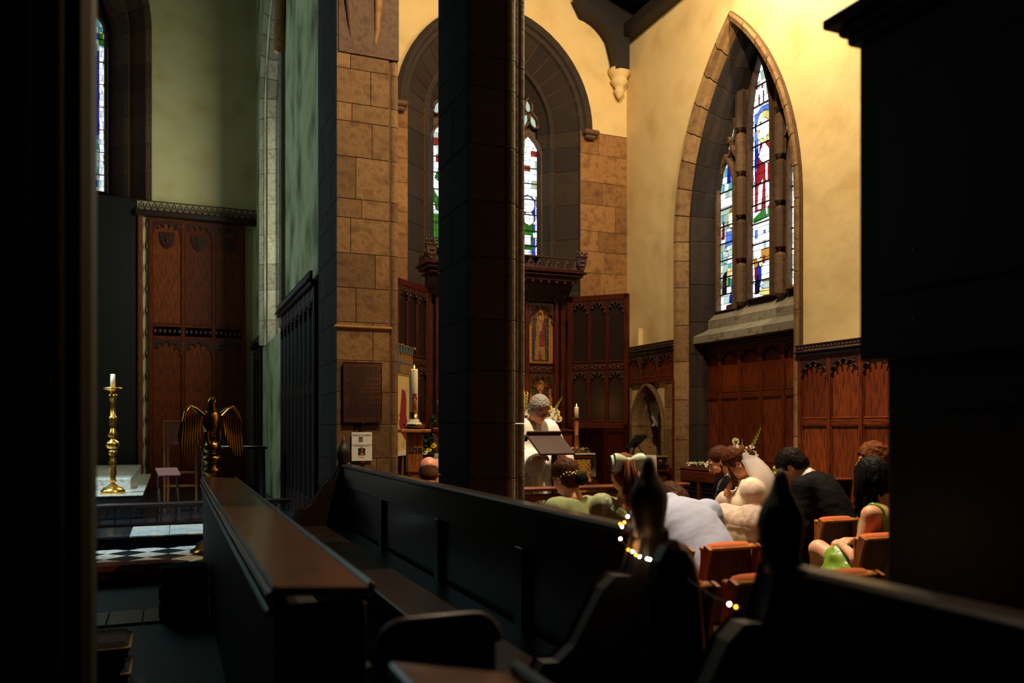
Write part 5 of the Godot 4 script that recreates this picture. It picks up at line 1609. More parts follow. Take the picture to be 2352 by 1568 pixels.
func flowers():
	flower_meshes()
	var W := "petal_white"
	var C := "petal_cream"
	bouquet("white roses and lilies with green gladiolus spikes on the radiator casing behind the bride", Vector3(6.02, 1.0, -7.72), [
		["rose", C, Vector3(-0.08, 0.33, 0.0), 0, 1.1], ["lily", W, Vector3(-0.02, 0.19, 0.03), 0, 1.1], ["lily", W, Vector3(0.05, 0.22, 0.02), 0, 1.1], ["rose", W, Vector3(-0.1, 0.16, 0.02), 0, 1.1], ["rose", W, Vector3(0.0, 0.25, 0.0), 0],
		["lily", C, Vector3(0.11, 0.2, 0.02), 0, 1.0], ["rose", W, Vector3(0.15, 0.26, 0.0), 0, 0.9], ["lily", W, Vector3(0.18, 0.17, 0.0), 0, 1.0], ["spike", "bud_green", Vector3(0.14, 0.22, 0.0), -0.35, 1.1], ["spike", "bud_green", Vector3(0.03, 0.2, -0.02), 0.03, 0.6]], 26, Vector3(0.15, 0.18, 0.06), 4)
	bouquet("white roses with trailing ivy on the altar shelf, right of the priest's head", Vector3(4.66, 1.46, -10.08), [
		["rose", C, Vector3(0.03, 0.27, 0.05), 0, 1.3], ["rose", C, Vector3(0.13, 0.22, 0.05), 0, 1.4], ["lily", W, Vector3(0.02, 0.16, 0.08), 0, 1.3], ["lily", W, Vector3(0.06, 0.24, 0.05), 0, 1.2], ["rose", W, Vector3(0.06, 0.13, 0.09), 0, 1.4], ["rose", C, Vector3(0.16, 0.14, 0.06), 0, 1.3], ["lily", W, Vector3(-0.06, 0.14, 0.07), 0, 1.3],
		["rose", W, Vector3(0.07, 0.0, 0.12), 0, 0.9], ["lily", W, Vector3(0.11, 0.2, 0.06), 0, 1.2], ["spike", "bud_green", Vector3(0.09, 0.2, 0.02), -0.45, 1.0]], 34, Vector3(0.14, 0.16, 0.08), 5)
	bouquet("white lilies with a pale green spike on the altar shelf, left of the priest's head", Vector3(4.36, 1.46, -10.12), [
		["lily", W, Vector3(-0.1, 0.24, 0.05), 0, 1.3], ["rose", W, Vector3(-0.06, 0.18, 0.06), 0, 1.4], ["rose", C, Vector3(-0.13, 0.06, 0.08), 0, 1.3], ["lily", W, Vector3(0.02, 0.2, 0.06), 0, 1.2], ["spike", "bud_green", Vector3(-0.06, 0.22, 0.02), 0.5, 1.0], ["spike", "bud_green", Vector3(0.02, 0.2, 0.0), -0.05, 1.15]], 16, Vector3(0.12, 0.16, 0.06), 6)
	bouquet("white flowers with ivy at the left end of the altar shelf", Vector3(3.2, 1.46, -9.98), [
		["lily", W, Vector3(0.0, 0.26, 0.05), 0, 1.3], ["rose", W, Vector3(0.03, 0.2, 0.06), 0, 1.3], ["spike", "bud_green", Vector3(-0.03, 0.2, 0.02), 0.4, 0.7]], 30, Vector3(0.16, 0.12, 0.08), 7)
	bouquet("trailing ivy with yellow blooms standing behind the small clothed table", Vector3(2.9, 1.12, -9.7), [
		["rose", "petal_yellow", Vector3(0.06, 0.14, 0.05), 0, 1.0], ["rose", "petal_yellow", Vector3(0.0, 0.09, 0.06), 0, 0.9], ["rose", C, Vector3(-0.05, 0.06, 0.07), 0, 0.8]], 60, Vector3(0.18, 0.2, 0.08), 8)
	garland("white blooms and ivy lying along the radiator casing, left of the groom", Vector3(5.88, 1.0, -8.56), Vector3(5.9, 1.0, -8.1), 34, [W], 9)
	garland("yellow and green posy lying on the radiator casing, right of the veil", Vector3(5.95, 1.0, -7.1), Vector3(5.95, 1.0, -6.75), 30, ["petal_yellow"], 10)
	garland("ivy and small white blooms round the foot of the altar candlestick", Vector3(4.42, 1.17, -9.38), Vector3(4.95, 1.17, -9.34), 24, [W], 11, 0.55)

# ------------------------------------------------------------------------------------ choir stalls in the foreground
func poppyhead(o: Node, x: float, z: float, m: Material):
	part("poppyhead", G.new().lathe([Vector2(0.0, 1.405), Vector2(0.013, 1.4), Vector2(0.022, 1.38), Vector2(0.032, 1.35), Vector2(0.05, 1.325), Vector2(0.068, 1.295), Vector2(0.073, 1.265), Vector2(0.068, 1.23), Vector2(0.06, 1.19), Vector2(0.06, 1.15), Vector2(0.0, 1.15)], 8, Vector3(x - 0.008, 0, z), Basis(Vector3.UP, PI / 8), 0.75), m, o)

func bench_end(o: Node, z: float, m: Material, face: float):
	var p := PackedVector2Array([Vector2(1.475, 0.18), Vector2(1.475, 1.17), Vector2(1.37, 1.17), Vector2(1.35, 1.1)])
	for k in 7:
		var t := k / 6.0
		p.append(Vector2(1.33 - 0.3 * t, 1.04 - 0.24 * t + 0.05 * sin(t * PI * 2.0)))
	p.append(Vector2(0.98, 0.72)); p.append(Vector2(0.98, 0.18))
	part("bench_end", G.new(Transform3D(Basis(), Vector3(0, 0, z))).slab(p, -0.03, 0.03, 0.008), m, o)
	part("end_post", G.new().box(Vector3(1.425, 0.68, z), Vector3(0.1, 1.0, 0.085), 0.015), m, o)
	poppyhead(o, 1.425, z, m)

func pew(label: String, z0: float, z1: float, stiles: Array):
	var o := thing("choir_pew", label, "pew")
	var m: Material = M.pew_oak
	var L := z1 - z0
	var c := (z0 + z1) / 2
	part("capping_rail", G.new().box(Vector3(1.425, 1.155, c), Vector3(0.085, 0.03, L), 0.01), m, o)
	part("top_rail", G.new().box(Vector3(1.42, 1.06, c), Vector3(0.05, 0.17, L), 0.006), m, o)
	part("bottom_rail", G.new().box(Vector3(1.42, 0.3, c), Vector3(0.05, 0.2, L), 0.006), m, o)
	for z in stiles: part("stile", G.new().box(Vector3(1.415, 0.68, z), Vector3(0.045, 0.6, 0.09), 0.006), m, o)
	for i in stiles.size() - 1:
		part("back_panel", G.new().box(Vector3(1.43, 0.68, (stiles[i] + stiles[i + 1]) / 2), Vector3(0.018, 0.6, stiles[i + 1] - stiles[i])), m, o)
	part("seat", G.new().box(Vector3(1.2, 0.62, c), Vector3(0.4, 0.035, L), 0.008), m, o)
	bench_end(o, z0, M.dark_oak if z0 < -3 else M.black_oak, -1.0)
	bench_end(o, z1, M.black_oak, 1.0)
	if z0 > -3: o.position.y = -0.012

func choir():
	pew("long dark oak choir pew with panelled back running along the arcade", -7.3, -2.28, [-7.2, -5.85, -4.5, -3.3, -2.35])
	pew("nearest dark choir pew at the lower right, its finial in front of the guests", -1.66, 0.9, [-1.6, -0.4, 0.85])
	# long reading desk
	var o := thing("choir_desk", "long polished oak book desk running into the picture from the lower left", "desk")
	var tilt := Basis(Vector3(0, 0, 1), -0.075)
	part("top_board", G.new(Transform3D(tilt, Vector3(0.395, 1.04, 0))).box(Vector3(0, 0, -5.01), Vector3(0.275, 0.03, 5.34), 0.006), M.desk_oak, o)
	part("book_lip", G.new().box(Vector3(0.535, 1.038, -5.01), Vector3(0.02, 0.04, 5.34), 0.008), M.desk_oak, o)
	for k in 2:
		part("edge_bead", G.new().tube([Vector3(0.255 - k * 0.005, 1.035 - k * 0.045, -7.68), Vector3(0.255 - k * 0.005, 1.035 - k * 0.045, -2.34)], 0.014 - k * 0.003, 8), M.desk_oak, o)
	part("front_board", G.new().box(Vector3(0.285, 0.6, -5.01), Vector3(0.04, 0.84, 5.3), 0.006), M.black_oak, o)
	part("shelf", G.new().box(Vector3(0.42, 0.8, -5.01), Vector3(0.24, 0.025, 5.3), 0.006), M.black_oak, o)
	for z in [-7.64, -5.0, -2.38]: part("desk_end", G.new().box(Vector3(0.4, 0.59, z), Vector3(0.25, 0.82, 0.05), 0.01), M.black_oak, o)
	o = thing("choir_desk", "corner of the nearest book desk at the bottom edge of the picture", "desk")
	tilt = Basis(Vector3(0, 0, 1), -0.2)
	part("top_board", G.new(Transform3D(tilt, Vector3(0.5, 1.02, 0))).box(Vector3(0, 0, -0.6), Vector3(0.25, 0.03, 1.85), 0.006), M.desk_oak, o)
	part("book_lip", G.new().box(Vector3(0.635, 1.01, -0.6), Vector3(0.02, 0.05, 1.85), 0.008), M.pew_oak, o)
	part("front_board", G.new().box(Vector3(0.41, 0.59, -0.6), Vector3(0.04, 0.8, 1.8), 0.006), M.black_oak, o)
	# rounded dark end board before it
	var rp := PackedVector2Array()
	for q in [[0.62, 1.02, 0.0], [0.47, 1.02, PI / 2]]:
		for k in 6:
			var a: float = q[2] + k * PI / 10.0
			rp.append(Vector2(q[0] + 0.06 * cos(a), q[1] + 0.06 * sin(a)))
	rp.append(Vector2(0.41, 0.18)); rp.append(Vector2(0.68, 0.18))
	o = thing("stall_end", "dark round-cornered stall end just beyond the nearest book desk", "stall")
	part("end_board", G.new(Transform3D(Basis(), Vector3(0, 0, -1.75))).slab(rp, -0.02, 0.02, 0.008), M.black_oak, o)
	var pts := []
	for q in rp: pts.append(Vector3(q.x, q.y, -1.73))
	part("edge_moulding", G.new().tube(pts, 0.012, 6), M.pew_oak, o)
	# round-backed chair in the gap between the two pews
	o = thing("round_backed_chair", "dark polished chair with a rounded back standing between the two pew ends", "chair", Vector3(1.33, 0.027, -2.0))
	var bp := PackedVector2Array([Vector2(0.1, 0.45), Vector2(0.095, 0.85)])
	for k in 9:
		var a := PI * k / 8.0
		bp.append(Vector2(0.085 * cos(a), 0.95 + 0.2 * sin(a)))
	bp.append(Vector2(-0.095, 0.85)); bp.append(Vector2(-0.1, 0.45))
	part("back", G.new().slab(bp, -0.03, 0.03, 0.02), mat("polished_black", Color(0.05, 0.04, 0.035), 0.2, {"coat": 0.6}), o)
	part("seat", G.new().box(Vector3(0, 0.45, -0.2), Vector3(0.36, 0.05, 0.4), 0.015), M.polished_black, o)
	for sx in [-1.0, 1.0]:
		for z in [-0.36, 0.0]:
			part("leg", G.new().box(Vector3(sx * 0.15, 0.22, z), Vector3(0.035, 0.44, 0.035), 0.008), M.polished_black, o)
	part("arm", G.new().tube([Vector3(0.2, 0.72, 0.0), Vector3(0.21, 0.74, -0.16), Vector3(0.2, 0.72, -0.3)], 0.016, 8).bar(Vector3(0.2, 0.45, -0.28), Vector3(0.2, 0.72, -0.28), 0.025, 0.025), M.polished_black, o)
	# organ case on the right, screen post on the left
	o = thing("organ_case", "tall black organ case with a moulded cornice filling the right edge", "organ")
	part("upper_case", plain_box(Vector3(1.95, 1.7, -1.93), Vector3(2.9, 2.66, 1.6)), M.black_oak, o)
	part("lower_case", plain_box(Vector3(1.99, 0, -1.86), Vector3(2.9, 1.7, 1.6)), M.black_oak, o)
	part("cornice", G.new().box(Vector3(2.42, 2.68, -0.15), Vector3(1.0, 0.03, 3.62), 0.01).box(Vector3(2.42, 2.71, -0.15), Vector3(1.04, 0.03, 3.66), 0.012).box(Vector3(2.42, 2.745, -0.15), Vector3(1.1, 0.035, 3.72), 0.008), M.black_oak, o)
	for q in [[-1.85, -0.75], [-0.65, 0.5]]:
		part("case_panel", G.new().box(Vector3(1.945, 2.2, (q[0] + q[1]) / 2), Vector3(0.02, 0.62, q[1] - q[0]), 0.008), M.dark_oak, o)
		part("case_panel", G.new().box(Vector3(1.985, 1.2, (q[0] + q[1]) / 2), Vector3(0.02, 0.7, q[1] - q[0]), 0.008), M.dark_oak, o)
	for q in [Vector3(1.935, 2.0, -1.72), Vector3(1.935, 1.8, -1.72), Vector3(1.935, 1.82, -1.22)]:
		part("screw_head", G.new().ball(q, Vector3(0.004, 0.007, 0.007), 8), M.brass, o)
	o = thing("screen_post", "black wooden screen post filling the left edge of the picture", "screen")
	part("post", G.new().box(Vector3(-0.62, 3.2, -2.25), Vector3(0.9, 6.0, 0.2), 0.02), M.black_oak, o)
	for x in [-0.24, -0.3, -0.5]:
		part("reed", G.new().tube([Vector3(x, 0.3, -2.14), Vector3(x, 6.0, -2.14)], 0.018, 6), M.black_oak, o)
	part("plinth", G.new().box(Vector3(-0.62, 0.24, -2.25), Vector3(0.94, 0.12, 0.26), 0.02), M.black_oak, o)
	fairy()
	# hassocks and kneelers
	var cols := [Color(0.07, 0.07, 0.1), Color(0.1, 0.06, 0.06), Color(0.05, 0.07, 0.06)]
	for k in 5:
		var h := thing("hassock", ["bottom dark embroidered hassock of the pile beside the long desk", "middle dark embroidered hassock of the pile beside the long desk", "top dark embroidered hassock of the pile beside the long desk", "dark striped hassock on the floor at the left edge", "striped hassock on top of the one at the left edge"][k], "hassock", [Vector3(0.09, 0.18, -6.2), Vector3(0.09, 0.3, -6.2), Vector3(0.09, 0.42, -6.2), Vector3(-0.3, 0.18, -4.7), Vector3(-0.3, 0.31, -4.7)][k])
		part("cushion", G.new().box(Vector3(0, 0.06, 0), Vector3(0.32, 0.115, 0.26) if k < 3 else Vector3(0.22, 0.12, 0.34), 0.025), mat("hassock%d" % k, cols[k % 3], 0.95, {"t": "weave", "s": 10.0}), h)
		for j in 3:
			part("stripe", G.new().box(Vector3(0.01 * j, 0.03 + j * 0.03, 0.001), Vector3(0.24, 0.008, 0.264) if k < 3 else Vector3(0.2, 0.008, 0.346), 0.003), mat("wool%d" % j, [Color(0.4, 0.3, 0.3), Color(0.3, 0.35, 0.3), Color(0.45, 0.35, 0.12)][j], 0.95), h)
	var kn := thing("long_kneeler", "long brown embroidered kneeler with a row of gold dots on its edge", "kneeler", Vector3(-0.75, 0.18, -7.75))
	part("pad", G.new().box(Vector3(0, 0.08, 0), Vector3(1.6, 0.16, 0.3), 0.04), mat("kneeler_brown", Color(0.45, 0.2, 0.07), 0.9, {"t": "mottle", "s": 6.0}), kn)
	for k in 30:
		part("gold_dot", G.new().ball(Vector3(-0.77 + k * 0.053, 0.06 + (0.012 if k % 2 else 0.0), 0.15), Vector3(0.008, 0.008, 0.004), 6), M.gold_paint, kn)
	var th := thing("floor_threshold", "pale timber threshold boards in the choir floor left of the desk", "board", Vector3(-0.2, 0.18, -6.25))
	for k in 3: part("plank", G.new().box(Vector3(-0.3 + k * 0.22, 0.008, 0), Vector3(0.215, 0.016, 0.42), 0.003), M.pale_oak, th)

func fairy():
	var o := thing("fairy_lights", "string of tiny warm fairy lights wound round the black pew finials", "lights")
	var pts := [Vector3(1.393, 1.122, -2.4), Vector3(1.381, 1.206, -2.351), Vector3(1.358, 1.182, -2.36), Vector3(1.364, 1.173, -2.358), Vector3(1.371, 1.187, -2.355), Vector3(1.349, 1.136, -2.342), Vector3(1.357, 1.105, -2.306), Vector3(1.354, 1.104, -2.275), Vector3(1.354, 1.096, -2.254), Vector3(1.354, 1.094, -2.232), Vector3(1.36, 1.092, -2.197), Vector3(1.362, 1.092, -2.185), Vector3(1.319, 1.095, -2.052), Vector3(1.331, 1.075, -1.938), Vector3(1.337, 1.047, -1.828), Vector3(1.325, 1.045, -1.746), Vector3(1.328, 1.042, -1.723), Vector3(1.326, 1.047, -1.702)]
	part("wire", G.new().tube(pts, 0.0015, 4), M.black, o)
	for i in pts.size() - 1:
		if i in [0, 12, 13, 14]: continue
		var w: bool = i in [1, 3, 5, 7, 9, 10, 11, 15]
		part("fairy_bulb", G.new().ball(pts[i], 0.0035 if w else 0.003, 8), mat("fairy_white", Color(1, 0.95, 0.9), 0.4, {"em": 60.0, "ec": Color(1.0, 0.84, 0.7)}) if w else mat("fairy_amber", Color(1, 0.7, 0.3), 0.4, {"em": 28.0, "ec": Color(1.0, 0.55, 0.12)}), o)
	for p in [pts[6], pts[11]]:
		var l := OmniLight3D.new()
		l.name = "fairy_light"
		l.light_energy = 0.004
		l.light_color = Color(1.0, 0.65, 0.3)
		l.light_size = 0.02
		l.omni_range = 20.0
		l.omni_attenuation = 2.0
		l.shadow_enabled = true
		o.add_child(l, true)
		l.position = p + Vector3(0, 0.02, 0.02)

# ------------------------------------------------------------------------------------ sanctuary at the far left
func sanctuary():
	# pavement: diamonds on the choir level, squares on the step
	var fl := shell("floor_pavement")
	var d := 0.275
	for i in range(-3, 4):
		for j in range(-3, 4):
			var x := -0.6 + (i + j) * d * 0.7072
			var z := -9.25 + (i - j) * d * 0.7072
			if z > -8.55 or z < -9.68 or x > 0.8: continue
			part("floor_tile", G.new().box(Vector3(x, 0.183, z), Vector3(d - 0.004, 0.012, d - 0.004), 0.002, Basis(Vector3.UP, PI / 4)), M.pave_white if (absi(i + j) % 2 == 0) else M.pave_dark, fl)
	part("step_riser", plain_box(Vector3(-6.5, 0.0, -10.2), Vector3(1.6, 0.305, -9.75)), M.pave_dark, fl)
	for k in 9:
		part("step_slab", G.new().box(Vector3(-2.2 + k * 0.4, 0.318, -10.2), Vector3(0.395, 0.02, 0.88), 0.004), M.pave_white if k % 3 != 1 else M.pave_dark, fl)
	part("footpace", G.new().box(Vector3(-2.6, 0.46, -14.2), Vector3(4.54, 0.3, 5.0), 0.01), M.pave_dark, fl)
	part("footpace_top", G.new().box(Vector3(-2.6, 0.613, -14.2), Vector3(4.56, 0.02, 5.02), 0.006), M.pave_white, fl)
	part("upper_step", G.new().box(Vector3(-2.6, 0.7, -14.9), Vector3(4.2, 0.16, 4.4), 0.01), M.pave_white, fl)
	# low pierced rail
	var o := thing("altar_rail", "low dark sanctuary rail with a row of pierced circles under its top", "rail", Vector3(0, 0.32, -10.75))
	part("top_rail", G.new().box(Vector3(-0.1, 0.25, 0), Vector3(3.0, 0.045, 0.16), 0.012), M.pew_oak, o)
	part("bottom_rail", G.new().box(Vector3(-0.1, 0.02, 0), Vector3(3.0, 0.04, 0.08), 0.01), M.black_oak, o)
	for k in 36:
		ring(o, "pierced_circle", Transform3D(Basis(), Vector3(-1.55 + k * 0.083, 0.165, 0)), oval(0, 0, 0.03, 0.04, 10), 0.014, -0.015, 0.015, M.black_oak)
		if k % 2 == 0: part("baluster", G.new().box(Vector3(-1.55 + (k - 0.5) * 0.083, 0.13, 0), Vector3(0.016, 0.2, 0.04), 0.004), M.black_oak, o)
	# pavement candlestick
	o = thing("pavement_candlestick", "tall ornate gilt candlestick with a white candle on the marble step", "candlestick", Vector3(-0.69, 0.623, -12.0))
	var S := 0.0011
	var prof := [Vector2(0, 1480), Vector2(135, 1480), Vector2(138, 1450), Vector2(112, 1425), Vector2(100, 1410), Vector2(66, 1398), Vector2(20, 1355), Vector2(40, 1338), Vector2(30, 1295), Vector2(44, 1235), Vector2(36, 1172), Vector2(43, 1155), Vector2(26, 1140), Vector2(52, 1108), Vector2(30, 1085), Vector2(36, 1060), Vector2(24, 1040), Vector2(46, 1010), Vector2(48, 970), Vector2(24, 953), Vector2(60, 940), Vector2(80, 900), Vector2(64, 862), Vector2(30, 840), Vector2(24, 820), Vector2(50, 800), Vector2(58, 785), Vector2(36, 745), Vector2(30, 712), Vector2(20, 695), Vector2(40, 668), Vector2(30, 652), Vector2(46, 605), Vector2(44, 566), Vector2(30, 555), Vector2(24, 392), Vector2(32, 380), Vector2(44, 335), Vector2(50, 306), Vector2(24, 290), Vector2(34, 262), Vector2(104, 240), Vector2(106, 225), Vector2(60, 215), Vector2(0, 215)]
	var secs := [["base", 0, 6], ["lower_stem", 6, 18], ["knop", 18, 25], ["upper_stem", 25, 39], ["drip_pan", 39, 44]]
	for s in secs:
		var pr := []
		for i in range(s[1], s[2] + 1): pr.append(Vector2(prof[i].x * S, (1480.0 - prof[i].y) * S))
		if s[1] > 0: pr.push_front(Vector2(0, pr[0].y))
		if s[2] < 44: pr.push_back(Vector2(0, pr[-1].y))
		part(s[0], G.new().lathe(pr, 20), M.gold, o)
	part("candle", G.new().lathe([Vector2(0.0, 1.39), Vector2(0.031, 1.39), Vector2(0.029, 1.56), Vector2(0.0, 1.565)], 14), M.wax, o)
	# brass eagle
	eagle()
	# folding reading stand
	o = thing("reading_stand", "small dark reading stand with a pinkish top beside the marble steps", "stand", Vector3(-0.02, 0.31, -11.2), 0.2)
	part("top", G.new(Transform3D(Basis(Vector3.RIGHT, 0.35), Vector3(0, 0.62, 0))).box(Vector3.ZERO, Vector3(0.26, 0.025, 0.24), 0.006), mat("pink_hide", Color(0.4, 0.24, 0.2), 0.5), o)
	for sx in [-1.0, 1.0]:
		part("leg", G.new().bar(Vector3(sx * 0.11, 0, 0.12), Vector3(sx * 0.11, 0.6, -0.05), 0.02, 0.02).bar(Vector3(sx * 0.11, 0, -0.12), Vector3(sx * 0.11, 0.6, 0.05), 0.02, 0.02), M.black_oak, o)
	# clergy chair with a cloth
	o = thing("clergy_chair", "open oak stall frame hung with a faded pink cloth behind the eagle", "chair", Vector3(0.17, 0.31, -13.3))
	for x in [-0.24, -0.19, 0.2]:
		part("upright", G.new().box(Vector3(x, 0.64, 0), Vector3(0.035, 1.28, 0.05), 0.006), M.light_wood, o)
	for y in [1.26, 0.5, 0.3]:
		part("crosspiece", G.new().box(Vector3(-0.01, y, 0), Vector3(0.46, 0.035, 0.045), 0.006), M.light_wood, o)
	var rows := []
	for i in 9:
		var row := []
		for j in 5: row.append(Vector3(-0.18 + i * 0.045, 1.22 - j * 0.075, 0.03 + 0.012 * sin(i * 1.6 + j)))
		rows.append(row)
	part("cloth", G.new().sheet(rows), mat("pink_cloth", Color(0.6, 0.36, 0.3), 0.9), o)
	# table with papers
	o = thing("clergy_table", "dark table with loose white papers on it behind the brass eagle", "table", Vector3(0.85, 0.31, -12.6))
	part("tabletop", G.new().box(Vector3(0, 0.88, 0), Vector3(0.9, 0.04, 0.4), 0.008), M.dark_oak, o)
	for sx in [-1.0, 1.0]:
		part("leg", G.new().box(Vector3(sx * 0.4, 0.43, 0), Vector3(0.06, 0.86, 0.3), 0.01), M.black_oak, o)
	for k in 3:
		solo("loose_paper", G.new().box(Vector3(0.55 + k * 0.24, 1.216, -12.55 + 0.05 * k), Vector3(0.2, 0.003, 0.28), 0.0, Basis(Vector3.UP, k * 0.4)), M.paper, ["left loose white sheet on the dark table behind the eagle", "middle loose white sheet on the dark table behind the eagle", "right loose white sheet on the dark table behind the eagle"][k], "paper")
	# panelling of the east wall
	o = thing("chancel_panelling", "tall dark oak panelling with carved shields on the chancel's east wall", "panelling")
	var T := frame(Vector3(0, 0, -17.56), EX, EY)
	panelling(o, T, [-0.345, 0.24, 0.81, 1.38], [[0.7, 3.2, 0.3], [3.5, 5.5, 0.25]], 0.3, 5.55, 0.06)
	part("end_post", G.new(T).box(Vector3(-0.53, 2.95, 0.06), Vector3(0.1, 5.3, 0.12), 0.02), mat("warm_oak", Color(0.5, 0.25, 0.1), 0.4, {"t": "grain", "s": Vector3(4, 0.4, 4)}), o)
	for k in 12: part("leaf_boss", G.new(T).ball(Vector3(-0.42, 0.8 + k * 0.42, 0.05), Vector3(0.03, 0.1, 0.03), 8), M.oak_carved, o)
	for k in 3:
		var x: float = -0.05 + k * 0.57
		var g := G.new(T)
		shield(g, x, 5.13, 0.015, 0.28, 0.34)
		for i in 16:
			var a := TAU * i / 16.0
			g.bar(Vector3(x + 0.05 * cos(a), 5.13 + 0.06 * sin(a), 0.04), Vector3(x + 0.11 * cos(a), 5.13 + 0.13 * sin(a), 0.038), 0.014, 0.012, 0.003)
		g.ball(Vector3(x, 5.13, 0.04), 0.035, 8)
		part("carved_shield", g, M.oak_carved, o)
		var b := G.new(T)
		for i in 6: b.ball(Vector3(x - 0.22 + i * 0.088, 3.36, 0.03), Vector3(0.04, 0.05, 0.025), 7)
		b.box(Vector3(x, 3.36, 0.01), Vector3(0.52, 0.2, 0.04), 0.01)
		part("carved_band", b, M.oak_carved, o)
	part("cornice", G.new(T).box(Vector3(0.5, 5.62, 0.08), Vector3(2.25, 0.12, 0.16), 0.02), M.dark_oak, o)
	for k in 19:
		var x := -0.5 + k * 0.115
		var g := G.new(T)
		g.tube([Vector3(x - 0.05, 5.68, 0.13), Vector3(x - 0.03, 5.78, 0.13), Vector3(x, 5.83, 0.13), Vector3(x + 0.03, 5.78, 0.13), Vector3(x + 0.05, 5.68, 0.13)], 0.013, 5)
		g.ball(Vector3(x, 5.74, 0.13), Vector3(0.018, 0.025, 0.012), 6)
		part("cresting_arch", g, M.oak_carved, o)
	part("cresting_rail", G.new(T).box(Vector3(0.5, 5.85, 0.13), Vector3(2.25, 0.02, 0.03), 0.005), M.oak_carved, o)
	# south panelling of the sanctuary
	o = thing("chancel_panelling", "dark oak panelling with a sloping line of carved heads under the stained plaster", "panelling")
	T = frame(Vector3(1.6, 0, 0), EZ, EY)
	var xs := []
	for k in 9: xs.append(-13.0 + k * 0.39)
	panelling(o, T, xs, [[0.6, 1.9, 0.0], [2.0, 3.05, 0.22]], 0.3, 3.15, 0.05, "black_oak", "dark_oak", "dark_oak")
	cornice(o, T, -13.1, -9.88, 3.24, 0.12, 0.08)
	o = thing("chancel_panelling", "short run of carved oak panelling in the sanctuary window recess", "panelling")
	T = frame(Vector3(2.1, 0, 0), EZ, EY)
	panelling(o, T, [-15.8, -15.1, -14.4, -13.7, -13.2], [[0.6, 2.9, 0.22]], 0.3, 3.0, 0.05, "black_oak", "dark_oak", "dark_oak")
	cornice(o, T, -15.85, -13.15, 3.1, 0.14, 0.12)
	o = thing("chancel_panelling", "oak panelling in the far corner of the sanctuary, below the narrow plaster strip", "panelling")
	T = frame(Vector3(1.6, 0, 0), EZ, EY)
	panelling(o, T, [-17.5, -16.9, -16.25], [[0.6, 2.9, 0.22]], 0.3, 3.0, 0.05, "black_oak", "dark_oak", "dark_oak")
	cornice(o, T, -17.5, -16.0, 3.1, 0.12, 0.08)

func eagle():
	var o := thing("eagle_lectern", "brass eagle lectern with raised wings in the dark sanctuary", "lectern", Vector3(0.41, 0.18, -9.2), 0.25)
	part("base", G.new().lathe([Vector2(0.0, 0.0), Vector2(0.22, 0.0), Vector2(0.22, 0.03), Vector2(0.17, 0.06), Vector2(0.15, 0.1), Vector2(0.09, 0.14), Vector2(0.06, 0.2), Vector2(0.0, 0.2)], 20), M.brass, o)
	part("stem", G.new().lathe([Vector2(0.0, 0.2), Vector2(0.05, 0.2), Vector2(0.04, 0.4), Vector2(0.07, 0.48), Vector2(0.04, 0.55), Vector2(0.035, 0.78), Vector2(0.09, 0.83), Vector2(0.1, 0.87), Vector2(0.06, 0.9), Vector2(0.085, 0.95), Vector2(0.11, 1.0), Vector2(0.06, 1.02), Vector2(0.0, 1.02)], 16), M.brass, o)
	part("orb", G.new().ball(Vector3(0, 1.1, 0), 0.09, 14), M.brass, o)
	part("body", G.new().ball(Vector3(0, 1.37, 0.0), Vector3(0.1, 0.17, 0.1), 14), M.brass, o)
	part("head", G.new().tube([Vector3(0, 1.44, 0.01), Vector3(-0.01, 1.54, 0.03), Vector3(-0.015, 1.59, 0.05), Vector3(-0.01, 1.615, 0.07)], [0.075, 0.055, 0.045, 0.025], 10).tube([Vector3(-0.01, 1.6, 0.08), Vector3(-0.01, 1.59, 0.125), Vector3(-0.01, 1.565, 0.135)], [0.018, 0.012, 0.003], 6), M.brass, o)
	for s in [-1.0, 1.0]:
		part("leg", G.new().tube([Vector3(s * 0.055, 1.26, 0.04), Vector3(s * 0.06, 1.18, 0.055), Vector3(s * 0.05, 1.13, 0.06)], [0.035, 0.022, 0.016], 8), M.brass, o)
		var w := Node3D.new()
		w.name = "wing"
		o.add_child(w, true)
		part("wing_arm", G.new().tube([Vector3(s * 0.08, 1.43, 0.0), Vector3(s * 0.16, 1.5, -0.02), Vector3(s * 0.22, 1.53, -0.02), Vector3(s * 0.27, 1.47, 0.0), Vector3(s * 0.3, 1.36, 0.01)], [0.04, 0.035, 0.028, 0.026, 0.018], 8, 0.7), M.brass, w)
		for k in 8:
			var t := k / 7.0
			var a := Vector3(s * lerpf(0.12, 0.3, t), lerpf(1.47, 1.4, t), -0.01)
			var b := Vector3(s * lerpf(0.13, 0.31, t), lerpf(1.2, 1.0, sin(t * 2.2)), 0.02)
			part("feather", G.new().tube([a, (a + b) * 0.5 + Vector3(s * 0.01, 0, -0.01), b], [0.026, 0.03, 0.008], 7, 0.3), M.brass, w)
	var tail := G.new()
	for k in 5:
		tail.tube([Vector3((k - 2) * 0.02, 1.26, -0.06), Vector3((k - 2) * 0.035, 1.08, -0.12)], [0.02, 0.012], 6, 0.4)
	part("tail", tail, M.brass, o)

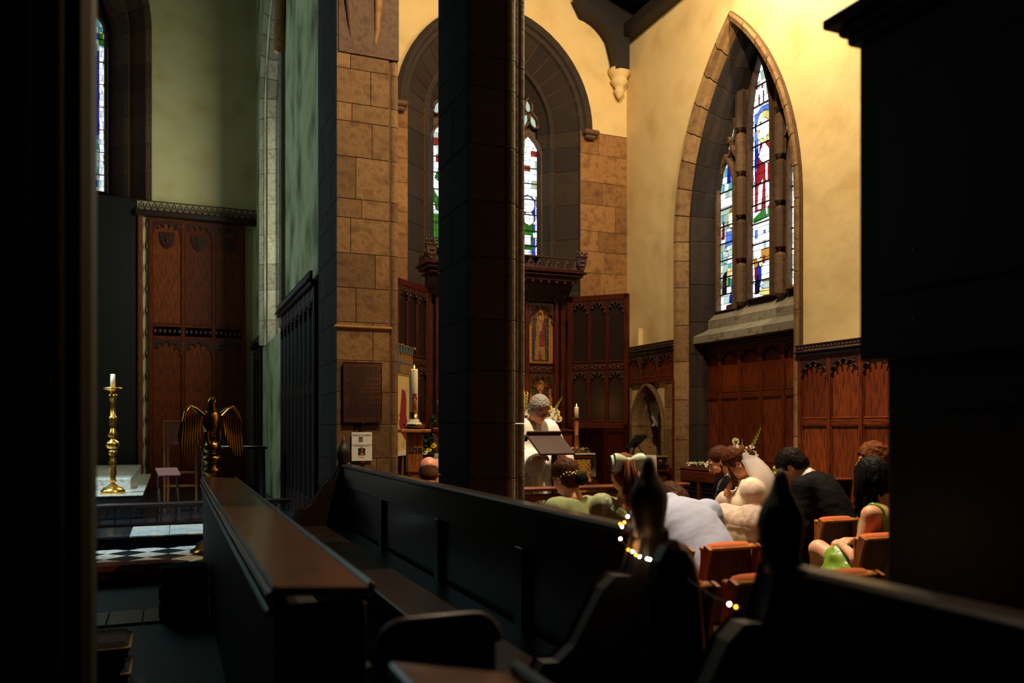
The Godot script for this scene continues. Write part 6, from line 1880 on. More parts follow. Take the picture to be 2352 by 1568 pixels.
# ------------------------------------------------------------------------------------ smooth bodies: tapered capsules and ellipsoids joined by a soft minimum
class Blob:
	var ty := PackedInt32Array()     # 0 cone, 1 ellipsoid; +2 cut away
	var A := PackedVector3Array()
	var B := PackedVector3Array()
	var ra := PackedFloat32Array()
	var rb := PackedFloat32Array()
	var kk := PackedFloat32Array()
	var R0 := PackedVector3Array()
	var R1 := PackedVector3Array()
	var R2 := PackedVector3Array()
	var X := Transform3D()
	var noise: FastNoiseLite = null
	var n_amp := 0.0
	var n_scale := Vector3.ONE * 10.0
	var n_basis := Basis()
	var fold_n := 0.0
	var fold_amp := 0.0
	var fold_c := Vector3.ZERO
	var fold_y := Vector2(0.2, 1.2)
	func cone(a: Vector3, b: Vector3, r0: float, r1: float, k := 0.03, cut := false) -> Blob:
		ty.append(2 if cut else 0); A.append(X * a); B.append(X * b - X * a); ra.append(r0); rb.append(r1); kk.append(k)
		R0.append(Vector3.ZERO); R1.append(Vector3.ZERO); R2.append(Vector3.ZERO)
		return self
	func ell(c: Vector3, r: Vector3, k := 0.03, b := Basis(), cut := false) -> Blob:
		var q := X.basis.orthonormalized() * b
		ty.append(3 if cut else 1); A.append(X * c); B.append(r); ra.append(minf(r.x, minf(r.y, r.z))); rb.append(0); kk.append(k)
		R0.append(q.x); R1.append(q.y); R2.append(q.z)
		return self
	func chain(pts: Array, rs: Array, k := 0.03) -> Blob:
		for i in pts.size() - 1: cone(pts[i], pts[i + 1], rs[i], rs[i + 1], k)
		return self
	func one(i: int, p: Vector3) -> float:
		var q := p - A[i]
		if ty[i] & 1:
			q = Vector3(R0[i].dot(q), R1[i].dot(q), R2[i].dot(q))
			var r := B[i]
			var s := q / r
			var l := s.length()
			if l < 1e-4: return -ra[i]
			return l * (l - 1.0) / (s / r).length()
		var b := B[i]
		var h := clampf(q.dot(b) / maxf(b.length_squared(), 1e-9), 0.0, 1.0)
		return (q - b * h).length() - ra[i] - (rb[i] - ra[i]) * h
	func eval(p: Vector3, list: PackedInt32Array) -> float:
		var d := 10.0
		for i in list:
			var e := one(i, p)
			var k := kk[i]
			if ty[i] & 2:
				e = -e
				var h := maxf(k - absf(d - e), 0.0) / k
				d = maxf(d, e) + h * h * k * 0.25
			else:
				var h := maxf(k - absf(d - e), 0.0) / k
				d = minf(d, e) - h * h * k * 0.25
		if n_amp > 0.0 and absf(d) < 0.06:
			var q := n_basis * p * n_scale
			d += n_amp * noise.get_noise_3d(q.x, q.y, q.z)
		if fold_amp > 0.0 and absf(d) < 0.1:
			var v := p - fold_c
			var a := atan2(v.x, v.z)
			var f := smoothstep(fold_y.y, fold_y.x, p.y)
			d += fold_amp * f * sin(fold_n * a + 1.6 * sin(a * 3.0 + p.y * 2.0))
		return d
	func all() -> PackedInt32Array:
		var l := PackedInt32Array()
		for i in ty.size(): l.append(i)
		return l
	# first point from p along dir where the surface is met
	func hit(p: Vector3, dir: Vector3) -> Vector3:
		var l := all()
		for s in 90:
			var d := eval(p, l)
			if d < 0.001: break
			p += dir * maxf(d * 0.7, 0.001)
		return p
	func bounds() -> AABB:
		var bb := AABB()
		var first := true
		for i in ty.size():
			if ty[i] & 2: continue
			var m: float = ra[i]
			var b := AABB(A[i], Vector3.ZERO)
			if ty[i] & 1:
				m = maxf(B[i].x, maxf(B[i].y, B[i].z))
			else:
				b = b.expand(A[i] + B[i]); m = maxf(ra[i], rb[i])
			b = b.grow(m + 0.01)
			bb = b if first else bb.merge(b)
			first = false
		return bb.grow(0.03 + n_amp + fold_amp)
	# vertices, normals and indices of the surface on cells of the given size, inside box if it is given
	func net(cell: float, out: Array, box = null):
		var bb: AABB = bounds()
		if box != null: bb = bb.intersection(box)
		var org := bb.position
		var nx := int(bb.size.x / cell) + 2
		var ny := int(bb.size.y / cell) + 2
		var nz := int(bb.size.z / cell) + 2
		var sy := nx
		var sz := nx * ny
		var val := PackedFloat32Array()
		val.resize(nx * ny * nz)
		val.fill(99.0)
		var idx := PackedInt32Array()
		idx.resize(nx * ny * nz)
		idx.fill(-1)
		var every := all()
		var K := 6
		var br := K * cell * 0.87
		var cells := PackedInt32Array()
		for bz in range(0, nz, K):
			for by in range(0, ny, K):
				for bx in range(0, nx, K):
					var c := org + Vector3(bx + K * 0.5, by + K * 0.5, bz + K * 0.5) * cell
					var list := PackedInt32Array()
					for i in every:
						if one(i, c) < br * 1.25 + kk[i] + 0.01 + n_amp + fold_amp: list.append(i)
					if list.is_empty(): continue
					if absf(eval(c, list)) > br * 1.35 + 0.015 + n_amp + fold_amp: continue
					for z in range(bz, mini(bz + K + 1, nz)):
						for y in range(by, mini(by + K + 1, ny)):
							var r := z * sz + y * sy
							var p := org + Vector3(bx, y, z) * cell
							for x in range(bx, mini(bx + K + 1, nx)):
								if val[r + x] > 98.0: val[r + x] = eval(p, list)
								p.x += cell
					for z in range(bz, mini(bz + K, nz - 1)):
						for y in range(by, mini(by + K, ny - 1)):
							for x in range(bx, mini(bx + K, nx - 1)): cells.append(z * sz + y * sy + x)
		var V: PackedVector3Array = out[0]
		var N: PackedVector3Array = out[1]
		var I: PackedInt32Array = out[2]
		var off := [0, 1, sy, sy + 1, sz, sz + 1, sz + sy, sz + sy + 1]
		var corner := [Vector3(0, 0, 0), Vector3(1, 0, 0), Vector3(0, 1, 0), Vector3(1, 1, 0), Vector3(0, 0, 1), Vector3(1, 0, 1), Vector3(0, 1, 1), Vector3(1, 1, 1)]
		var edges := [[0, 1], [2, 3], [4, 5], [6, 7], [0, 2], [1, 3], [4, 6], [5, 7], [0, 4], [1, 5], [2, 6], [3, 7]]
		var w := PackedFloat32Array()
		w.resize(8)
		for c in cells:
			var m := 0
			for k in 8:
				w[k] = val[c + off[k]]
				if w[k] < 0.0: m += 1
			if m == 0 or m == 8: continue
			var s := Vector3.ZERO
			var n := 0
			for e in edges:
				var a := w[e[0]]
				var b := w[e[1]]
				if (a < 0.0) != (b < 0.0):
					s += corner[e[0]].lerp(corner[e[1]], a / (a - b)); n += 1
			s /= n
			var z := c / sz
			var y := (c - z * sz) / sy
			var x := c - z * sz - y * sy
			idx[c] = V.size()
			V.append(org + (Vector3(x, y, z) + s) * cell)
			var g := Vector3(w[1] - w[0] + w[3] - w[2] + w[5] - w[4] + w[7] - w[6], w[2] - w[0] + w[3] - w[1] + w[6] - w[4] + w[7] - w[5], w[4] - w[0] + w[5] - w[1] + w[6] - w[2] + w[7] - w[3])
			N.append(g.normalized())
		for c in cells:
			if idx[c] < 0: continue
			var i0 := val[c] < 0.0
			for ax in 3:
				var da: int = [1, sy, sz][ax]
				var d1: int = [sy, sz, 1][ax]
				var d2: int = [sz, 1, sy][ax]
				if i0 == (val[c + da] < 0.0): continue
				if c - d1 - d2 < 0: continue
				var p := idx[c - d1 - d2]
				var q := idx[c - d1]
				var r := idx[c]
				var t := idx[c - d2]
				if p < 0 or q < 0 or r < 0 or t < 0: continue
				if i0: I.append_array([p, q, r, p, r, t])
				else: I.append_array([p, r, q, p, t, r])
		out[0] = V; out[1] = N; out[2] = I

func blob_mesh(jobs: Array) -> ArrayMesh:
	# jobs: [blob, cell size, box or null]
	var out := [PackedVector3Array(), PackedVector3Array(), PackedInt32Array()]
	for j in jobs: j[0].net(j[1], out, j[2] if j.size() > 2 else null)
	# relax once so that the steps of the grid do not show
	var a := []
	a.resize(Mesh.ARRAY_MAX)
	a[Mesh.ARRAY_VERTEX] = out[0]
	a[Mesh.ARRAY_NORMAL] = out[1]
	a[Mesh.ARRAY_INDEX] = out[2]
	var m := ArrayMesh.new()
	if out[0].size(): m.add_surface_from_arrays(Mesh.PRIMITIVE_TRIANGLES, a)
	return m

func blob() -> Blob:
	var b := Blob.new()
	b.noise = fn
	return b

# ------------------------------------------------------------------------------------ anatomy
# head in its own frame: origin between the ears, y up, face towards +z
func add_head(s: Blob, o := {}):
	var f: float = o.get("f", 1.0)    # narrower face for women
	s.ell(Vector3(0, 0.035, -0.012), Vector3(0.077, 0.092, 0.098), 0.02)
	s.ell(Vector3(0, -0.035, 0.028), Vector3(0.06 * f, 0.085, 0.066), 0.03)
	s.ell(Vector3(0, -0.094, 0.05), Vector3(0.028 * f, 0.022, 0.028), 0.03)
	for e in [-1.0, 1.0]:
		s.ell(Vector3(e * 0.038, -0.03, 0.056), Vector3(0.026, 0.026, 0.026), 0.025)
		s.ell(Vector3(e * 0.048, -0.066, 0.016), Vector3(0.02, 0.03, 0.034), 0.03)
	s.ell(Vector3(0, 0.022, 0.074), Vector3(0.05, 0.013, 0.016), 0.02)
	for e in [-1.0, 1.0]:
		s.ell(Vector3(e * 0.031, 0.001, 0.096), Vector3(0.018, 0.011, 0.016), 0.012, Basis(), true)
		s.ell(Vector3(e * 0.031, -0.002, 0.079), Vector3(0.0135, 0.0115, 0.012), 0.004)
	s.cone(Vector3(0, 0.008, 0.088), Vector3(0, -0.034, 0.109), 0.008, 0.0125, 0.012)
	for e in [-1.0, 1.0]: s.ell(Vector3(e * 0.012, -0.039, 0.098), Vector3(0.008, 0.008, 0.011), 0.008)
	s.ell(Vector3(0, -0.061, 0.087), Vector3(0.022, 0.0055, 0.01), 0.006)
	s.ell(Vector3(0, -0.073, 0.085), Vector3(0.019, 0.0065, 0.01), 0.006)
	s.ell(Vector3(0, -0.0668, 0.097), Vector3(0.022, 0.0016, 0.008), 0.003, Basis(), true)
	for e in [-1.0, 1.0]:
		s.ell(Vector3(e * 0.077, -0.008, -0.008), Vector3(0.009, 0.033, 0.02), 0.01, Basis(Vector3.UP, e * 0.35) * Basis(Vector3.RIGHT, -0.2))
		s.ell(Vector3(e * 0.084, -0.006, -0.002), Vector3(0.005, 0.019, 0.01), 0.004, Basis(Vector3.UP, e * 0.35), true)

# hand at a wrist: b.z points along the fingers, b.y out of the back of the hand; side = +1 puts the thumb at +x
func add_hand(s: Blob, at: Vector3, b: Basis, side: float, curl := 0.5, k := 0.92):
	var keep := s.X
	s.X = keep * Transform3D(b.orthonormalized(), at)
	s.cone(Vector3(0, 0, -0.02), Vector3(0, 0, 0.03), 0.024 * k, 0.026 * k, 0.02)
	s.ell(Vector3(0, 0, 0.05) * k, Vector3(0.04, 0.016, 0.048) * k, 0.02)
	for i in 4:
		var x := (-0.03 + 0.02 * i) * k * side
		var l: float = [0.062, 0.074, 0.08, 0.072][i] * k
		var a := Vector3(x, 0.002, 0.085 * k)
		var c1 := curl * 0.8
		var p1 := a + Vector3(0, -sin(c1) * l * 0.45, cos(c1) * l * 0.45)
		var c2 := curl * 1.9
		var p2 := p1 + Vector3(0, -sin(c2) * l * 0.32, cos(c2) * l * 0.32)
		var c3 := curl * 2.6
		var p3 := p2 + Vector3(0, -sin(c3) * l * 0.25, cos(c3) * l * 0.25)
		s.chain([Vector3(x * 0.7, 0, 0.045 * k), a, p1, p2, p3], [0.0095 * k, 0.0095 * k, 0.0088 * k, 0.0082 * k, 0.007 * k], 0.004)
	var t0 := Vector3(side * 0.026, -0.004, 0.018) * k
	var t1 := Vector3(side * 0.05, -0.012, 0.048) * k
	s.chain([t0, t1, t1 + Vector3(-side * 0.004 * curl, -0.01, 0.03) * k, t1 + Vector3(-side * 0.014 * curl, -0.016, 0.052) * k], [0.016 * k, 0.0115 * k, 0.0105 * k, 0.008 * k], 0.008)
	s.X = keep

# ------------------------------------------------------------------------------------ people
# A seated pose in its own frame: +z is where the person faces, origin on the floor under the hips.
func seated(o := {}) -> Dictionary:
	var p := {}
	var lean: float = o.get("lean", 0.05)
	var hip: float = o.get("hip", 0.53)
	var sc: float = o.get("scale", 1.0)
	var sw: float = o.get("shoulders", 0.185)
	var L := Basis(Vector3.RIGHT, lean)
	var H := Vector3(0, hip, 0)
	p.hip = H
	p.waist = H + L * Vector3(0, 0.2, 0.0) * sc
	p.chest = H + Basis(Vector3.RIGHT, lean * 1.15) * Vector3(0, 0.37, 0.0) * sc
	var U := Basis(Vector3.RIGHT, lean * 1.25)
	p.neck = H + U * Vector3(0, 0.55, -0.02) * sc
	for e in [-1, 1]:
		p["sh%d" % e] = H + U * Vector3(e * sw, 0.485, -0.015) * sc
		p["hipj%d" % e] = H + Vector3(e * 0.09, -0.01, 0)
		p["knee%d" % e] = Vector3(e * o.get("knees", 0.12), hip - 0.02, 0.44)
		p["ankle%d" % e] = Vector3(e * o.get("knees", 0.12), 0.09, 0.4)
		p["toe%d" % e] = p["ankle%d" % e] + Vector3(e * 0.02, -0.05, 0.16)
		p["el%d" % e] = p["sh%d" % e] + Basis(Vector3.RIGHT, lean * 0.6) * Vector3(e * 0.06, -0.28, 0.06) * sc
		p["wr%d" % e] = Vector3(e * 0.06, hip + 0.1, 0.3)
	var hp: float = o.get("pitch", 0.2)
	var hy: float = o.get("turn", 0.0)
	p.hb = Basis(Vector3.UP, hy) * Basis(Vector3.RIGHT, hp) * Basis(Vector3(0, 0, 1), o.get("roll", 0.0))
	p.head = p.neck + U * Vector3(0, 0.045, 0.01) + p.hb * Vector3(0, 0.115, 0.03)
	p.U = U
	for k in o.get("set", {}): p[k] = o.set[k]
	return p

func skin_body(p: Dictionary, hs := 1.0, curl := 0.5) -> Blob:
	var s := blob()
	s.ell(p.hip + Vector3(0, 0.03, 0), Vector3(0.16, 0.12, 0.12), 0.06)
	s.ell((p.waist + p.hip) * 0.5, Vector3(0.135, 0.15, 0.1), 0.06, p.U)
	s.ell(p.chest, Vector3(0.15, 0.17, 0.105), 0.06, p.U)
	s.cone(p["sh-1"], p.sh1, 0.05, 0.05, 0.06)
	s.cone(p.neck + p.U * Vector3(0, -0.07, 0.0), p.head + p.hb * Vector3(0, -0.05, -0.02), 0.062 * hs, 0.05 * hs, 0.05)
	for e in [-1, 1]:
		s.chain([p["sh%d" % e], p["el%d" % e], p["wr%d" % e]], [0.05, 0.038, 0.025], 0.03)
		s.chain([p["hipj%d" % e], p["knee%d" % e], p["ankle%d" % e]], [0.085, 0.058, 0.04], 0.03)
		s.cone(p["ankle%d" % e], p["toe%d" % e], 0.04, 0.032, 0.03)
	return s

func head_blob(p: Dictionary, o := {}) -> Blob:
	var s := blob()
	s.X = Transform3D(p.hb, p.head)
	add_head(s, o)
	s.cone(Vector3(0, -0.05, -0.02), Vector3(0, -0.05, -0.02) + p.hb.inverse() * (p.neck - p.head) * 0.75, 0.05, 0.057, 0.03)
	return s

func hands_blob(p: Dictionary, curl := 0.5) -> Array:
	var r := []
	for e in [-1, 1]:
		var s := blob()
		var d: Vector3 = (p["wr%d" % e] - p["el%d" % e]).normalized()
		if p.has("hd%d" % e): d = p["hd%d" % e]
		var up: Vector3 = p.get("hu%d" % e, Vector3(0, 1, 0))
		var x := up.cross(d).normalized()
		add_hand(s, p["wr%d" % e] + d * 0.015, Basis(x, d.cross(x), d), p.get("th%d" % e, -e), curl)
		r.append(s)
	return r

func body_mesh(p: Dictionary, o := {}, curl := 0.5) -> ArrayMesh:
	var jobs := [[skin_body(p, o.get("neck", 1.0), curl), 0.017], [head_blob(p, o), 0.0055]]
	if not o.get("no_hands", false):
		for h in hands_blob(p, curl): jobs.append([h, 0.0055])
	return blob_mesh(jobs)

# jacket, shirt or dress top: the torso and sleeves a little outside the body
func top_blob(p: Dictionary, g := 0.018, sleeve := 1.0, low := true) -> Blob:
	var s := blob()
	s.ell(p.hip + Vector3(0, 0.04, -0.0), Vector3(0.165 + g, 0.13, 0.125 + g), 0.08)
	s.ell((p.waist + p.hip) * 0.5 + Vector3(0, 0.02, 0), Vector3(0.15 + g, 0.17, 0.11 + g), 0.08, p.U)
	s.ell(p.chest, Vector3(0.16 + g, 0.185, 0.11 + g), 0.08, p.U)
	s.cone(p["sh-1"] + Vector3(0, 0.005, 0), p.sh1 + Vector3(0, 0.005, 0), 0.055 + g * 0.6, 0.055 + g * 0.6, 0.08)
	s.cone(p.neck + p.U * Vector3(0, -0.09, 0), p.neck + p.U * Vector3(0, -0.03, 0.0), 0.09, 0.068, 0.05)
	for e in [-1, 1]:
		var w: Vector3 = p["el%d" % e].lerp(p["wr%d" % e], 0.92) if sleeve >= 1.0 else p["el%d" % e]
		if sleeve >= 1.0: s.chain([p["sh%d" % e], p["el%d" % e], w], [0.055 + g, 0.046 + g, 0.034 + g], 0.035)
		elif sleeve > 0.0: s.cone(p["sh%d" % e], p["sh%d" % e].lerp(p["el%d" % e], sleeve), 0.055 + g, 0.05 + g, 0.035)
	return s

func legs_blob(p: Dictionary, g := 0.016) -> Blob:
	var s := blob()
	s.ell(p.hip + Vector3(0, 0.02, 0), Vector3(0.17, 0.12, 0.13), 0.06)
	for e in [-1, 1]:
		s.chain([p["hipj%d" % e], p["knee%d" % e], p["ankle%d" % e] + Vector3(0, 0.02, 0)], [0.085 + g, 0.06 + g, 0.045 + g], 0.04)
	return s

func shoes(o: Node, p: Dictionary, m: Material):
	for e in [-1, 1]:
		var s := blob()
		s.cone(p["ankle%d" % e] + Vector3(0, -0.045, -0.03), p["toe%d" % e], 0.042, 0.038, 0.02)
		part("shoe", blob_mesh([[s, 0.012]]), m, o)

# hair over the skull in the head's frame: a cap cut back from the face, then locks
func cap(p: Dictionary, grow: float, front: float, low: float, amp := 0.006) -> Blob:
	var s := blob()
	s.X = Transform3D(p.hb, p.head)
	s.ell(Vector3(0, 0.04, -0.014), Vector3(0.078 + grow, 0.093 + grow, 0.099 + grow), 0.02)
	s.ell(Vector3(0, -0.03, -0.055), Vector3(0.066 + grow, 0.07 + low, 0.05 + grow), 0.03)
	s.ell(Vector3(0, -0.055, 0.1), Vector3(0.1, 0.11 + front, 0.085), 0.015, Basis(), true)
	for e in [-1.0, 1.0]: s.ell(Vector3(e * 0.09, -0.03, 0.012), Vector3(0.03, 0.05, 0.034), 0.01, Basis(), true)
	s.n_amp = amp
	s.n_scale = Vector3(60, 18, 22)
	s.n_basis = p.hb.inverse()
	return s

func person(label: String, at: Vector3, face: Vector2) -> Node3D:
	return thing("person", label, "person", at, atan2(face.x, face.y))

func place(p: Dictionary, head_at: Vector3, face: Vector2) -> Vector3:
	# the floor point that brings the pose's head to head_at
	var b := Basis(Vector3.UP, atan2(face.x, face.y))
	var h: Vector3 = b * p.head
	return Vector3(head_at.x - h.x, 0.0, head_at.z - h.z)

func people():
	mat("skin", Color(0.83, 0.56, 0.43), 0.5, {"sss": 0.12})
	mat("skin_ruddy", Color(0.8, 0.5, 0.38), 0.5, {"sss": 0.12})
	mat("skin_pale", Color(0.87, 0.62, 0.48), 0.5, {"sss": 0.12})
	for h in [["hair_dark", Color(0.09, 0.055, 0.035)], ["hair_brown", Color(0.3, 0.155, 0.07)], ["hair_auburn", Color(0.46, 0.24, 0.085)], ["hair_grey", Color(0.62, 0.58, 0.53)], ["hair_black", Color(0.06, 0.038, 0.034)], ["stubble", Color(0.36, 0.21, 0.14)]]:
		mat(h[0], h[1], 0.6, {"spec": 0.22, "t": "strand", "s": Vector3(9, 1.5, 9), "n": "grain_n", "ns": 0.4})
	mat("suit_black", Color(0.022, 0.02, 0.02), 0.8, {"t": "weave", "s": 12.0, "spec": 0.25})
	mat("suit_charcoal", Color(0.06, 0.05, 0.045), 0.8, {"t": "weave", "s": 12.0, "spec": 0.25})
	mat("shirt_white", Color(0.9, 0.88, 0.85), 0.8)
	mat("shirt_blue", Color(0.66, 0.68, 0.78), 0.8)
	mat("sage", Color(0.5, 0.53, 0.33), 0.75, {"sheen": 0.3})
	mat("sage_pale", Color(0.57, 0.6, 0.42), 0.75, {"sheen": 0.3})
	mat("green_satin", Color(0.45, 0.58, 0.15), 0.4, {"sheen": 0.3})
	mat("ivory", Color(0.93, 0.85, 0.72), 0.75, {"sheen": 0.2})
	mat("tulle", Color(0.95, 0.86, 0.78), 0.8, {"a": 0.62})
	mat("veil", Color(0.95, 0.9, 0.86), 0.8, {"a": 0.42})
	mat("alb", Color(0.88, 0.86, 0.82), 0.85, {"n": "weave", "s": 3.0, "ns": 0.05})
	mat("stole", Color(0.9, 0.86, 0.78), 0.7, {"t": "weave", "s": 5.0})
	priest()
	bun_guest()
	bow_guest()
	blue_shirt_man()
	groom()
	bride()
	dark_haired_man()
	bearded_man()
	green_dress_woman()
	bald_man()

func wrinkle(s: Blob, amp: float, scale := Vector3(7, 14, 7)) -> Blob:
	s.n_amp = amp
	s.n_scale = scale
	return s

# ---- the priest stands behind the lectern and looks down
func priest():
	var p := {}
	p.hip = Vector3(0, 0.97, 0)
	p.waist = Vector3(0, 1.14, 0.0)
	p.chest = Vector3(0, 1.29, 0.0)
	p.neck = Vector3(0, 1.475, 0.03)
	p.U = Basis(Vector3.RIGHT, 0.06)
	for e in [-1, 1]:
		p["sh%d" % e] = Vector3(e * 0.19, 1.415, 0.0)
		p["el%d" % e] = Vector3(e * 0.25, 1.16, 0.06)
		p["wr%d" % e] = Vector3(e * 0.13, 1.16, 0.29)
		p["hd%d" % e] = Vector3(-e * 0.2, 0.1, 0.95).normalized()
		p["hipj%d" % e] = Vector3(e * 0.09, 0.93, 0)
		p["knee%d" % e] = Vector3(e * 0.1, 0.5, 0.02)
		p["ankle%d" % e] = Vector3(e * 0.11, 0.09, 0)
		p["toe%d" % e] = Vector3(e * 0.14, 0.04, 0.16)
	p.hb = Basis(Vector3.UP, 0.1) * Basis(Vector3.RIGHT, 0.5)
	p.head = p.neck + Vector3(0, 0.05, 0.015) + p.hb * Vector3(0, 0.1, 0.03)
	var face := Vector2(0.12, 1.0)
	var o := person("grey-haired priest in glasses and white robes, looking down at the lectern", place(p, Vector3(3.24, 0, -7.16), face), face)
	o.position.y = 0.06
	part("body", body_mesh(p, {}, 0.5), M.skin_ruddy, o)
	var s := blob()
	s.ell(p.chest + Vector3(0, 0.0, 0), Vector3(0.19, 0.2, 0.14), 0.08)
	s.cone(p["sh-1"], p.sh1, 0.07, 0.07, 0.08)
	s.cone(Vector3(0, 1.38, 0.0), Vector3(0, 1.45, 0.02), 0.1, 0.075, 0.05)
	s.ell(Vector3(0, 1.0, 0.0), Vector3(0.22, 0.35, 0.17), 0.1)
	s.ell(Vector3(0, 0.55, 0.0), Vector3(0.27, 0.6, 0.21), 0.1)
	s.ell(Vector3(0, 0.08, 0.0), Vector3(0.4, 0.2, 0.34), 0.02, Basis(), true)
	for e in [-1, 1]:
		s.chain([p["sh%d" % e], p["el%d" % e] + Vector3(e * 0.03, -0.04, 0), p["wr%d" % e] + Vector3(0, -0.06, -0.06)], [0.085, 0.12, 0.12], 0.06)
	s.cone(Vector3(0, 1.5, 0.09), Vector3(0, 1.38, 0.16), 0.045, 0.012, 0.02, true)
	s.fold_n = 13.0
	s.fold_amp = 0.016
	s.fold_y = Vector2(0.6, 1.42)
	s.n_amp = 0.01
	s.n_scale = Vector3(10, 4, 10)
	part("alb", blob_mesh([[s, 0.014]]), M.alb, o)
	# stole
	for e in [-1.0, 1.0]:
		var rows := []
		for i in 26:
			var t := i / 25.0
			var y := 1.47 - t * 0.95
			var x: float = e * (0.075 + 0.05 * smoothstep(0.0, 0.3, t) + 0.02 * t)
			var row := []
			for j in 4:
				var q := s.hit(Vector3(x + (j - 1.5) * 0.035, y, 0.6), Vector3(0, 0, -1))
				if q.z < 0.0: q = Vector3(x + (j - 1.5) * 0.03, y, 0.08)
				row.append(q + Vector3(0, 0, 0.006))
			rows.append(row)
		var back := [[], []]
		for j in 4:
			var x2: float = e * 0.075 + (j - 1.5) * 0.03
			back[0].append(Vector3(x2 * 0.95, 1.5, -0.06)); back[1].append(Vector3(x2, 1.52, 0.02))
		part("stole", G.new().sheet(back + rows), M.stole, o)
		for k in 9:
			var fl := PackedVector2Array([Vector2(-0.012, 0), Vector2(0.01, 0.0), Vector2(0.016, 0.03), Vector2(0.004 + 0.01 * sin(k), 0.085), Vector2(-0.008, 0.04)])
			var q := s.hit(Vector3(e * (0.135 + 0.03 * sin(k * 2.1)), 0.53 + 0.028 * k, 0.6), Vector3(0, 0, -1))
			part("flame_embroidery", G.new(Transform3D(Basis(Vector3(0, 0, 1), 0.4 * sin(k * 1.7)), q + Vector3(0, 0, 0.009))).slab(fl, 0.0, 0.004), mat("flame_thread%d" % (k % 3), [Color(0.75, 0.2, 0.04), Color(0.85, 0.5, 0.08), Color(0.4, 0.12, 0.05)][k % 3], 0.7), o)
	# collar, hair, glasses, brows
	part("black_collar", G.new().lathe([Vector2(0.062, 0.0), Vector2(0.066, 0.045)], 20, Vector3(0, 1.455, 0.03), Basis(Vector3.RIGHT, 0.2)), M.suit_black, o)
	part("white_tab", G.new().box(Vector3(0.0, 1.45, 0.105), Vector3(0.045, 0.05, 0.008), 0.003, Basis(Vector3.RIGHT, -0.3)), M.shirt_white, o)
	var h := cap(p, 0.014, 0.02, 0.0, 0.009)
	h.n_scale = Vector3(45, 45, 45)
	part("hair", blob_mesh([[h, 0.0065]]), M.hair_grey, o)
	glasses(o, p)
	brows(o, p, M.hair_grey)

func glasses(o: Node, p: Dictionary):
	var T := Transform3D(p.hb, p.head)
	var g := G.new(T)
	for e in [-1.0, 1.0]:
		var pts := []
		for k in 13: pts.append(Vector3(e * 0.032 + 0.025 * cos(TAU * k / 12), -0.004 + 0.018 * sin(TAU * k / 12), 0.104))
		g.tube(pts, 0.003, 6)
		g.tube([Vector3(e * 0.057, 0.002, 0.104), Vector3(e * 0.08, 0.004, 0.05), Vector3(e * 0.084, 0.002, -0.01)], 0.0028, 6)
	g.tube([Vector3(-0.008, 0.0, 0.107), Vector3(0.008, 0.0, 0.107)], 0.003, 6)
	part("glasses", g, M.black, o)

func brows(o: Node, p: Dictionary, m: Material):
	var T := Transform3D(p.hb, p.head)
	for e in [-1.0, 1.0]:
		part("eyebrow", G.new(T).tube([Vector3(e * 0.014, 0.019, 0.093), Vector3(e * 0.033, 0.024, 0.089), Vector3(e * 0.05, 0.017, 0.077)], [0.004, 0.005, 0.003], 6), m, o)
		part("eyelid_line", G.new(T).tube([Vector3(e * 0.02, -0.007, 0.091), Vector3(e * 0.032, -0.009, 0.0925), Vector3(e * 0.043, -0.006, 0.088)], 0.0018, 5), M.hair_dark, o)

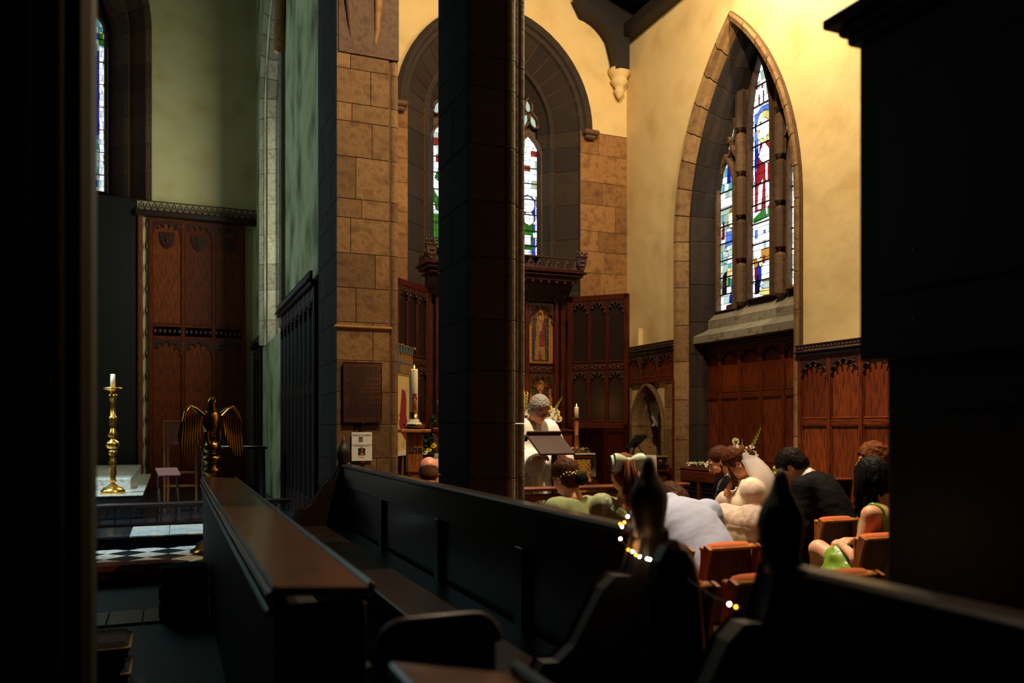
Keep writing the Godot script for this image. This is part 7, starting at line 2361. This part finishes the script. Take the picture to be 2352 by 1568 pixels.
# ---- guest with her hair in a flowered bun, sage cape dress, seen from behind
func bun_guest():
	var p := seated({"lean": 0.1, "pitch": 0.32, "turn": 0.25, "roll": -0.05, "shoulders": 0.165, "scale": 0.96, "hip": 0.5})
	var face := Vector2(-0.1, -1.0)
	var at := place(p, Vector3(2.66, 0, -5.42), face)
	var o := person("seated woman in a sage green dress with a flowered low bun", at, face)
	o.position.y = 1.13 - p.head.y
	part("body", body_mesh(p, {"f": 0.92, "neck": 0.9}), M.skin_pale, o)
	var s := blob()
	s.ell(p.hip + Vector3(0, 0.05, 0), Vector3(0.18, 0.14, 0.14), 0.08)
	s.ell(p.chest, Vector3(0.168, 0.195, 0.128), 0.08, p.U)
	s.cone(p["sh-1"], p.sh1, 0.068, 0.068, 0.07)
	for e in [-1, 1]: s.cone(p["sh%d" % e] + Vector3(0, -0.01, 0), p["sh%d" % e].lerp(p["el%d" % e], 0.85), 0.066, 0.085, 0.04)
	s.ell(p.neck + p.U * Vector3(0, 0.05, -0.01), Vector3(0.12, 0.07, 0.11), 0.02, p.U, true)
	wrinkle(s, 0.008, Vector3(9, 5, 9))
	part("dress_top", blob_mesh([[s, 0.012]]), M.sage, o)
	part("skirt", blob_mesh([[legs_blob(p, 0.03), 0.02]]), M.sage, o)
	for e in [-1, 1]:
		var sl := blob()
		sl.chain([p["sh%d" % e].lerp(p["el%d" % e], 0.15), p["el%d" % e] + Vector3(e * 0.03, -0.02, 0)], [0.07, 0.105], 0.03)
		part("cape_sleeve", blob_mesh([[wrinkle(sl, 0.01), 0.014]]), M.sage_pale, o)
	part("hair", blob_mesh([[cap(p, 0.012, 0.0, 0.01, 0.006), 0.0065]]), M.hair_brown, o)
	var b := blob()
	b.X = Transform3D(p.hb, p.head)
	b.ell(Vector3(-0.03, -0.045, -0.125), Vector3(0.052, 0.05, 0.042), 0.02)
	b.cone(Vector3(0.0, 0.0, -0.09), Vector3(-0.02, -0.035, -0.11), 0.03, 0.035, 0.03)
	wrinkle(b, 0.007, Vector3(40, 25, 40))
	part("bun", blob_mesh([[b, 0.006]]), M.hair_dark, o)
	var T := Transform3D(p.hb, p.head)
	for k in 26:
		var t := k / 25.0
		var a := -2.0 + 2.9 * t
		var q := Vector3(0.086 * sin(a + PI), 0.012 + 0.012 * sin(k * 2.7) - 0.02 * t, 0.0) + Vector3(0, 0, -0.014 + 0.108 * cos(a + PI) * 1.0)
		var m: Material = [M.petal_white, M.gold, M.petal_cream, M.bud_green][k % 4]
		if k % 2 == 0 or t > 0.4: part("hair_flower", G.new(T).ball(q, 0.006 + 0.004 * t, 6), m, o)
	part("service_sheet", G.new(Transform3D(Basis(Vector3.UP, 0.3) * Basis(Vector3.RIGHT, -0.7), Vector3(0.22, 0.78, 0.3))).box(Vector3.ZERO, Vector3(0.2, 0.002, 0.28)), M.paper, o)

# ---- guest with a big pale bow and a pony tail
func bow_guest():
	var p := seated({"lean": 0.06, "pitch": 0.3, "turn": 0.1, "shoulders": 0.17, "hip": 0.52})
	var face := Vector2(0.3, -0.95)
	var o := person("seated woman in a draped sage dress with a pale green bow and long ponytail", place(p, Vector3(2.86, 0, -4.92), face), face)
	o.position.y = 1.175 - p.head.y
	part("body", body_mesh(p, {"f": 0.92, "neck": 0.9}), M.skin_pale, o)
	var s := top_blob(p, 0.012, 0.9)
	# one bare shoulder: cut the dress back above a slanting line
	s.cone(p.neck + Vector3(0.1, 0.02, -0.12), p.neck + Vector3(-0.22, -0.1, -0.15), 0.085, 0.095, 0.02, true)
	s.ell(p.neck + Vector3(0, 0.05, 0), Vector3(0.12, 0.1, 0.14), 0.02, Basis(), true)
	s.n_amp = 0.005
	s.n_basis = Basis(Vector3(0, 0, 1), -0.55)
	s.n_scale = Vector3(3, 34, 3)
	part("dress_top", blob_mesh([[s, 0.011]]), M.sage, o)
	part("skirt", blob_mesh([[legs_blob(p, 0.03), 0.02]]), M.sage, o)
	var sl := blob()
	sl.chain([p.neck + Vector3(0.08, -0.07, -0.01), p.sh1 + Vector3(0.0, 0.01, 0), p.el1 + Vector3(0.03, -0.05, 0)], [0.055, 0.068, 0.085], 0.05)
	part("cape_sleeve", blob_mesh([[wrinkle(sl, 0.012, Vector3(20, 4, 20)), 0.013]]), M.sage_pale, o)
	part("hair", blob_mesh([[cap(p, 0.012, 0.0, 0.015, 0.006), 0.0065]]), M.hair_auburn, o)
	var T := Transform3D(p.hb, p.head)
	for k in 13:
		var a := TAU * k / 13.0
		var c := Vector3(cos(a), 0, sin(a)) * (0.024 if k % 2 else 0.013)
		var b := T * Vector3(0.0, 0.06, -0.108)
		var pts := [b + c * 0.4, b + Vector3(0, 0.0, -0.045) + c, b + Vector3(-0.005, -0.12, -0.06) + c * 1.5, b + Vector3(-0.01 + c.x * 0.6, -0.25, -0.05) + c * 1.4, b + Vector3(-0.02 + c.x * 1.1, -0.34 - 0.03 * sin(k * 2.3), -0.035) + c * 0.8]
		part("ponytail_lock", G.new().tube(pts, [0.012, 0.016, 0.016, 0.013, 0.003], 7), M.hair_auburn if k % 3 else M.hair_brown, o)
	var bm := mat("bow_green", Color(0.68, 0.73, 0.6), 0.5, {"sheen": 0.4})
	var TB := Transform3D(p.hb, p.head + p.hb * Vector3(0, 0.06, -0.118))
	for e in [-1.0, 1.0]:
		for layer in 2:
			var rows := []
			for i in 7:
				var t := i / 6.0
				var row := []
				for j in 9:
					var a := TAU * j / 8.0
					var hgt := (0.012 + 0.034 * sin(t * PI * 0.62)) * (1.0 if layer == 0 else 1.25)
					row.append(Vector3(e * (0.012 + t * (0.09 + 0.018 * layer)), hgt * sin(a) * 1.0 - 0.02 * layer * t + 0.006, -0.016 + (0.028 if layer == 0 else 0.02) * (0.3 + t) * cos(a) + 0.02 * layer))
				rows.append(row)
			part("bow_loop", G.new(TB).sheet(rows), bm, o)
		part("bow_tail", G.new(TB).sheet([[Vector3(e * 0.01, 0.0, 0.01), Vector3(e * 0.01, -0.03, 0.01)], [Vector3(e * 0.07, -0.03, 0.0), Vector3(e * 0.06, -0.065, 0.0)], [Vector3(e * 0.115, -0.045, 0.02), Vector3(e * 0.095, -0.085, 0.02)]]), bm, o)
	part("bow_knot", G.new(TB).ball(Vector3(0, 0, -0.012), Vector3(0.019, 0.024, 0.018), 10), bm, o)

# ---- man in a pale blue shirt bent far forward
func blue_shirt_man():
	var p := seated({"lean": 0.62, "pitch": 1.0, "turn": 0.25, "shoulders": 0.22, "scale": 1.08, "hip": 0.56, "knees": 0.17})
	var face := Vector2(-0.05, -1.0)
	var o := person("broad man in a pale blue shirt bent forward with his head down", Vector3(2.95, 0, -4.03), face)
	p.head += Vector3(-0.13, -0.06, 0)
	part("body", body_mesh(p, {"neck": 1.15}), M.skin_ruddy, o)
	var s := top_blob(p, 0.036, 1.0)
	s.ell(p.hip + p.U * Vector3(0, 0.26, -0.07), Vector3(0.21, 0.3, 0.14), 0.1, p.U)
	s.n_amp = 0.007
	s.n_scale = Vector3(3.5, 8, 8)
	s.n_basis = Basis(Vector3(0, 0, 1), 0.5)
	part("shirt", blob_mesh([[s, 0.012]]), M.shirt_blue, o)
	var c := blob()
	c.X = Transform3D(p.U, p.neck)
	c.cone(Vector3(0, -0.03, 0.0), Vector3(0, 0.03, 0.012), 0.085, 0.07, 0.02)
	part("collar", blob_mesh([[c, 0.011]]), M.shirt_blue, o)
	part("trousers", blob_mesh([[legs_blob(p, 0.03), 0.02]]), mat("trousers_grey", Color(0.3, 0.27, 0.29), 0.8), o)
	part("hair", blob_mesh([[cap(p, 0.012, 0.02, -0.01, 0.008), 0.0065]]), M.hair_brown, o)
	shoes(o, p, M.black)

# ---- groom, half turned, bowing
func groom():
	var p := seated({"lean": 0.02, "pitch": 0.45, "turn": -0.2, "shoulders": 0.195, "hip": 0.52, "scale": 1.0})
	var face := Vector2(-0.94, -0.33)
	var o := person("bearded groom in a black suit with bowed head", place(p, Vector3(4.31, 0, -5.8), face), face)
	o.position.y = 1.2 - p.head.y
	part("body", body_mesh(p, {}), M.skin, o)
	var s := top_blob(p, 0.022, 1.0)
	s.cone(p.neck + p.U * Vector3(0, 0.02, 0.1), p.chest + p.U * Vector3(0, -0.05, 0.16), 0.045, 0.02, 0.01, true)
	part("jacket", blob_mesh([[wrinkle(s, 0.006), 0.012]]), M.suit_black, o)
	var w := top_blob(p, 0.006, 0.0)
	part("white_shirt", blob_mesh([[w, 0.013]]), M.shirt_white, o)
	collar(o, p, M.shirt_white)
	var T := Transform3D(p.U, p.neck)
	part("tie", G.new(T).tube([Vector3(0, -0.035, 0.09), Vector3(0, -0.07, 0.115), Vector3(0, -0.2, 0.15)], [0.018, 0.014, 0.028], 8, 0.4, Vector3(0, 0, 1)), mat("dark_teal", Color(0.02, 0.07, 0.07), 0.5), o)
	for e in [-1.0, 1.0]:
		part("lapel", G.new(T).sheet([[Vector3(e * 0.06, -0.03, 0.085), Vector3(e * 0.1, -0.05, 0.075)], [Vector3(e * 0.055, -0.1, 0.13), Vector3(e * 0.125, -0.13, 0.115)], [Vector3(e * 0.012, -0.26, 0.155), Vector3(e * 0.05, -0.24, 0.15)]]), mat("lapel_satin", Color(0.13, 0.11, 0.1), 0.35), o)
	part("trousers", blob_mesh([[legs_blob(p, 0.02), 0.02]]), M.suit_black, o)
	part("hair", blob_mesh([[cap(p, 0.006, 0.025, -0.01, 0.004), 0.0065]]), M.hair_brown, o)
	beard(o, p, M.stubble, 0.003)
	brows(o, p, M.hair_brown)
	shoes(o, p, M.black)

func collar(o: Node, p: Dictionary, m: Material):
	var c := blob()
	c.X = Transform3D(p.U, p.neck)
	c.cone(Vector3(0, -0.03, 0.0), Vector3(0, 0.025, 0.012), 0.076, 0.066, 0.02)
	c.ell(Vector3(0, 0.03, 0.09), Vector3(0.03, 0.06, 0.05), 0.01, Basis(), true)
	part("collar", blob_mesh([[c, 0.008]]), m, o)

func beard(o: Node, p: Dictionary, m: Material, g: float):
	var s := blob()
	s.X = Transform3D(p.hb, p.head)
	s.ell(Vector3(0, -0.075, 0.032), Vector3(0.056 + g, 0.05 + g, 0.058 + g), 0.02)
	s.ell(Vector3(0, -0.098, 0.052), Vector3(0.028 + g, 0.022 + g, 0.028 + g), 0.03)
	for e in [-1.0, 1.0]: s.cone(Vector3(e * 0.066, -0.02, 0.01), Vector3(e * 0.05, -0.075, 0.03), 0.009 + g * 0.5, 0.017 + g, 0.02)
	s.ell(Vector3(0, -0.067, 0.1), Vector3(0.024, 0.009, 0.03), 0.006, Basis(), true)
	s.ell(Vector3(0, -0.01, 0.09), Vector3(0.052, 0.042, 0.06), 0.012, Basis(), true)
	wrinkle(s, 0.003, Vector3(70, 70, 70))
	part("beard", blob_mesh([[s, 0.006]]), m, o)

# ---- bride
func bride():
	var p := seated({"lean": 0.02, "pitch": 0.75, "turn": 0.0, "shoulders": 0.175, "hip": 0.53, "scale": 0.97})
	for e in [-1, 1]:
		p["el%d" % e] = p["sh%d" % e] + Vector3(e * 0.1, -0.24, 0.1)
		p["wr%d" % e] = Vector3(e * 0.05, 0.75, 0.32)
	p["el1"] = p.sh1 + Vector3(0.07, -0.27, 0.0)
	p["wr1"] = Vector3(0.07, 0.77, 0.36)
	p["wr-1"] = p.neck + Vector3(-0.03, -0.16, 0.2)
	p["hd-1"] = Vector3(0.1, 0.9, -0.2).normalized()
	p["hu-1"] = Vector3(0, 0.2, 1)
	p["el-1"] = p["sh-1"] + Vector3(-0.08, -0.25, 0.14)
	var face := Vector2(-0.76, -0.58)
	var o := person("bride in an ivory dress with sheer puffed sleeves and a long veil", place(p, Vector3(4.07, 0, -5.26), face), face)
	o.position.y = 1.215 - p.head.y
	part("body", body_mesh(p, {"f": 0.92, "neck": 0.88}), M.skin_pale, o)
	var s := top_blob(p, 0.012, 0.0)
	s.ell(p.chest + p.U * Vector3(0, -0.02, 0.075), Vector3(0.13, 0.085, 0.07), 0.05, p.U)
	s.cone(p.neck + p.U * Vector3(0, 0.04, 0.1), p.chest + p.U * Vector3(0, 0.04, 0.2), 0.075, 0.03, 0.02, true)
	s.ell(p.neck + p.U * Vector3(0, 0.03, 0), Vector3(0.11, 0.085, 0.11), 0.02, p.U, true)
	part("bodice", blob_mesh([[wrinkle(s, 0.006, Vector3(14, 5, 14)), 0.011]]), M.ivory, o)
	var k := blob()
	k.ell(Vector3(0, 0.52, 0.05), Vector3(0.24, 0.2, 0.24), 0.1)
	for e in [-1, 1]: k.chain([p["hipj%d" % e], p["knee%d" % e] + Vector3(e * 0.03, 0.0, 0.02), Vector3(e * 0.2, 0.12, 0.5)], [0.15, 0.13, 0.17], 0.12)
	k.cone(Vector3(0, 0.45, -0.02), Vector3(0, 0.12, 0.05), 0.2, 0.26, 0.1)
	k.fold_n = 17.0
	k.fold_amp = 0.018
	k.fold_c = Vector3(0, 0, 0.1)
	k.fold_y = Vector2(0.5, 0.85)
	k.n_amp = 0.015
	k.n_scale = Vector3(8, 4, 8)
	part("skirt", blob_mesh([[k, 0.016]]), M.ivory, o)
	for e in [-1, 1]:
		var q := blob()
		var sh: Vector3 = p["sh%d" % e]
		var el: Vector3 = p["el%d" % e]
		q.ell(sh.lerp(el, 0.2) + Vector3(e * 0.015, 0.02, 0), Vector3(0.095, 0.1, 0.095), 0.02)
		q.ell(sh.lerp(el, 0.8) + Vector3(e * 0.01, -0.02, 0), Vector3(0.1, 0.13, 0.1), 0.03)
		q.chain([el, el.lerp(p["wr%d" % e], 0.6), el.lerp(p["wr%d" % e], 0.9)], [0.115, 0.105, 0.045], 0.06)
		wrinkle(q, 0.008, Vector3(16, 6, 16))
		part("puffed_sleeve", blob_mesh([[q, 0.011]]), M.tulle, o)
	part("hair", blob_mesh([[cap(p, 0.012, 0.0, 0.0, 0.007), 0.0065]]), mat("hair_chestnut", Color(0.38, 0.2, 0.085), 0.6, {"spec": 0.22, "t": "strand", "s": Vector3(9, 1.5, 9)}), o)
	var T := Transform3D(p.hb, p.head)
	var bun := blob()
	bun.X = T
	bun.ell(Vector3(0, -0.01, -0.105), Vector3(0.06, 0.055, 0.045), 0.03)
	part("bun", blob_mesh([[wrinkle(bun, 0.01, Vector3(50, 20, 50)), 0.007]]), M.hair_brown, o)
	for e in [-1.0, 1.0]:
		for j in 5:
			var a := Vector3(e * 0.068, 0.06 - 0.01 * j, 0.055 + 0.006 * j)
			part("loose_lock", G.new(T).tube([a, a + Vector3(e * 0.016, -0.06, 0.02), a + Vector3(e * 0.008, -0.12, 0.03 + 0.008 * j), a + Vector3(e * (0.016 - 0.006 * j), -0.17, 0.02)], [0.006, 0.012, 0.009, 0.003], 6, 0.6), M.hair_auburn if j % 2 else M.hair_brown, o)
		part("earring", G.new(T).ball(Vector3(e * 0.084, -0.05, -0.002), Vector3(0.004, 0.009, 0.004), 6), M.gold, o)
	# veil: gathered at the back of the crown, falling behind
	var rows := []
	var top := T * Vector3(0, 0.115, -0.06)
	for i in 17:
		var t := i / 16.0
		var row := []
		for j in 25:
			var u := -1.0 + j / 12.0
			var q := smoothstep(0.0, 0.45, t)
			var w := lerpf(0.05, 0.15, q) + 0.05 * t
			var zo := lerpf(-0.01, -0.27, sin(minf(t * 2.4, 1.0) * PI * 0.5)) - 0.1 * t
			var zi := lerpf(0.0, -0.1, minf(t * 3.0, 1.0)) - 0.08 * t
			var c := cos(u * PI * 0.5)
			var f := 0.016 * sin(u * 16.0 + t * 2.0) * t
			row.append(top + Vector3(w * sin(u * PI * 0.5) + f, 0.02 * c - 0.86 * pow(t, 1.15), zi + (zo - zi) * c + f))
		rows.append(row)
	part("veil", G.new().sheet(rows), M.veil, o)
	var rows2 := []
	for r in rows:
		var n := []
		for q in r: n.append(q + Vector3((q.x - top.x) * 0.08, 0.004, -0.018))
		rows2.append(n)
	part("veil_layer", G.new().sheet(rows2), M.veil, o)

# ---- dark-haired man in a suit, bowed, seen from behind
func dark_haired_man():
	var p := seated({"lean": 0.42, "pitch": 0.85, "turn": 0.15, "shoulders": 0.205, "hip": 0.54, "scale": 1.04, "knees": 0.16})
	var face := Vector2(-0.42, -0.9)
	var o := person("dark-haired man in a charcoal suit bowed forward, seen from behind", place(p, Vector3(4.5, 0, -5.14), face), face)
	o.position.y = 1.19 - p.head.y
	part("body", body_mesh(p, {}), M.skin, o)
	var s := top_blob(p, 0.03, 1.0)
	s.ell(p.hip + p.U * Vector3(0, 0.3, -0.05), Vector3(0.19, 0.26, 0.12), 0.1, p.U)
	part("jacket", blob_mesh([[wrinkle(s, 0.007), 0.012]]), M.suit_charcoal, o)
	collar(o, p, M.shirt_white)
	part("trousers", blob_mesh([[legs_blob(p, 0.03), 0.02]]), M.suit_black, o)
	part("hair", blob_mesh([[cap(p, 0.018, 0.02, -0.005, 0.009), 0.0065]]), M.hair_dark, o)
	shoes(o, p, M.black)

# ---- bearded man in profile at the edge
func bearded_man():
	var p := seated({"lean": 0.0, "pitch": -0.02, "turn": 0.0, "shoulders": 0.2, "hip": 0.52, "scale": 1.02})
	var face := Vector2(-0.85, -0.55)
	var o := person("bearded man with wavy auburn hair in a black suit, in profile", place(p, Vector3(4.9, 0, -4.73), face), face)
	o.position.y = 1.235 - p.head.y
	part("body", body_mesh(p, {}), M.skin, o)
	part("jacket", blob_mesh([[wrinkle(top_blob(p, 0.024, 1.0), 0.006), 0.013]]), M.suit_black, o)
	collar(o, p, M.shirt_white)
	part("trousers", blob_mesh([[legs_blob(p, 0.02), 0.02]]), M.suit_black, o)
	var h := cap(p, 0.024, 0.01, 0.0, 0.012)
	h.n_scale = Vector3(14, 22, 14)
	part("hair", blob_mesh([[h, 0.0065]]), M.hair_auburn, o)
	beard(o, p, M.hair_auburn, 0.01)
	brows(o, p, M.hair_auburn)

# ---- woman in a green dress, dark wavy hair, legs crossed, hands in her lap
func green_dress_woman():
	var p := seated({"lean": 0.1, "pitch": 0.3, "turn": -0.35, "shoulders": 0.175, "hip": 0.58, "scale": 0.9})
	p["knee1"] = Vector3(0.02, 0.74, 0.46)
	p["ankle1"] = Vector3(-0.16, 0.32, 0.56)
	p["toe1"] = Vector3(-0.2, 0.2, 0.68)
	p["knee-1"] = Vector3(-0.03, 0.6, 0.44)
	p["ankle-1"] = Vector3(0.02, 0.09, 0.36)
	p["toe-1"] = Vector3(0.02, 0.04, 0.52)
	p["el1"] = p.sh1 + Vector3(0.05, -0.28, 0.06)
	p["wr1"] = Vector3(0.07, 0.79, 0.27)
	p["el-1"] = p["sh-1"] + Vector3(-0.05, -0.27, 0.08)
	p["wr-1"] = Vector3(-0.06, 0.81, 0.27)
	p["hd1"] = Vector3(-0.75, 0.05, 0.55).normalized()
	p["hd-1"] = Vector3(0.75, -0.05, 0.55).normalized()
	var face := Vector2(-0.32, -0.95)
	var o := person("seated woman in a bright green dress with long dark hair and crossed legs", place(p, Vector3(4.14, 0, -4.0), face), face)
	o.position.y = 1.16 - p.head.y
	part("body", body_mesh(p, {"f": 0.92, "neck": 0.9}, 0.6), M.skin_pale, o)
	var s := top_blob(p, 0.008, 0.0)
	s.ell(p.chest + p.U * Vector3(0, 0.0, 0.07), Vector3(0.13, 0.09, 0.07), 0.04, p.U)
	# low back and open neck: only the straps reach the shoulders
	s.ell(p.neck + p.U * Vector3(0, 0.0, -0.06), Vector3(0.12, 0.26, 0.13), 0.02, p.U, true)
	s.ell(p.neck + p.U * Vector3(0, 0.02, 0.08), Vector3(0.13, 0.12, 0.12), 0.02, p.U, true)
	for e in [-1, 1]:
		s.ell(p["sh%d" % e] + Vector3(e * 0.05, -0.02, 0), Vector3(0.09, 0.13, 0.13), 0.02, Basis(), true)
	part("dress_top", blob_mesh([[s, 0.01]]), M.green_satin, o)
	for e in [-1, 1]:
		var pts := []
		var sb := skin_body(p, 0.9)
		for k in 11:
			var t := k / 10.0
			var a := lerpf(-1.0, 1.0, t)
			var src: Vector3 = p["sh%d" % e] + Vector3(-e * 0.055, 0.1 + 0.06 * (1.0 - a * a) - 0.3 * a * a, 0.3 * a)
			var dst: Vector3 = p["sh%d" % e] + Vector3(-e * 0.055, -0.02 - 0.14 * a * a, 0.0)
			pts.append(sb.hit(src, (dst - src).normalized()) + (src - dst).normalized() * 0.006)
		part("strap", G.new().tube(pts, 0.016, 8, 0.3), M.green_satin, o)
	var k := blob()
	k.ell(p.hip + Vector3(0, 0.03, 0.02), Vector3(0.19, 0.15, 0.16), 0.08)
	k.chain([p.hipj1 + Vector3(0, 0.03, 0), p.hipj1.lerp(p.knee1, 0.66) + Vector3(0, 0.01, 0)], [0.12, 0.095], 0.06)
	k.chain([p["hipj-1"], p["hipj-1"].lerp(p["knee-1"], 0.72)], [0.12, 0.1], 0.06)
	k.chain([p.hipj1 + Vector3(0.05, 0, 0.1), p.hipj1.lerp(p.knee1, 0.7) + Vector3(0.09, -0.13, 0), Vector3(0.16, 0.3, 0.34)], [0.1, 0.07, 0.05], 0.08)
	wrinkle(k, 0.012, Vector3(12, 7, 12))
	part("skirt", blob_mesh([[k, 0.011]]), M.green_satin, o)
	for i in 9:
		var q := k.hit(Vector3(0.5, 0.55 + 0.03 * sin(i * 2.0), 0.24 + 0.02 * i * (1 if i % 2 else -0.6)), Vector3(-1, 0.0, 0))
		part("sequin_flower", G.new().ball(q, Vector3(0.008, 0.012, 0.012), 6), M.petal_white, o)
	part("hair", blob_mesh([[cap(p, 0.02, 0.0, 0.02, 0.008), 0.0065]]), M.hair_black, o)
	var T := Transform3D(p.hb, p.head)
	for i in 30:
		var a := PI * 0.5 + PI * (i / 29.0) * 1.0 + 0.0
		var d := Vector3(cos(a - PI * 0.5 - PI * 0.5) * 0.0, 0, 0)
		var th := lerpf(-1.75, 1.75, i / 29.0)
		var r := 0.096
		var b := T * Vector3(r * 0.95 * sin(th), 0.075, -0.016 - r * cos(th))
		var outw: Vector3 = (p.hb * Vector3(sin(th), 0, -cos(th)))
		outw.y = 0.0
		var wv := 0.014 * sin(i * 2.4)
		part("hair_lock", G.new().tube([b - outw * 0.008, b + outw * 0.012 + Vector3(0, -0.07, 0), b + outw * (0.012 + wv) + Vector3(0.01 * sin(i), -0.16, 0), b + outw * (0.02 - wv) + Vector3(0.012 * sin(i * 1.7), -0.23, 0.0), b + outw * 0.012 + Vector3(0.02 * sin(i * 1.3), -0.28 - 0.03 * sin(i * 3.1), 0.01)], [0.014, 0.019, 0.018, 0.014, 0.003], 7), M.hair_black if i % 4 else M.hair_dark, o)

# ---- bald man at the left of the pillar
func bald_man():
	var p := seated({"lean": 0.15, "pitch": 0.4, "turn": -0.15, "shoulders": 0.2, "hip": 0.5, "scale": 0.95})
	var face := Vector2(0.1, -1.0)
	var o := person("bald man seated by the pillar, only the back of his head showing", place(p, Vector3(1.93, 0, -6.42), face), face)
	o.position.y = 1.125 - p.head.y
	part("body", body_mesh(p, {"neck": 1.1}), M.skin_ruddy, o)
	part("jacket", blob_mesh([[wrinkle(top_blob(p, 0.024, 1.0), 0.006), 0.015]]), M.suit_charcoal, o)
	collar(o, p, M.shirt_white)
	part("trousers", blob_mesh([[legs_blob(p, 0.02), 0.022]]), M.suit_black, o)
	var h := cap(p, 0.003, 0.0, -0.005, 0.002)
	h.ell(Vector3(0, 0.11, -0.02), Vector3(0.11, 0.1, 0.13), 0.02, Basis(), true)
	part("hair", blob_mesh([[h, 0.007]]), M.stubble, o)

# ------------------------------------------------------------------------------------ lamps of the chapel, high up by the roof
func lamps():
	spot_lamp("spotlight", "small warm spotlight on the south wall plate above the tall window", Vector3(5.5, 6.85, -6.7), Vector3(4.9, 0, -7.6), 8.0, Color(1.0, 0.9, 0.72))
	spot_lamp("spotlight", "small warm spotlight under the chapel roof above the seated guests", Vector3(3.0, 7.5, -5.03), Vector3(3.8, 0, -6.2), 28.0, Color(1.0, 0.9, 0.75))
	spot_lamp("spotlight", "narrow-beamed spotlight under the chapel roof aimed at the couple", Vector3(2.9, 7.35, -5.5), Vector3(4.1, 0.6, -5.4), 50.0, Color(1.0, 0.92, 0.8), 27.0)
	spot_lamp("spotlight", "cool white spotlight high on the north side aimed at the marble altar steps", Vector3(-4.6, 9.2, -9.4), Vector3(-0.8, 0.4, -11.2), 170.0, Color(0.74, 0.89, 1.0), 14.0)

func spot_lamp(called: String, label: String, at: Vector3, aim: Vector3, energy: float, col: Color, cone := 0.0):
	var o := thing(called, label, "spotlight", at)
	var d := (aim - at).normalized()
	var b := Basis.looking_at(d, Vector3(0, 0, 1))
	var k := b * Basis(Vector3.RIGHT, PI / 2)
	part("housing", G.new().lathe([Vector2(0.0, 0.16), Vector2(0.05, 0.16), Vector2(0.06, 0.1), Vector2(0.06, 0.035)], 14, Vector3.ZERO, k), M.iron, o)
	part("bracket", G.new().bar(-d * 0.1, Vector3(0, 0.45, 0), 0.02, 0.02), M.iron, o)
	part("bulb", G.new().lathe([Vector2(0.0, -0.02), Vector2(0.03, -0.01), Vector2(0.045, 0.02), Vector2(0.03, 0.05), Vector2(0.0, 0.06)], 14, Vector3.ZERO, k), mat("bulb", Color(1, 0.9, 0.7), 0.5, {"em": 8.0, "ec": col}), o)
	var l: Light3D = OmniLight3D.new() if cone == 0.0 else SpotLight3D.new()
	l.name = "lamp_light"
	l.light_color = col
	l.light_energy = energy
	l.light_size = 0.05
	if cone > 0.0:
		l.spot_range = 40.0
		l.spot_attenuation = 2.0
		l.spot_angle = cone
		l.spot_angle_attenuation = 0.6
		l.basis = b
	else:
		l.omni_range = 40.0
		l.omni_attenuation = 2.0
	l.shadow_enabled = true
	o.add_child(l, true)
	l.position = d * -0.02
